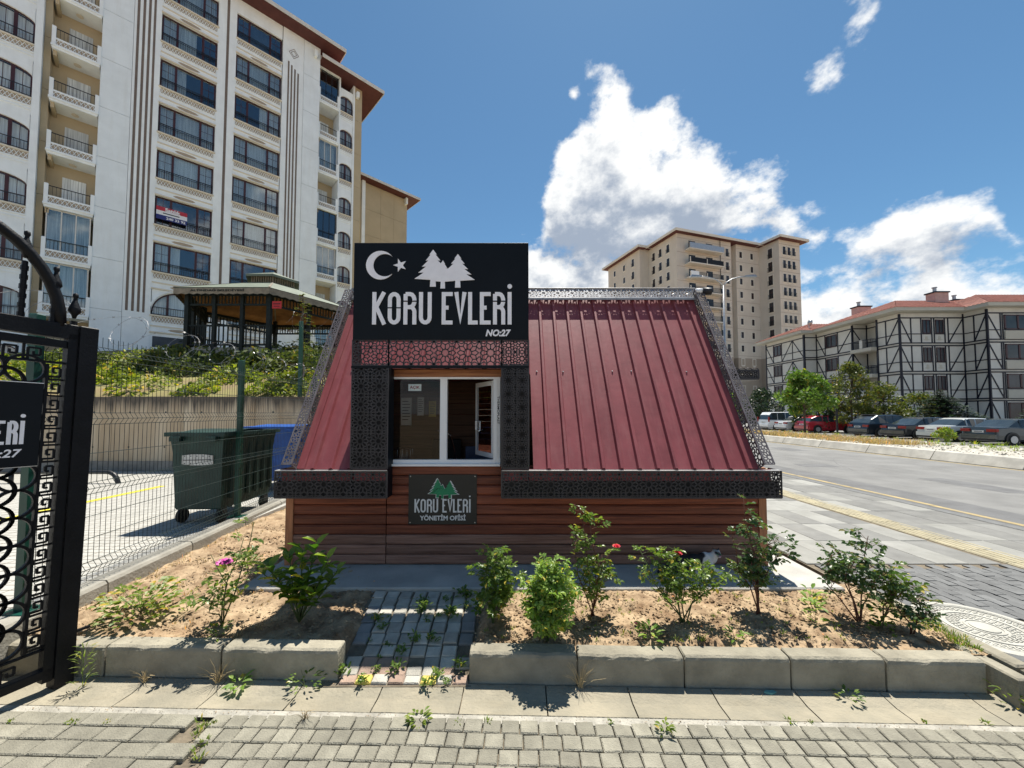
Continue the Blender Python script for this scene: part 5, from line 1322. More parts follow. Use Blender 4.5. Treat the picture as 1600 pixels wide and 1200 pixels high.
def arched_row(xa, xb, yw, ztop, zbot, zlow, ncol):
    """one floor of the arched bay: wall above the arch, window, sill lattice; zlow = next arch top"""
    xc = (xa+xb)/2; hw = (xb-xa)/2; rise = .42; zsp = ztop-rise; n = 12
    mb = MB(); zup = zlow + FL*1.0
    for i in range(n+1):
        a = PI*i/n; px = xc-hw*math.cos(a); pz = zsp+rise*math.sin(a)
        for y in (yw, yw+.3): mb.v += [(px, y, pz), (px, y, zbot+FL-.95)]
    for i in range(n):
        a = 4*i; b = a+4; mb.f += [(a, b, b+1, a+1), (a+2, a+3, b+3, b+2), (a, a+2, b+2, b)]
    mb.build('arch_wall', 'stucco', blk, fixn=True)
    mb = MB(); y0 = yw+.12
    for i in range(n):
        a0, a1 = PI*i/n, PI*(i+1)/n
        mb.bar((xc-(hw-.03)*math.cos(a0), y0+.03, zsp+(rise-.03)*math.sin(a0)), (xc-(hw-.03)*math.cos(a1), y0+.03, zsp+(rise-.03)*math.sin(a1)), .06, .07, up=(0,1,0))
    mb.box(xa, xa+.07, y0, y0+.06, zbot, zsp); mb.box(xb-.07, xb, y0, y0+.06, zbot, zsp); mb.box(xa, xb, y0, y0+.06, zbot, zbot+.07)
    for i in range(1, ncol): x = xa+(xb-xa)*i/ncol; mb.box(x-.07, x+.07, y0-.003, y0+.06, zbot, ztop-.08)
    w = mb.build('arched_window', 'maroon_frame', blk)
    vs = [(xc-(hw-.05)*math.cos(PI*i/n), y0+.03, zsp+(rise-.05)*math.sin(PI*i/n)) for i in range(n+1)] + [(xb-.05, y0+.03, zbot), (xa+.05, y0+.03, zbot)]
    MB().add(vs, [tuple(range(len(vs)))]).build('pane', 'glass', w); MB().add([(p[0], p[1]+.2, p[2]) for p in vs], [tuple(range(len(vs)))]).build('curtain_or_dark', rw_.choice(('curtain_white','curtain_blind','curtain_blind')), w)
    mb = MB()
    for i in range(ncol):
        x = xa+(xb-xa)*(i+.5)/ncol; mb.box(x-.012, x+.012, y0+.015, y0+.028, zbot, ztop-.15)
    mb.box(xa, xb, y0+.015, y0+.028, zbot+.6, zbot+.62); mb.build('glazing_bars', 'maroon_frame', w)
    rl = MB(); rl.box(xa, xb, yw-.05, yw-.02, zbot+.5, zbot+.54); rl.box(xa, xb, yw-.05, yw-.02, zbot+.05, zbot+.08)
    k = 0
    while xa+k*.12 < xb: rl.box(xa+k*.12, xa+k*.12+.014, yw-.042, yw-.028, zbot+.08, zbot+.5); k += 1
    rl.build('railing', 'iron', w)
    s = MB().box(xa-.02, xb+.02, yw, yw+.3, zbot-.95, zbot).build('spandrel', 'stucco', blk)
    MB().box(xa-.02, xb+.02, yw-.08, yw, zbot-.09, zbot).build('sill', 'cream', s); MB().box(xa, xb, yw-.008, yw, zbot-.42, zbot-.1).build('lattice_ground', 'tan_lattice', s)
    mb = MB(); n = int((xb-xa)/.15); ww = (xb-xa)/n
    for i in range(n):
        x = xa+i*ww; mb.bar((x,yw-.018,zbot-.42),(x+ww,yw-.018,zbot-.1),.02,.04,up=(0,1,0),caps=False); mb.bar((x+ww,yw-.018,zbot-.42),(x,yw-.018,zbot-.1),.02,.04,up=(0,1,0),caps=False)
    mb.box(xa-.02, xb+.02, yw-.05, yw, zbot-.52, zbot-.44); mb.box(xa-.02, xb+.02, yw-.035, yw, zbot-.70, zbot-.64); mb.build('lattice_band', 'stucco', s)
for k in range(9): arched_row(-8.2, -5.52, 0., 23.5+FL*(2-k)+.0, 21.86+FL*(2-k), 20.4, 4)
# right: set-back bay with glazed balconies and narrow arched windows
YB = .6
for k in range(9):
    z = 28.05 + FL*0 - FL*(k-1) - FL*.0
    balcony(9.32, 10.86, YB-.05, 1.9, z - .22 + .0, ['open','dark','open','glazed','open','dark','glazed','open','glazed'][k])
wallbox(9.15, 9.24, .5, 2.0, 4.5, 31.0); wallbox(10.92, 11.02, YB-.1, 2.0, 4.5, 30.8); wallbox(12.13, 12.28, YB-.06, 2.0, 4.5, 30.8)
wallbox(9.2, 10.95, 1.9, 2.0, 4.5, 31.0, 'beige')
for k in range(9): arched_row(11.02, 12.12, YB, 29.45-FL*k, 27.95-FL*k, 26.4, 2)
wallbox(12.28, 12.92, YB+.02, 2.0, 4.5, 30.8, 'beige')
for k in range(9): wallbox(12.285, 12.93, YB-.01, YB+.019, 4.6 if k == 8 else 30.8-FL*(k+1)+.02, 30.8-FL*k, 'beige', 'wall_panel')
MB().box(12.88, 12.93, 2.0, 13, 4.5, 30.8).build('wall', 'beige', blk)
for x, y, z in ((8.75, -.02, 31.2), (12.45, YB-.05, 30.25)): MB().prism([(x-.1,z-.5),(x+.1,z-.5),(x+.12,z),(x-.12,z)], y-.32, y).build('eave_bracket', 'stucco', blk)
# eaves and roofs
def roof(x0, x1, y0, y1, z, name='roof'):
    r = MB().box(x0, x1, y0, y1, z, z+.05).build(name, 'soffit', blk)
    MB().box(x0-.04, x1+.04, y0-.05, y0, z-.06, z+.24).build('gutter', 'fascia', r); MB().box(x1, x1+.05, y0, y1, z-.06, z+.24).build('gutter', 'fascia', r)
    zc = z+2.2; cx0, cx1, cy = x0+4, x1-4 if x1-x0 > 9 else (x0+x1)/2, (y0+y1)/2
    MB().add([(x0,y0,z+.1),(x1,y0,z+.1),(x1,y1,z+.1),(x0,y1,z+.1),(cx0,cy,zc),(cx1,cy,zc)], [(0,1,5,4),(1,2,5),(2,3,4,5),(3,0,4)]).build('roof_slope', 'roof_tile', r)
    return r
roof(-12.5, 10.75, -1.2, 13.5, 31.76)
roof(9.18, 14.45, -.55, 13.5, 30.80)
bn = thing('sale_banner', 'red white and blue for sale banner hung on an apartment window', 'banner', tuple(blk.location), aang, local=True)
MB().box(-.37, 1.13, -.13, -.115, 14.52, 14.78).build('banner_top', 'banner_red', bn); MB().box(-.37, 1.13, -.129, -.116, 14.25, 14.52).build('banner_middle', 'banner_white', bn); MB().box(-.37, 1.13, -.1295, -.1155, 13.96, 14.25).build('banner_foot', 'banner_blue', bn)
text('Satılık', 'lettering', 'banner_white', bn, (.42, -.133, 14.64), .75, .24, .002, 0, .004); text('240 33 92', 'lettering', 'banner_white', bn, (.58, -.133, 14.10), .95, .17, .002, 0, .003)
mb = MB(); mb.box(-.05, .75, -.132, -.1295, 14.36, 14.42); mb.build('print', 'ink', bn)

# beige block behind, parallel to the white one
b2 = thing('beige_block', 'beige apartment block with brown eaves behind the white one', 'apartment block', (-22.4-.7025*10, 24.2+.7117*10, 0), aang, local=True)
MB().box(14.2, 22.75, .05, 12, 4, 28.4).build('core', 'beige', b2)
for k in range(8):
    for x0, x1 in ((17.35,19.3),(19.315,21.0),(21.015,22.76)): MB().box(x0, x1, -.01, .049, 28.3-FL*(k+1)+.02, 28.3-FL*k).build('wall_panel', 'beige', b2)
MB().box(16.95, 17.33, -.25, .049, 4, 28.4).build('pilaster', 'stucco', b2)
for k in range(8):
    w = MB().box(15.9, 16.8, .02, .06, 25.6-FL*k, 27.1-FL*k).build('window', 'maroon_frame', b2); MB().box(15.97, 16.73, .012, .018, 25.7-FL*k, 27.0-FL*k).build('pane', 'tower_glass', w)
r = MB().box(13.2, 24.0, -1.1, 13, 28.42, 28.5).build('roof', 'soffit', b2)
MB().box(13.2, 24.05, -1.15, -1.1, 28.38, 28.66).build('gutter', 'fascia', r); MB().box(24.0, 24.05, -1.1, 13, 28.38, 28.66).build('gutter', 'fascia', r)
MB().add([(13.2,-1.1,28.5),(24.0,-1.1,28.5),(24.0,13,28.5),(13.2,13,28.5),(15,6,30.4),(20,6,30.4)], [(0,1,5,4),(1,2,5),(2,3,4,5),(3,0,4)]).build('roof_slope', 'roof_tile', r)
MB().box(22.75, 23.6, 2.5, 9, 25.6, 25.75).build('side_canopy', 'fascia', b2)
MB().prism([(22.4,27.6),(22.6,27.6),(22.62,28.4),(22.38,28.4)], -.5, 0).build('eave_bracket', 'stucco', b2)

# ================================================================== BEIGE TOWER across the road
ta = R(18)
tw = thing('tower_block', 'tall beige residential tower with many small dark windows', 'tower block', (34.06, 78, 0), ta, local=True)
ZL = 13.6; ZR = 38.8
def tmass(x0, x1, y0, y1):
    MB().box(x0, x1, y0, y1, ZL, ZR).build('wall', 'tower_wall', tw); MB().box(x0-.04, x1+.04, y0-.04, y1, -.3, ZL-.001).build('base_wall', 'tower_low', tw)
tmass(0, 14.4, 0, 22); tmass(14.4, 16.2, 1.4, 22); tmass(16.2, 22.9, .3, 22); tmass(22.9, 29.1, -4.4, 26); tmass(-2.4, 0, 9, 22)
def band(x0, x1, y, z): MB().box(x0, x1, y-.02, y+.01, z, z+.07).build('floor_joint', 'tower_low', tw)
TC = [36.55-2.98*k for k in range(12)]
wtr = MB(); 
def tw_mesh(w, h, rail):
    out = [('window', MB().box(-w/2, w/2, -.02, .05, -h/2, h/2).mesh('window', 'tower_glass'))]
    mb = MB()
    for a in ((-w/2-.16, -w/2, -h/2-.16, h/2+.16), (w/2, w/2+.16, -h/2-.16, h/2+.16), (-w/2, w/2, h/2, h/2+.16), (-w/2, w/2, -h/2-.28, -h/2)): mb.box(a[0], a[1], -.07, .04, a[2], a[3])
    out.append(('surround', mb.mesh('surround', 'tower_trim')))
    mb = MB(); mb.box(-.03, .03, -.035, .02, -h/2, h/2); mb.box(-w/2, w/2, -.035, .02, h*.1, h*.1+.05); out.append(('glazing_bars', mb.mesh('glazing_bars', 'maroon_frame')))
    if rail:
        mb = MB(); mb.box(-w/2-.1, w/2+.1, -.22, -.18, -h*.08, -h*.05); mb.box(-w/2-.1, w/2+.1, -.22, -.18, -h/2, -h/2+.05)
        k = -w/2
        while k < w/2: mb.box(k, k+.03, -.21, -.19, -h/2, -h*.05); k += .14
        out.append(('railing', mb.mesh('railing', 'iron')))
    return out
TW = {'s': tw_mesh(.75, 1.35, False), 'm': tw_mesh(.85, 1.75, True), 'd': tw_mesh(1.0, 2.1, True)}
def twin(kind, s, y, z, side=False):
    root = None
    for nm, (me, c) in TW[kind]:
        if side: loc = (s + c[1], y - c[0], z + c[2]); rot = (0,0,R(-90))
        else: loc = (s + c[0], y + c[1], z + c[2]); rot = None
        if root is None: o = inst(me, nm, loc, tw, rot); root = o; root_loc = loc
        else:
            o = bpy.data.objects.new(nm, me); COL.objects.link(o); o.parent = root
            o.location = Vector(c) - Vector(TW[kind][0][1][1])
for k, z in enumerate(TC):
    if z > ZL - 6 or True:
        for s in (17.5, 20.7): twin('s', s, .3, z)
        twin('s', 11.8, 0, z); twin('m', 13.3, 0, z-.15)
        for s in (24.35, 25.75, 27.15): twin('m', s, -4.4, z)
        twin('d', 22.9, -2.4, z-.1, True)
        for y in (2.6, 5.0, 7.2): twin('m', 0, y, z, True)
        twin('m', -2.4, 11.5, z, True); twin('s', -2.4, 15, z, True); twin('s', -2.4, 19, z, True)
        for (a, b, y) in ((0,14.4,0),(16.2,22.9,.3),(22.9,29.1,-4.4)): band(a, b, y, z+1.35)
    # wide balcony
    bz = z-1.0
    t = MB().box(2.0, 10.9, -1.5, 0, bz-.22, bz).build('balcony', 'tower_trim', tw)
    for s in (3.0, 7.6): MB().box(s, s+1.7, -.03, .02, bz, bz+2.1).build('balcony_door', 'tower_glass', t)
    mb = MB(); mb.box(2.0, 10.9, -1.5, -1.45, bz+.95, bz+1.0); mb.box(2, 10.9, -1.5, -1.45, bz+.05, bz+.1)
    for q in range(60): mb.box(2.0+q*.15, 2.03+q*.15, -1.485, -1.465, bz, bz+.95)
    mb.build('railing', 'iron', t)
    for s in (2.0, 6.3, 10.8): MB().box(s, s+.14, -1.52, -1.38, bz, bz+1.02).build('railing_post', 'tower_trim', t)
    if k == 0: MB().box(2.0, 10.9, -1.53, -1.50, bz-.05, bz+1.05).build('parapet_cover', 'galv', t)
    if k in (1, 7): MB().box(2.15, 10.75, -1.46, -1.44, bz+.1, bz+.95).build('parapet_cover', 'iron', t)
    if k == 2: MB().box(2.15, 4.2, -1.53, -1.50, bz+.1, bz+1.1).build('parapet_cover', 'stucco', t)
def troof(pts, z=ZR):
    r = MB().prismz(pts, z, z+.08).build('eave_soffit', 'soffit', tw); mb = MB(); n = len(pts)
    for i in range(n):
        a = pts[i]; b = pts[(i+1) % n]; mb.bar((a[0],a[1],z+.22), (b[0],b[1],z+.22), .12, .5)
    mb.build('gutter', 'tower_trim', r)
    c = (sum(p[0] for p in pts)/n, sum(p[1] for p in pts)/n, z+2.0)
    MB().add([(*p, z+.4) for p in pts] + [c], [(i, (i+1) % n, n) for i in range(n)]).build('roof_slope', 'roof_tile', r)
troof([(-1.2,-1.2),(23.5,-1.0),(23.5,23),(-1.2,23)]); troof([(21.8,-5.6),(30.3,-5.6),(30.3,26),(21.8,26)], ZR+.01); troof([(-3.6,7.8),(2,7.8),(2,23),(-3.6,23)], ZR-.02)
MB().box(6, 12, 4, 9, ZR+.9, ZR+2.1).build('roof_plant', 'iron', tw)
MB().tube([(11.2,-.25,ZR),(11.2,-.25,0)], .07, 6).build('downpipe', 'iron', tw)

# ================================================================== HALF TIMBERED HOUSES
ht = thing('half_timbered_house', 'white half timbered apartment houses with black beams and red tiled roof', 'apartment house', (45, 45, -.15))
HF = [(-.15,2.85),(2.95,5.65),(5.80,8.60),(8.75,11.5)]; HE = 11.95
def hbox(x0, x1, y0, y1): MB().box(x0, x1, y0, y1, -.3, HE).build('wall', 'half_wall', ht)
hbox(38.3, 60, 50, 57.6); hbox(39.9, 60, 44.7, 50.01); hbox(41.6, 60, 41.9, 44.71); hbox(40.2, 60, 39.5, 42.0); hbox(46.8, 64, 37.5, 39.51)
def P3(face, a, z, off=0.):
    ax, fix = face
    return (a, fix-off, z) if ax == 'S' else (fix-off, a, z)
def hbeam(face, a, z0, b, z1, w=.16, d=.06):
    MB().bar(P3(face, a, z0, .01), P3(face, b, z1, .01), w if False else d, w, up=((0,0,1) if abs(a-b) > abs(z0-z1)*.15 else (1,0,0) if face[0] == 'S' else (0,1,0))).build('beam', 'timber', ht)
def hbar(face, a, z0, b, z1, w=.15, off=.01):
    w *= .8
    p = Vector(P3(face, a, z0, off)); q = Vector(P3(face, b, z1, off)); nrm = Vector((0,-1,0)) if face[0] == 'S' else Vector((-1,0,0))
    mb = MB(); d = (q-p).normalized(); s = d.cross(nrm)*w/2; nn = nrm*.035
    mb.add([p-s-nn, p+s-nn, q+s-nn, q-s-nn, p-s+nn, p+s+nn, q+s+nn, q-s+nn], [(4,5,6,7),(0,1,5,4),(1,2,6,5),(2,3,7,6),(3,0,4,7)]).build('beam', 'timber', ht)
def half_face(face, a0, bays, dirn=1):
    """bays: (width, kind) kind: / \\ diagonal, p plain, w window, v window pair, n narrow"""
    tot = sum(b[0] for b in bays); a1 = a0 + dirn*tot
    for f, (z0, z1) in enumerate(HF):
        lo, hi = z0+.08, z1-.05; mid = lo + (hi-lo)*.36
        hbar(face, a0, lo, a1, lo, .15, .012); hbar(face, a0, hi, a1, hi, .15, .012)
        a = a0
        for i, (w, kd) in enumerate(bays):
            b = a + dirn*w
            if i: hbar(face, a, lo, a, hi, .12, .016)
            if kd in '/\\p': hbar(face, a, mid, b, mid, .11, .008)
            if kd == '/': hbar(face, a, lo, b, hi, .11, .02)
            if kd == '\\': hbar(face, a, hi, b, lo, .11, .02)
            if kd in 'wv':
                zc0 = mid + .05; m = .14
                p0 = P3(face, a+dirn*m, zc0, .03); p1 = P3(face, b-dirn*m, hi-.18, -.05)
                xs = sorted((p0[0], p1[0])); ys = sorted((p0[1], p1[1]))
                win_ = MB().box(xs[0], xs[1], ys[0], ys[1], zc0, hi-.18).build('window', 'tower_glass', ht)
                hb = MB(); 
                for u0, u1, v0, v1 in ((0,1,0,.06),(0,1,.94,1),(0,.06,0,1),(.94,1,0,1),(.47,.53,0,1)):
                    q0 = P3(face, a+dirn*(m+(w-2*m)*u0), zc0+(hi-.18-zc0)*v0, .07); q1 = P3(face, a+dirn*(m+(w-2*m)*u1), zc0+(hi-.18-zc0)*v1, .0)
                    xs2 = sorted((q0[0], q1[0])); ys2 = sorted((q0[1], q1[1])); hb.box(xs2[0], xs2[1], ys2[0], ys2[1], q0[2], q1[2])
                hb.build('window_frame', 'maroon_frame', win_)
                hbar(face, a, mid, b, mid, .10, .02)
                if kd == 'v':
                    c = (a+b)/2; zc = (lo+mid)/2; q0 = P3(face, c, zc, .012)
                    MB().bar(P3(face, c-.30, zc-.12, .01), P3(face, c+.30, zc-.12, .01), .03, .06).build('rosette', 'half_band', ht)
                    MB().bar(P3(face, c, zc-.2, .012), P3(face, c, zc+.22, .012), .04, .22).build('rosette', 'half_band', ht)
            a = b
    for a in (a0, a1): hbar(face, a, -.1, a, HE-.1, .22, .03)
    # cream band between floors
    for z in (2.9, 5.72, 8.67):
        p0 = P3(face, a0, z-.04, .012); p1 = P3(face, a1, z+.04, -.0); xs = sorted((p0[0], p1[0])); ys = sorted((p0[1], p1[1])); MB().box(xs[0], xs[1], ys[0], ys[1], z-.03, z+.03).build('floor_band', 'half_band', ht)
half_face(('W',38.3), 57.5, [(1.6,'\\'),(1.7,'w'),(2.1,'/'),(2.0,'\\')], -1)
half_face(('S',50.0), 38.3, [(1.6,'p')])
half_face(('W',39.9), 50.0, [(1.4,'\\'),(1.9,'w'),(2.0,'/')], -1)
half_face(('S',44.7), 39.9, [(1.7,'\\')])
half_face(('W',41.6), 44.7, [(1.2,'p'),(1.5,'w')], -1)
half_face(('W',40.2), 41.95, [(1.0,'p'),(1.45,'/')], -1)
half_face(('S',39.5), 40.2, [(1.15,'\\'),(1.05,'p'),(1.1,'v'),(.25,'n'),(1.1,'v'),(.35,'n'),(1.6,'/')])
half_face(('W',46.8), 39.5, [(.95,'p'),(1.05,'/')], -1)
half_face(('S',37.5), 46.8, [(1.3,'\\'),(.2,'n'),(3.0,'w'),(1.5,'/'),(2.5,'w'),(1.5,'\\'),(2.5,'w'),(2.0,'/')])
for z in (2.95, 5.80, 8.75):   # balconies in the recess
    b = MB().cbox(39.5, 41.6, 42.0, 44.6, z-.28, z+.12, .03).build('balcony', 'half_band', ht)
    MB().cbox(39.55, 39.9, 43.1, 43.45, z+.12, z+1.1, .01).build('balcony_pier', 'half_wall', b)
    mb = MB(); mb.box(39.55, 39.6, 42.05, 44.55, z+.98, z+1.03)
    for k in range(17): mb.box(39.56, 39.59, 42.08+k*.15, 42.11+k*.15, z+.12, z+1.0)
    mb.box(39.55, 41.5, 42.03, 42.07, z+.98, z+1.03)
    for k in range(13): mb.box(39.6+k*.15, 39.63+k*.15, 42.04, 42.07, z+.12, z+1.0)
    mb.build('railing', 'timber', b)
    MB().box(48.4, 51.2, 37.36, 37.49, z+.1, z+.9).build('window_apron', 'half_band', ht)
b = MB().cbox(37.5, 38.3, 50.4, 52.2, 5.5, 6.8, .03).build('balcony', 'half_band', ht)
def tiled(x0, x1, y0, y1, z, rise, ridge_x=True):
    r = MB().box(x0, x1, y0, y1, z-.02, z+.32).build('eave', 'half_band', ht)
    dx = min((x1-x0), (y1-y0))/2; 
    if ridge_x: A, B = (x0+dx, (y0+y1)/2), (x1-dx, (y0+y1)/2)
    else: A, B = ((x0+x1)/2, y0+dx), ((x0+x1)/2, y1-dx)
    c = [(x0-.05,y0-.05,z+.33),(x1+.05,y0-.05,z+.33),(x1+.05,y1+.05,z+.33),(x0-.05,y1+.05,z+.33),(*A,z+rise),(*B,z+rise)]
    fs = [(0,1,5,4),(1,2,5),(2,3,4,5),(3,0,4)] if ridge_x else [(0,1,4),(1,2,5,4),(2,3,5),(3,0,4,5)]
    MB().add(c, fs).build('tile_slope', 'roof_tile', r)
    # tile courses as raised ribs running up the slope facing the camera side
    mb = MB()
    def rib(p, q): mb.bar(p, q, .10, .06, caps=False)
    if ridge_x: 
        n = int((x1-x0)/.35)
        for i in range(n):
            x = x0 + (i+.5)*(x1-x0)/n; t = min(1, min(x-x0, x1-x)/dx); rib((x, y0, z+.36), (x, y0+((y1-y0)/2)*t, z+.36+(rise-.33)*t))
        n = int((y1-y0)/.35)
        for i in range(n):
            y = y0 + (i+.5)*(y1-y0)/n; t = min(1, min(y-y0, y1-y)/((y1-y0)/2)); rib((x0, y, z+.36), (x0+dx*t, y, z+.36+(rise-.33)*t))
    else:
        n = int((y1-y0)/.35)
        for i in range(n):
            y = y0 + (i+.5)*(y1-y0)/n; t = min(1, min(y-y0, y1-y)/dx); rib((x0, y, z+.36), (x0+((x1-x0)/2)*t, y, z+.36+(rise-.33)*t))
        n = int((x1-x0)/.35)
        for i in range(n):
            x = x0 + (i+.5)*(x1-x0)/n; t = min(1, min(x-x0, x1-x)/((x1-x0)/2)); rib((x, y0, z+.36), (x, y0+dx*t, z+.36+(rise-.33)*t))
    mb.build('tile_ribs', 'roof_tile', r)
tiled(37.3, 58, 49.2, 58.6, HE, 2.2); tiled(38.9, 57, 38.5, 50.5, HE+.05, 2.7); tiled(45.9, 65, 36.6, 47, HE+.02, 2.6)
for x, y, w, h in ((43.3, 47.5, 1.6, 2.9), (47.3, 42.4, 1.5, 3.1), (52.5, 45, 1.2, 3.0)):
    c = MB().box(x, x+w, y, y+1.0, HE+.3, HE+h).build('chimney', 'chimney', ht); MB().box(x-.1, x+w+.1, y-.1, y+1.1, HE+h, HE+h+.14).build('chimney_cap', 'timber', c)
    MB().lathe([(.16,0),(.16,.5),(.24,.52),(.24,.6)], 10, (x+.5, y+.5, HE+h+.14)).build('flue', 'galv', c)
MB().box(44.5, 50, 48.0, 49.6, HE+1.2, HE+2.75).build('roof_dormer', 'chimney', ht)
sdh = thing('satellite_dish', 'small satellite dish on the tiled roof near the tower', 'satellite dish', (39.4, 50.5, HE+.9))
MB().tube([(39.4,50.5,HE+.6),(39.4,50.5,HE+1.5)], .05, 6).build('mast', 'galv', sdh); MB().lathe([(.02,.0),(.28,.05),(.45,.16),(.46,.16),(.28,.03),(.02,-.03)], 16, (39.3,50.4,HE+1.6), 'x').build('dish', 'galv', sdh, True)

# ================================================================== STREET LAMPS
lp = thing('street_lamp', 'tall double arm street lamp beyond the office roof', 'street lamp', (15.95, 28.6, .15))
MB().tube([(15.95,28.6,.1),(15.95,28.6,11.2)], .10, 10, .06).build('pole', 'galv', lp, True)
for s_ in (-1, 1):
    a = MB().tube([(15.95+s_*x, 28.6, z) for x, z in ((0,11.15),(.25,11.45),(.7,11.72),(1.25,11.86),(1.75,11.90))], .045, 8).build('arm', 'galv', lp, True)
    MB().add([(15.95+s_*x, 28.6+y, z) for x, y, z in ((1.65,-.10,11.86),(1.65,.10,11.86),(2.5,.14,11.84),(2.5,-.14,11.84),(1.65,-.09,11.96),(1.65,.09,11.96),(2.4,.10,12.02),(2.4,-.10,12.02))], [(0,1,2,3),(4,7,6,5),(0,4,5,1),(1,5,6,2),(2,6,7,3),(3,7,4,0)]).build('lamp_head', 'galv', lp, fixn=True)
sl_ = thing('garden_lamp', 'short dark post lamp standing by the parked cars', 'post lamp', (25.6, 30.3, -.15))
MB().tube([(25.6,30.3,-.15),(25.6,30.3,2.2)], .07, 8).build('post', 'iron', sl_); MB().bar((25.45,30.3,2.1),(26.05,30.2,2.5), .22, .08).build('lamp_head', 'iron', sl_)

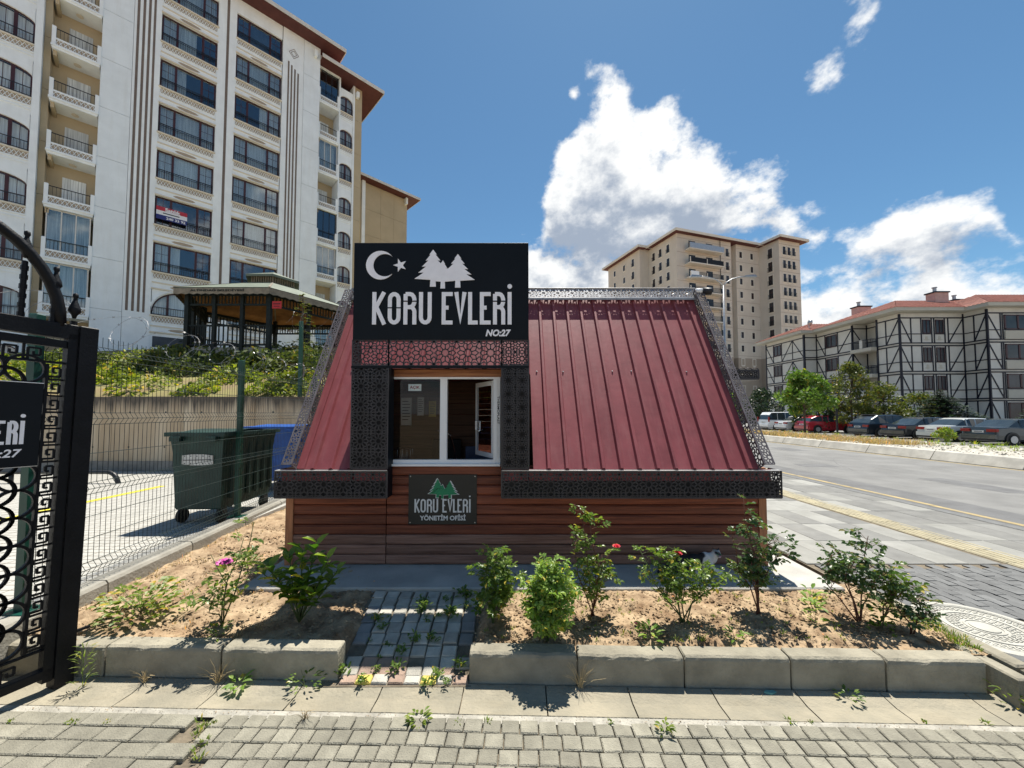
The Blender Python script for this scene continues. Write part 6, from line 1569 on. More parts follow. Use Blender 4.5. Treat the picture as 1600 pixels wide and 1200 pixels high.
# ================================================================== CARS
def carpaint(name, col, metal=.3): 
    return pm(name, col, .28, .04, 2, 0, None, metal, 0, None, None, .5, 2, (.35,.65), .8)
carpaint('paint_grey', (.045,.055,.058)); carpaint('paint_silver', (.62,.64,.62), .1); carpaint('paint_black', (.018,.022,.028)); carpaint('paint_navy', (.015,.022,.032)); carpaint('paint_red', (.42,.008,.02), .1); carpaint('paint_white', (.72,.73,.73), 0)
pm('car_glass', (.03,.04,.045), .06, .2, 2, 0, None, 0, 0, None, None, .8); pm('tail_light', (.28,.012,.012), .2, .2, 5); pm('car_trim', (.02,.02,.022), .5, .2, 5); pm('rim', (.45,.46,.47), .35, .1, 5, 0, None, .8); pm('plate', (.62,.63,.62), .5, .05, 5)
def car(name, label, cat, x, yc, L, Wd, Hh, paint, style):
    """nose towards +x; x = rear bumper, yc = centre line"""
    t = thing(name, label, cat, (x+L/2, yc, -.15), 0, 'cars parked across the road'); z0 = -.15
    hw = Wd/2
    # stations: x fraction, belt height, roof height, half width factor, cabin flag
    if style == 'sedan': st = [(0,.50,.50,.84),(.012,.74,.74,.93),(.03,.94,.955,.95),(.16,.97,1.0,.97),(.29,.97,1.36,.99),(.36,.96,1.0*Hh,1),(.50,.95,Hh,1),(.60,.94,Hh*.985,1),(.76,.92,.96,1),(.93,.80,.82,.96),(.985,.62,.63,.88),(1,.45,.46,.80)]
    elif style == 'hatch': st = [(0,.50,.50,.86),(.012,.74,.74,.94),(.03,.98,1.02,.96),(.10,1.0,1.30,.97),(.20,1.0,Hh*.985,.99),(.36,.98,Hh,1),(.50,.96,Hh,1),(.58,.95,Hh*.98,1),(.75,.94,.98,1),(.93,.84,.86,.96),(.985,.62,.63,.88),(1,.45,.46,.80)]
    else: st = [(0,.50,.50,.90),(.010,.74,.74,.96),(.02,1.02,1.06,.97),(.05,1.04,1.55,.98),(.10,1.04,Hh*.99,.99),(.36,1.02,Hh,1),(.55,1.0,Hh*.99,1),(.62,1.0,Hh*.96,1),(.78,1.0,1.08,1),(.93,.92,.95,.96),(.985,.66,.68,.88),(1,.45,.46,.82)]
    rows = []
    for fx_, zb, zr, k in st:
        w = hw*k; cab = zr-zb > .12; rw2 = w*(.80 if cab else .93)
        sec = [(w*.90, .20), (w*.985, .30), (w, .52 if zb > .6 else .36), (w*.985, zb-.06), (w*.955, zb), (rw2, zr-.05 if cab else zb+.01), (rw2*.90, zr-.012), (rw2*.5, zr), (0, zr+.006)]
        rows.append([(x+fx_*L, yc+a, z0+max(zz, .2)) for a, zz in sec] + [(x+fx_*L, yc-a, z0+max(zz, .2)) for a, zz in reversed(sec[:-1])])
    n = len(rows[0]); body = MB(); roofm = MB(); gl = {'rear_window': MB(), 'windscreen': MB(), 'side_window': MB(), 'far_side_window': MB()}
    for i in range(len(rows)-1):
        c0 = st[i][2]-st[i][1] > .12; c1 = st[i+1][2]-st[i+1][1] > .12
        for j in range(n-1):
            q = [rows[i][j], rows[i][j+1], rows[i+1][j+1], rows[i+1][j]]
            side = j in (4, 11); topp = 5 <= j <= 10
            tgt = body
            if side and (c0 or c1): tgt = gl['side_window' if j == 11 else 'far_side_window']
            elif topp and c0 != c1: tgt = gl['rear_window' if c1 else 'windscreen']
            elif topp and c0 and c1 and ((style == 'sedan' and i == 4) or (style != 'sedan' and i == 3 and style == 'hatch') ) and False: tgt = gl['rear_window']
            elif topp and style in ('sedan',) and i == 3: tgt = gl['rear_window']
            if topp and tgt is body and c0 and c1: tgt = roofm
            tgt.add(q, [(0,1,2,3)])
    for e in (0, -1): body.add(rows[e], [tuple(range(n))])
    body.build('body', paint, t, True, True); roofm.build('roof', paint, t, True, True)
    for k, m in gl.items():
        if m.v: m.build(k, 'car_glass', t, False, True)
    for f in (.30, .42, .55) if style != 'van' else (.22, .40, .56):     # window pillars and door seams
        for s_ in (-1, 1): MB().bar((x+f*L, yc+s_*hw*.945, z0+.95), (x+(f+.012)*L, yc+s_*hw*.80, z0+Hh-.06), .05, .035).build('pillar', paint, t)
    for f in (.42, .60): MB().box(x+f*L, x+f*L+.012, yc-hw*1.003, yc-hw*.99, z0+.35, z0+.90).build('door_seam', 'car_trim', t)
    for s_ in (-1, 1):
        for f in (.185, .815):
            wc_ = (x+f*L, yc+s_*(hw-.11), z0+.31)
            MB().lathe([(.37,-.015),(.37,.02)], 20, (wc_[0], yc+s_*(hw*.992), z0+.33), 'y').build('wheel_arch', 'car_trim', t)
            w = MB().lathe([(.19,-.10),(.30,-.10),(.315,-.07),(.315,.07),(.30,.115),(.19,.12)], 20, (wc_[0], yc+s_*(hw-.09), wc_[2]), 'y').build('wheel', 'rubber', t)
            MB().lathe([(.03,.0),(.19,.0),(.20,s_*.02),(.20,s_*.03)] if True else [], 14, (wc_[0], yc+s_*(hw+.022), wc_[2]), 'y').build('rim', 'rim', w)
            mb = MB()
            for k in range(5): a = k*2*PI/5; mb.bar((wc_[0], yc+s_*(hw+.026), wc_[2]), (wc_[0]+.18*math.cos(a), yc+s_*(hw+.026), wc_[2]+.18*math.sin(a)), .02, .05, up=(0,1,0))
            mb.build('spokes', 'rim', w)
    zt = .78 if style != 'van' else .95
    for s_ in (-1, 1):
        if style == 'van': MB().box(x+.0, x+.10, yc+s_*hw*.95-.07, yc+s_*hw*.95+.05, z0+.85, z0+1.35).build('tail_light', 'tail_light', t)
        else: MB().box(x+.015, x+.16, yc+s_*(hw*.70)-.21, yc+s_*(hw*.70)+.24, z0+zt-.07, z0+zt+.09).build('tail_light', 'tail_light', t)
    MB().box(x-.045, x+.09, yc-hw*.92, yc+hw*.92, z0+.34, z0+.58).build('rear_bumper', paint, t); MB().box(x-.05, x+.06, yc-hw*.88, yc+hw*.88, z0+.24, z0+.34).build('bumper_trim', 'car_trim', t)
    pz = .72 if style != 'van' else .80
    MB().box(x-.005, x+.03, yc-.26, yc+.26, z0+pz-.06, z0+pz+.06).build('number_plate', 'plate', t)
    mb = MB()
    for k in range(7): mb.box(x-.008, x-.004, yc-.19+k*.055, yc-.16+k*.055, z0+pz-.03, z0+pz+.03)
    mb.build('plate_print', 'ink', t)
    for s_ in (-1, 1): MB().cbox(x+.655*L, x+.655*L+.12, yc+s_*(hw+.08)-.09, yc+s_*(hw+.08)+.09, z0+.92, z0+1.06, .02).build('mirror', paint, t)
    if style == 'hatch': MB().cbox(x+.17*L, x+.21*L, yc-.5, yc+.5, z0+Hh-.03, z0+Hh+.02, .008).build('spoiler', paint, t)
    return t
XR = 26.0
car('parked_car', 'dark grey saloon car at the near end of the parked row', 'car', XR, 21.5, 4.5, 1.74, 1.43, 'paint_grey', 'sedan')
car('parked_car', 'silver saloon car parked beside the dark grey saloon', 'car', XR, 23.95, 4.5, 1.74, 1.44, 'paint_silver', 'sedan')
car('parked_car', 'black saloon car parked between the silver saloon and a dark estate', 'car', XR, 26.35, 4.6, 1.8, 1.46, 'paint_black', 'sedan')
car('parked_car', 'dark navy sport utility car parked beside the black saloon', 'car', XR, 29.0, 4.5, 1.84, 1.62, 'paint_navy', 'hatch')
car('parked_car', 'bright red hatchback parked beyond the young green tree', 'car', XR, 34.6, 4.2, 1.78, 1.5, 'paint_red', 'hatch')
car('parked_car', 'white saloon car parked between the red hatchback and the van', 'car', XR, 37.3, 4.5, 1.78, 1.46, 'paint_white', 'sedan')
car('parked_van', 'white panel van at the far end of the parked row', 'van', XR, 39.9, 4.4, 1.83, 1.84, 'paint_white', 'van')

# ================================================================== TREES
def tree(name, label, base, h, cr, trunk_r, nleaf, leafs, mat, seed, flat=1., first=.38, shape='round', group=None, clumps=26, cat='tree'):
    rs = random.Random(seed); bx, by, bz = base
    t = thing(name, label, cat, base, 0, group)
    mb = MB(); top = Vector((bx+rs.uniform(-.1,.1)*h*.2, by, bz+h*.82))
    trunk = [Vector((bx,by,bz-.05)), Vector((bx+rs.uniform(-.05,.05),by,bz+h*.3)), Vector((bx+rs.uniform(-.1,.1),by,bz+h*.55)), top]
    mb.tube(trunk, trunk_r, 8, trunk_r*.25); cl = []
    for k in range(clumps):
        zz = first + (1-first)*rs.random()**.8
        prof = math.sin(PI*min(1, max(0.05, (zz-first)/(1-first)*.86+.14)))**.6 if shape == 'round' else (1-(zz-first)/(1-first))*.95+.08
        a = rs.uniform(0, 2*PI); q = cr*prof*math.sqrt(rs.uniform(.15, 1)); c = Vector((bx+q*math.cos(a), by+q*math.sin(a)*flat, bz+h*zz*.95))
        s = trunk[1].lerp(trunk[3], max(0, min(1, (zz-.35)*1.1))); m_ = (s+c)/2 + Vector((0,0,.06*h)); mb.tube([s, m_, c], trunk_r*.35, 5, trunk_r*.08)
        cl.append((c, cr*rs.uniform(.22, .42)))
    mb.build('trunk', 'bark', t, True)
    def pl(i):
        c, r = cl[i % len(cl)]
        d = Vector((rs.gauss(0,1), rs.gauss(0,1), rs.gauss(0,.75))).normalized()*r*rs.random()**.45; p = c+d; return p
    leaf_cloud(nleaf, pl, leafs, rs, .4).build('crown', mat, t); return t
def conifer(name, label, base, h, cr, n, mat, seed, cat='tree'):
    rs = random.Random(seed); bx, by, bz = base; t = thing(name, label, cat, base)
    MB().tube([(bx,by,bz-.05),(bx,by,bz+h*.97)], h*.022+.02, 7, .01).build('trunk', 'bark', t)
    br = MB(); lf = MB(); 
    for k in range(n):
        f = rs.random()**.8; z = bz + h*(.06+.92*f); L = cr*(1-f)**.8*rs.uniform(.7,1.1)+.06; a = rs.uniform(0, 2*PI)
        d = Vector((math.cos(a), math.sin(a), 0)); p0 = Vector((bx,by,z)); pts = [p0, p0+d*L*.5+Vector((0,0,.06*L)), p0+d*L+Vector((0,0,-.02*L))]
        br.tube(pts, .012, 4, .003, False)
        m = max(8, int(L*34))
        for i in range(m):
            q = rs.random()**.7; p = p0 + d*L*q + Vector((0,0,.05*L*math.sin(q*3)-.02*L)); s = Vector((-d.y,d.x,0))*(1 if rs.random() < .5 else -1)
            e = (d*.7+s*rs.uniform(.3,1)+Vector((0,0,rs.uniform(-.25,.45)))).normalized(); l = .17*L**.4*rs.uniform(.6,1.3)*(1.15-q*.5); u = e.cross(Vector((0,0,1))).normalized()*l*.17
            lf.add([p-u, p+e*l*.6-u*1.2, p+e*l, p+e*l*.6+u*1.2, p+u], [(0,1,2,3,4)])
    br.build('branches', 'bark', t); lf.build('crown', mat, t); return t
tree('young_tree', 'young bright green tree on the verge in front of the red car', (21.6, 28.4, .05), 4.5, 1.75, .075, 5200, .13, 'leaf_tree', 21, 1., .36)
tree('olive_tree', 'loose olive green tree in front of the half timbered house', (29.2, 33.0, -.15), 6.1, 1.6, .08, 3600, .12, 'leaf_olive', 22, 1., .15, clumps=34)
tree('olive_tree', 'lower olive green tree between the dark cars and the house', (31.5, 32.6, -.15), 4.0, 1.9, .08, 3200, .12, 'leaf_olive', 23, 1., .1)
tree('dark_bush', 'dark green bush behind the red car and the young tree', (28.4, 35.5, -.15), 3.6, 2.0, .08, 3200, .13, 'leaf_dark', 24, 1., .08)
tree('dark_bush', 'dark green bush beside the foot of the beige tower', (28.3, 43.5, -.15), 4.2, 2.6, .08, 3000, .15, 'leaf_dark', 25, 1., .05)
tree('dark_bush', 'slender dark bush under the timbered balcony', (34.0, 32.0, -.15), 3.3, 1.7, .06, 1800, .12, 'leaf_olive', 26, 1., .1)
tree('small_bush', 'small green bush at the edge of the tower behind the roof corner', (25.5, 45.0, -.15), 4.2, 1.0, .05, 1500, .12, 'leaf_tree', 29, 1., .1)
conifer('spruce', 'blue green spruce behind the silver car', (32.6, 29.2, -.15), 3.6, 2.9, 330, 'leaf_spruce', 27)
conifer('spruce', 'blue green spruce behind the dark grey saloon at the edge of the picture', (35.8, 26.0, -.15), 2.7, 2.2, 230, 'leaf_spruce', 28)
conifer('pine_sapling', 'thin sparse larch like sapling beside the gazebo', (-6.55, 11.9, 2.4), 3.0, .75, 60, 'leaf_olive', 31)
tree('verge_bush', 'light green weedy bush on the gravel in front of the silver car', (23.2, 20.6, -.14), .95, .48, .02, 1200, .055, 'leaf_weed', 30, 1., .05, clumps=18, cat='bush')
def blades(name, mat, label, spots, n, h, spread, seed, kind='stuff', w=.006):
    rs = random.Random(seed); mb = MB()
    for (x, y, z, s) in spots:
        for i in range(n):
            a = rs.uniform(0, 2*PI); q = spread*s*math.sqrt(rs.random())*.5; p = Vector((x+q*math.cos(a), y+q*math.sin(a), z)); l = h*s*rs.uniform(.5, 1.2); b = rs.uniform(.1, .9)
            d = Vector((math.cos(a)*b, math.sin(a)*b, 1)).normalized(); e = d + Vector((math.cos(a)*b*.7, math.sin(a)*b*.7, -.25)); u = Vector((-math.sin(a), math.cos(a), 0))*w*rs.uniform(.6,1.4)
            m_ = p+d*l*.55; mb.add([p-u, p+u, m_+u*.8, m_-u*.8, m_+e*l*.45], [(0,1,2,3),(3,2,4)])
    o = mb.build(name, mat); return struct(o, label, kind) if kind else o
rs = random.Random(40)
blades('dry_grass', 'leaf_dry', 'dry straw coloured grass along the verge behind the barrier kerb', [(rs.uniform(16.2,19.5), rs.uniform(17.5,34), .1, rs.uniform(.6,1.3)) for k in range(420)], 26, .30, .5, 41, 'stuff', .012)
blades('dry_grass', 'leaf_weed', 'sparse green grass on the gravel near the parked cars', [(rs.uniform(19,24), rs.uniform(15,34), .0, rs.uniform(.4,1.0)) for k in range(150)], 14, .28, .3, 42, 'stuff', .01)
mbs = MB()
for k in range(2600):
    x = rs.uniform(15.9, 24); y = rs.uniform(8, 24); s = rs.uniform(.02,.07); z = .16-.30*max(0,(x-15.7)/8.7)**1.2+.03
    mbs.add([(x+rs.uniform(-1,1)*s, y+rs.uniform(-1,1)*s, z+rs.uniform(-.2,.9)*s) for i in range(4)], [(0,1,2),(0,2,3),(0,3,1),(1,3,2)])
struct(mbs.build('verge_gravel', 'gravel'), 'loose pale stones on the verge across the road', 'stuff')

# ================================================================== PLANTS OF THE FLOWER BED
def leaf_at(mb, p, d, n, L, w, fold=.25):
    """a pointed leaf from p along d with normal n, slightly folded along the midrib"""
    s = d.cross(n).normalized(); dn = n*(-fold*w)
    m1 = p+d*L*.38; m2 = p+d*L*.72 - n*L*.04; tip = p+d*L - n*L*.12
    mb.add([p, m1+s*w*.5+dn*-1, m2+s*w*.40+dn*-1, tip, m2-s*w*.40+dn*-1, m1-s*w*.5+dn*-1, m1, m2], [(0,1,6),(6,1,2,7),(7,2,3),(0,6,5),(6,7,4,5),(7,3,4)])
def flower(parent, p, r, mat, seed):
    rs = random.Random(seed); mb = MB(); p = Vector(p)
    for ring_ in range(4):
        rr_ = r*(.35+.24*ring_)
        for k in range(5+ring_):
            a = 2*PI*k/(5+ring_) + ring_*.6; d = Vector((math.cos(a), math.sin(a), .9-.28*ring_)).normalized(); n_ = (Vector((0,0,1))-d*d.z).normalized()
            leaf_at(mb, p+Vector((0,0,.1*r)), d, n_, rr_*1.15, rr_*1.0, -.3)
    return mb.build('flower', mat, parent)
def rose(name, label, base, targets, nbr, leafL, mat, seed, stem='stem_green', dens=1., flowers=(), drop=.35, cat='rose bush', sub=5):
    """stems from base to each target tip, side twigs, compound leaves of five leaflets"""
    rs = random.Random(seed); t = thing(name, label, cat, base); st = MB(); lf = MB(); b = Vector(base)
    def compound(p, d):
        n_ = Vector((rs.gauss(0,.6), rs.gauss(0,.6), 1)).normalized(); d = (d - n_*d.dot(n_)*.6).normalized(); L = leafL*1.25*rs.uniform(.55,1.3)
        st.tube([p, p+d*L*1.7], .0011, 3, .0007, False)
        s = d.cross(n_).normalized()
        for q, sd_ in (((.75,1),(.75,-1),(1.35,1),(1.35,-1),(1.7,0)) if sub == 5 else ((1.0,1),(1.0,-1),(1.6,0))):
            dd = (d*.55 + s*sd_*.9 + Vector((0,0,rs.uniform(-.35,.15)))).normalized() if sd_ else d
            nn = (n_ + Vector((rs.gauss(0,.35), rs.gauss(0,.35), 0))).normalized(); nn = (nn-dd*nn.dot(dd)).normalized()
            leaf_at(lf, p+d*L*q, dd, nn, L*rs.uniform(.8,1.15), L*.62)
    for tg in targets:
        tip = Vector(tg); r0 = .0055; mid = b.lerp(tip, .5) + Vector((rs.gauss(0,.035), rs.gauss(0,.035), 0)); q1 = b.lerp(mid, .5)+Vector((rs.gauss(0,.015),rs.gauss(0,.015),.02))
        pts = [b+Vector((rs.gauss(0,.01),rs.gauss(0,.01),-.02)), q1, mid, mid.lerp(tip,.5)+Vector((rs.gauss(0,.02),rs.gauss(0,.02),.01)), tip]
        st.tube(pts, r0, 6, .0022)
        for k in range(nbr):
            f = rs.uniform(drop, 1.0); i = min(3, int(f*4)); p = pts[i].lerp(pts[i+1], f*4-i)
            a = rs.uniform(0, 2*PI); d = Vector((math.cos(a), math.sin(a), rs.uniform(.1,.9))).normalized(); L = rs.uniform(.03,.16)*(1.2-f*.4); e = p+d*L
            st.tube([p, e], .0022, 4, .0012, False)
            for j in range(max(1, int(2.2*dens + rs.random()))):
                a2 = rs.uniform(0, 2*PI); compound(p.lerp(e, rs.uniform(.4,1)), Vector((math.cos(a2), math.sin(a2), rs.uniform(-.2,.6))).normalized())
    st.build('stems', stem, t, True); lf.build('foliage', mat, t)
    for p, r, m, s in flowers: flower(t, p, r, m, s)
    return t
rose('rose_bush', 'leggy rose with a pink flower on the dry soil by the fence', (-2.23, 3.01, 0), [(-1.99,3.0,.76),(-2.10,3.05,.62),(-2.30,2.98,.52),(-2.2,2.9,.25)], 9, .034, 'leaf_rose', 51, 'stem_green', .8, [((-2.185,2.97,.47), .05, 'rose_pink', 1)], .2)
rose('rose_bush', 'tall dark rose with small red flower beside the pale leafy bush', (.64, 3.12, 0), [(.54,3.12,.85),(.62,3.1,.70),(.48,3.16,.62),(.80,3.1,.52),(.72,3.05,.45)], 15, .030, 'leaf_rose', 52, 'stem_red', 1., [((.83,3.1,.545), .028, 'rose_red', 2)], .25)
rose('rose_bush', 'spreading rose with a red flower in front of the cat', (1.33, 3.04, 0), [(.99,3.06,.55),(1.12,3.0,.50),(1.28,3.08,.52),(1.42,3.02,.42),(1.55,3.1,.40),(1.68,3.0,.40),(1.2,2.95,.35)], 14, .029, 'leaf_rose', 53, 'stem_green', 1., [((1.30,3.06,.50), .030, 'rose_red', 3)], .35)
rose('rose_bush', 'tallest rose bush, reaching the eave near the office corner', (1.99, 3.17, 0), [(1.88,3.15,.94),(1.95,3.18,.72),(2.10,3.15,.58),(1.80,3.2,.62),(2.14,3.1,.50),(1.9,3.1,.42),(2.02,3.22,.5)], 13, .030, 'leaf_rose_dark', 54, 'stem_red', 1., (), .28)
rose('rose_bush', 'dark leaved rose bush nearest the manhole cover', (2.68, 3.05, 0), [(2.78,3.04,.64),(2.52,3.08,.48),(2.62,3.0,.50),(2.72,3.1,.42),(2.84,3.0,.36)], 13, .034, 'leaf_rose_dark', 55, 'stem_red', 1., (), .3)
rose('rose_bush', 'small bright tipped rose between the dark rose and the manhole', (2.80, 3.00, 0), [(2.93,3.0,.42),(2.86,3.04,.36),(2.95,2.95,.28)], 12, .028, 'leaf_rose', 56, 'stem_red', 1., (), .2)
rose('rose_bush', 'low grey green rose at the right end of the soil bed', (2.93, 2.88, 0), [(2.96,2.88,.24),(3.03,2.86,.20),(2.88,2.9,.18)], 12, .026, 'leaf_rose_dark', 57, 'stem_red', 1., (), .2)
rose('leafy_bush', 'dense pale green bush right of the paver path', (.24, 2.80, 0), [(.27,2.8,.56),(.18,2.82,.50),(.36,2.78,.48),(.12,2.8,.36),(.42,2.8,.36),(.28,2.72,.42),(.22,2.88,.45),(.33,2.86,.3),(.15,2.74,.26)], 26, .026, 'leaf_bright', 58, 'stem_green', 1.5, (), .12, 'bush')
rose('leafy_bush', 'mid green bush at the edge of the paver path', (-.15, 3.03, 0), [(-.12,3.03,.56),(-.20,3.0,.42),(-.05,3.05,.46),(.04,3.0,.38),(-.14,3.1,.36)], 17, .030, 'leaf_rose', 59, 'stem_green', 1.2, (), .15, 'bush')
# laurel: large single leaves
lau = thing('laurel_bush', 'young laurel with large glossy leaves left of the paver path', 'bush', (-1.63, 3.01, 0))
rs = random.Random(60); st = MB()
lm = MB(); leaf_at(lm, Vector((0,0,0)), Vector((1,0,0)), Vector((0,0,1)), 1., .46, .22); lme, _ = lm.mesh('leaf', 'leaf_laurel', True, False)
leafmat('leaf_laurel_new', (.18,.27,.03), (.30,.38,.05), .4, .3, True); lm2 = lme.copy(); lm2.materials.clear(); lm2.materials.append(MATS['leaf_laurel_new'])
for tg in ((-1.50,3.0,.60),(-1.62,3.02,.54),(-1.40,2.98,.50),(-1.74,3.05,.50),(-1.88,3.0,.42),(-1.36,3.06,.38),(-1.55,2.92,.36),(-1.98,3.02,.40),(-1.68,2.95,.25),(-1.45,2.9,.26)):
    b = Vector((-1.63,3.01,0)); tip = Vector(tg); mid = b.lerp(tip,.5)+Vector((rs.gauss(0,.03),rs.gauss(0,.03),.03)); st.tube([b, mid, tip], .006, 6, .003)
    for k in range(13):
        f = .35+.65*(k/12); p = mid.lerp(tip, (f-.5)*2) if f > .5 else b.lerp(mid, f*2); a = k*2.4+rs.uniform(-.3,.3)
        d = Vector((math.cos(a), math.sin(a), .15+f*.6+rs.uniform(-.3,.2))).normalized(); n_ = Vector((0,0,1)); n_ = (n_-d*d.z).normalized()
        m = Matrix((d, n_.cross(d), n_)).transposed(); o = inst(lm2 if (f > .9 and rs.random() < .6) else lme, 'leaf', tuple(p), lau, m.to_euler()); s = rs.uniform(.10,.15); o.scale = (s, s, s)
st.build('stems', 'stem_green', lau, True)
# smaller self-sown plants, each a thing of its own
def weed(name, label, base, h, n, L, w, mat, seed, cat='weed', upright=.7, spread=.05):
    rs = random.Random(seed); t = thing(name, label, cat, base); mb = MB(); b = Vector(base); st = MB()
    for k in range(n):
        a = rs.uniform(0, 2*PI); q = spread*math.sqrt(rs.random()); zz = h*rs.random(); p = b + Vector((q*math.cos(a), q*math.sin(a), zz)); d = Vector((math.cos(a), math.sin(a), rs.uniform(-.1,1)*upright)).normalized()
        n_ = Vector((0,0,1)); n_ = (n_-d*d.z).normalized(); leaf_at(mb, p, d, n_, L*rs.uniform(.6,1.3), L*w)
    for k in range(max(2, n//18)): 
        a = rs.uniform(0, 2*PI); st.tube([b, b+Vector((spread*.6*math.cos(a), spread*.6*math.sin(a), h))], .002, 4, .001)
    mb.build('foliage', mat, t); st.build('stems', 'stem_green', t); return t
weed('ground_ivy', 'low clump of yellow green leaves on the soil beside the gate', (-2.93, 3.10, .02), .20, 260, .055, .6, 'leaf_weed', 61, 'plant', .5, .24)
weed('small_weed', 'thin weed between the leaf clump and the pink rose', (-2.62, 3.17, 0), .17, 34, .04, .35, 'leaf_weed', 62, spread=.05)
weed('small_weed', 'weed on the soil close to the fence base', (-2.75, 4.1, 0), .12, 40, .05, .45, 'leaf_weed', 63, spread=.09)
weed('small_weed', 'weed tucked behind the pink rose near the office slab', (-2.45, 4.35, 0), .16, 44, .05, .45, 'leaf_rose', 64, spread=.09)
weed('small_weed', 'low weed at the kerb below the pink rose', (-2.12, 2.83, 0), .07, 30, .04, .4, 'leaf_weed', 65, spread=.07)
weed('small_weed', 'bright weed behind, of the two beside the office corner', (2.50, 3.28, 0), .13, 22, .075, .4, 'leaf_bright', 66, spread=.04)
weed('small_weed', 'bright weed in front, of the two beside the office corner', (2.34, 3.03, 0), .15, 30, .06, .45, 'leaf_bright', 67, spread=.05)
weed('small_weed', 'bright weed rosette behind the second right hand kerb stone', (.98, 2.80, 0), .07, 26, .06, .38, 'leaf_bright', 68, spread=.07)
weed('small_weed', 'small bright weed behind the third right hand kerb stone', (1.58, 2.79, 0), .06, 18, .05, .38, 'leaf_bright', 69, spread=.04)
weed('small_weed', 'leafy weed between the dark rose and its bright neighbour', (2.76, 2.93, 0), .16, 36, .055, .45, 'leaf_laurel', 70, spread=.05)
weed('sprawling_weed', 'sprawling weed in the gutter at the end of the left kerb', (-1.36, 2.60, -.195), .08, 46, .035, .4, 'leaf_rose', 71, spread=.11)
weed('gutter_weed', 'feathery weed growing beside the gate post', (-2.82, 2.60, -.20), .26, 60, .05, .12, 'leaf_weed', 72, upright=1.4, spread=.03)
weed('gutter_weed', 'broad leaved weed lying in the gutter by the kerb joint', (-1.80, 2.60, -.20), .04, 20, .06, .45, 'leaf_bright', 73, spread=.06)
weed('gutter_weed', 'small weed at the gutter edge below the path', (-.55, 2.33, -.205), .04, 26, .04, .45, 'leaf_weed', 74, spread=.05)
weed('gutter_weed', 'dusty weed patch in front of the last kerb stone', (2.12, 2.50, -.20), .04, 24, .035, .4, 'leaf_rose', 75, spread=.06)
weed('gutter_weed', 'tiny weed among the driveway pavers at the gutter', (.86, 2.24, -.205), .05, 22, .035, .4, 'leaf_weed', 76, spread=.03)
weed('corner_weed', 'weedy tuft at the rounded end of the kerb', (3.12, 2.46, -.20), .10, 46, .05, .25, 'leaf_weed', 77, upright=1.2, spread=.09)
def dry_tuft(label, base, n, h, seed):
    rs = random.Random(seed); t = thing('dry_tuft', label, 'dry weed', base); mb = MB(); b = Vector(base)
    for k in range(n):
        a = rs.uniform(0, 2*PI); q = rs.uniform(.2,1); p = b+Vector((rs.gauss(0,.008),rs.gauss(0,.008),0)); e = p+Vector((math.cos(a)*q*h*.9, math.sin(a)*q*h*.4-.02, h*rs.uniform(.3,1.)))
        mb.tube([p, p.lerp(e,.5)+Vector((0,0,.02)), e], .0016, 3, .0007, False)
    return mb.build('stalks', 'straw', t)
dry_tuft('dead straw coloured tuft in the kerb joint right of the path', (.455, 2.595, -.195), 22, .18, 81)
dry_tuft('dead straw coloured tuft in the joint of the left kerb', (-1.96, 2.64, -.195), 26, .17, 82)
dry_tuft('withered grey tuft in front of the kerb near the gate', (-2.45, 2.64, -.195), 18, .11, 83)
dry_tuft('dry tuft at the gutter edge left of the path', (-1.22, 2.34, -.205), 16, .08, 84)
rs = random.Random(90)
wsp = [(-1.15+.8*rs.random(), 2.55+.95*rs.random(), -.035, rs.uniform(.5,1.1)) for k in range(26)] + [(-1.16,2.70,-.07,1.2),(-.80,2.72,-.08,1.1),(-.36,2.74,-.03,1.1),(-.42,3.5,-.01,1.6),(-.75,3.3,-.02,1.4),(-.5,3.22,-.02,1.4)]
mb = MB()
for (x, y, z, q) in wsp:
    for k in range(int(26*q)):
        a = rs.uniform(0, 2*PI); d = Vector((math.cos(a), math.sin(a), rs.uniform(.1,1.1))).normalized(); n_ = Vector((0,0,1)); n_ = (n_-d*d.z).normalized()
        leaf_at(mb, Vector((x+rs.gauss(0,.02)*q, y+rs.gauss(0,.018)*q, zpath(y)+rs.random()*.04*q)), d, n_, .042*q*rs.uniform(.5,1.2), .014*q)
struct(mb.build('path_weeds', 'leaf_rose'), 'green weeds sprouting between the pavers of the path', 'stuff')
jsp = [(kp(rs.uniform(-3,3), -.30)[0], kp(0, -.30)[1]-.015*rs.random(), -.205, rs.uniform(.2,.5)) for k in range(13)] + [(-1.83+.08*k*.5+rs.gauss(0,.02), 2.33-k*.05, -.205, .5) for k in range(6)]
blades('joint_weeds', 'leaf_weed', 'tiny weeds in the joint between gutter and driveway', jsp, 12, .06, .10, 92, 'stuff', .004)
gsp = [(rs.uniform(-.25,3.15), rs.uniform(2.76,3.5), -.005, rs.uniform(.2,.7)) for k in range(120)] + [(3.16+rs.gauss(0,.04), rs.uniform(2.65,3.3), -.01, rs.uniform(.5,1.1)) for k in range(50)]
blades('bed_grass', 'leaf_weed', 'thin grass scattered over the rose bed', gsp, 9, .05, .07, 93, 'stuff', .003)
gsp = [(rs.uniform(-3.5,-1.3), rs.uniform(2.78,5.5), -.01, rs.uniform(.2,.8)) for k in range(120)] + [(fx(y)+.16+rs.gauss(0,.04), y, 0, rs.uniform(.6,1.3)) for y in np.arange(2.9, 7, .09)]
blades('bed_grass', 'leaf_dry', 'thin dry grass scattered over the bed by the fence', gsp, 9, .06, .08, 94, 'stuff', .003)
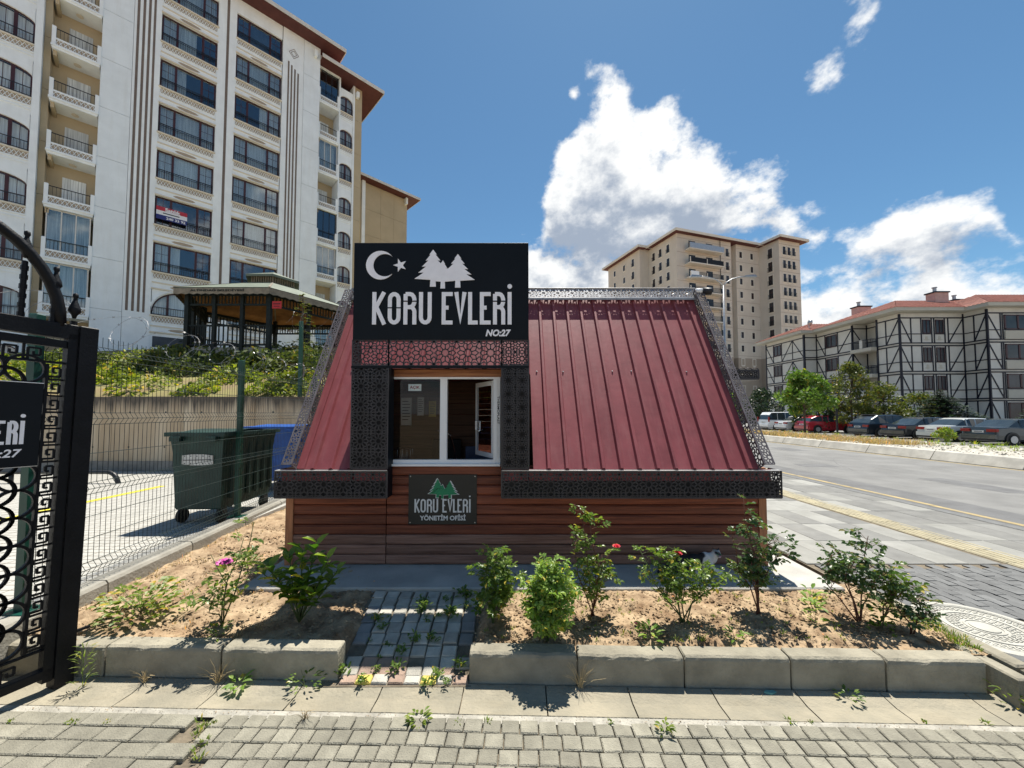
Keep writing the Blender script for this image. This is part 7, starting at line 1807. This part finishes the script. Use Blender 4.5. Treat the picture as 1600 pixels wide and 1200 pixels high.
# grit swept against the kerb, leaf litter on the soil
rs = random.Random(97); mb = MB()
for k in range(1500):
    x = rs.uniform(-3.0, 3.3); d = -abs(rs.gauss(0, .022)) - .004 if rs.random() < .75 else rs.uniform(-.30, -.26)
    q = kp(x, d); s0 = rs.uniform(.002, .006); z = -.197 if d > -.2 else -.203
    mb.add([(q[0]+rs.uniform(-1,1)*s0, q[1]+rs.uniform(-1,1)*s0, z+rs.uniform(0,1.2)*s0) for i in range(4)], [(0,1,2),(0,2,3),(0,3,1),(1,3,2)])
struct(mb.build('gutter_grit', 'soil'), 'sandy grit gathered along the foot of the kerb', 'stuff')
mb = MB()
for k in range(520):
    x, y = (rs.uniform(-.25, 3.15), rs.uniform(2.76, 3.5)) if k < 300 else (rs.uniform(-3.4, -1.2), rs.uniform(2.76, 4.6))
    a = rs.uniform(0, 2*PI); d = Vector((math.cos(a), math.sin(a), rs.uniform(-.1,.3))).normalized(); leaf_at(mb, Vector((x, y, .006+ (.018 if y < 3 else 0))), d, Vector((0,0,1)), rs.uniform(.012,.034), rs.uniform(.006,.014), .3)
struct(mb.build('leaf_litter', 'leaf_dry'), 'dry fallen leaves scattered on the soil', 'stuff')
fr_ = thing('fallen_rose'
, 'dried dark rose head lying on the soil', 'flower head', (.95, 2.98, .005)); flower(fr_, (.95,2.98,.012), .022, 'rose_dry', 5)
lit = thing('bottle_shard', 'flat piece of teal litter lying at the foot of the kerb', 'litter', (1.66, 2.55, -.20)); MB().prismz([(1.62,2.545),(1.66,2.53),(1.70,2.545),(1.69,2.56),(1.64,2.562)], -.200, -.190).build('shard', 'teal', lit)

# ================================================================== CAT resting on the slab in the shade
def cat_body():
    """one continuous body: union of ellipsoids, voxel remeshed"""
    bm = bmesh.new()
    def ell(c, r, rot=(0,0,0)):
        m = Matrix.Translation(c) @ Euler(rot).to_matrix().to_4x4() @ Matrix.Diagonal((*r, 1)); bmesh.ops.create_icosphere(bm, subdivisions=3, radius=1, matrix=m)
    def limb(pts, r0, r1):
        n = 10
        for i in range(n+1):
            f = i/n*(len(pts)-1); k = min(len(pts)-2, int(f)); p = Vector(pts[k]).lerp(Vector(pts[k+1]), f-k); r = r0+(r1-r0)*i/n; ell(p, (r,r,r))
    ell((1.74,3.98,.075), (.115,.075,.075)); ell((1.86,3.97,.085), (.12,.07,.08)); ell((1.96,3.96,.105), (.085,.062,.085)); ell((2.02,3.945,.135), (.05,.05,.06), (0,.5,0))
    ell((2.055,3.925,.185), (.042,.046,.040)); ell((2.062,3.885,.172), (.020,.020,.016))
    for s_ in (-1, 1):
        limb([(2.055+s_*.024,3.93,.205),(2.055+s_*.032,3.932,.252)], .016, .003)
        limb([(1.98,3.94+s_*.035,.07),(2.03,3.89+s_*.03,.022),(2.10,3.86+s_*.035,.016)], .030, .017)
    limb([(1.72,3.93,.06),(1.80,3.89,.03),(1.88,3.87,.018)], .05, .018); limb([(1.70,4.0,.06),(1.63,3.93,.03),(1.70,3.88,.018)], .05, .018)
    limb([(1.64,4.0,.06),(1.55,3.98,.03),(1.47,3.92,.018),(1.44,3.86,.016)], .022, .012)
    me = bpy.data.meshes.new('cat'); bm.to_mesh(me); bm.free(); return me
m = bpy.data.materials.new('cat_fur'); m.use_nodes = True; nt = m.node_tree; b = nt.nodes['Principled BSDF']; b.inputs['Roughness'].default_value = .85
ge = nt.nodes.new('ShaderNodeNewGeometry'); sp = nt.nodes.new('ShaderNodeSeparateXYZ'); nt.links.new(ge.outputs['Position'], sp.inputs[0])
no = nt.nodes.new('ShaderNodeTexNoise'); no.inputs['Scale'].default_value = 9; nt.links.new(ge.outputs['Position'], no.inputs['Vector'])
def mth(op, a, bb):
    n_ = nt.nodes.new('ShaderNodeMath'); n_.operation = op
    for i, v in enumerate((a, bb)):
        if isinstance(v, (int, float)): n_.inputs[i].default_value = v
        else: nt.links.new(v, n_.inputs[i])
    return n_.outputs[0]
# white chest and paws, black back and crown of the head
f_ = mth('ADD', mth('MULTIPLY', mth('SUBTRACT', sp.outputs[0], 1.90), 3.0), mth('MULTIPLY', mth('SUBTRACT', .10, sp.outputs[2]), 4.0)); f_ = mth('ADD', f_, mth('MULTIPLY', mth('SUBTRACT', no.outputs['Fac'], .5), 2.2))
rp = nt.nodes.new('ShaderNodeMapRange'); rp.inputs['From Min'].default_value = -.12; rp.inputs['From Max'].default_value = .14; nt.links.new(f_, rp.inputs['Value'])
mxx = nt.nodes.new('ShaderNodeMix'); mxx.data_type = 'RGBA'; mxx.inputs['A'].default_value = (.015,.015,.017,1); mxx.inputs['B'].default_value = (.68,.67,.64,1); nt.links.new(rp.outputs[0], mxx.inputs['Factor']); nt.links.new(mxx.outputs['Result'], b.inputs['Base Color'])
cme_ = cat_body(); cme_.materials.append(m); co = bpy.data.objects.new('cat', cme_); COL.objects.link(co)
rm = co.modifiers.new('skin', 'REMESH'); rm.mode = 'VOXEL'; rm.voxel_size = .009; rm.use_smooth_shade = True
sm = co.modifiers.new('soft', 'SMOOTH'); sm.factor = .5; sm.iterations = 5
tag(co, 'black and white cat lying on the slab in the shade of the office', 'cat'); FP['cat'] = (0,0,0)
for s_ in (-1, 1): MB().lathe([(.001,-.004),(.006,-.002),(.006,.002),(.001,.004)], 8, (2.058+s_*.017, 3.883, .193), 'y').build('eye', 'emblem_green', co, True)
MB().lathe([(.001,-.003),(.006,0),(.001,.003)], 8, (2.062, 3.866, .176), 'y').build('nose', 'rose_pink', co, True)
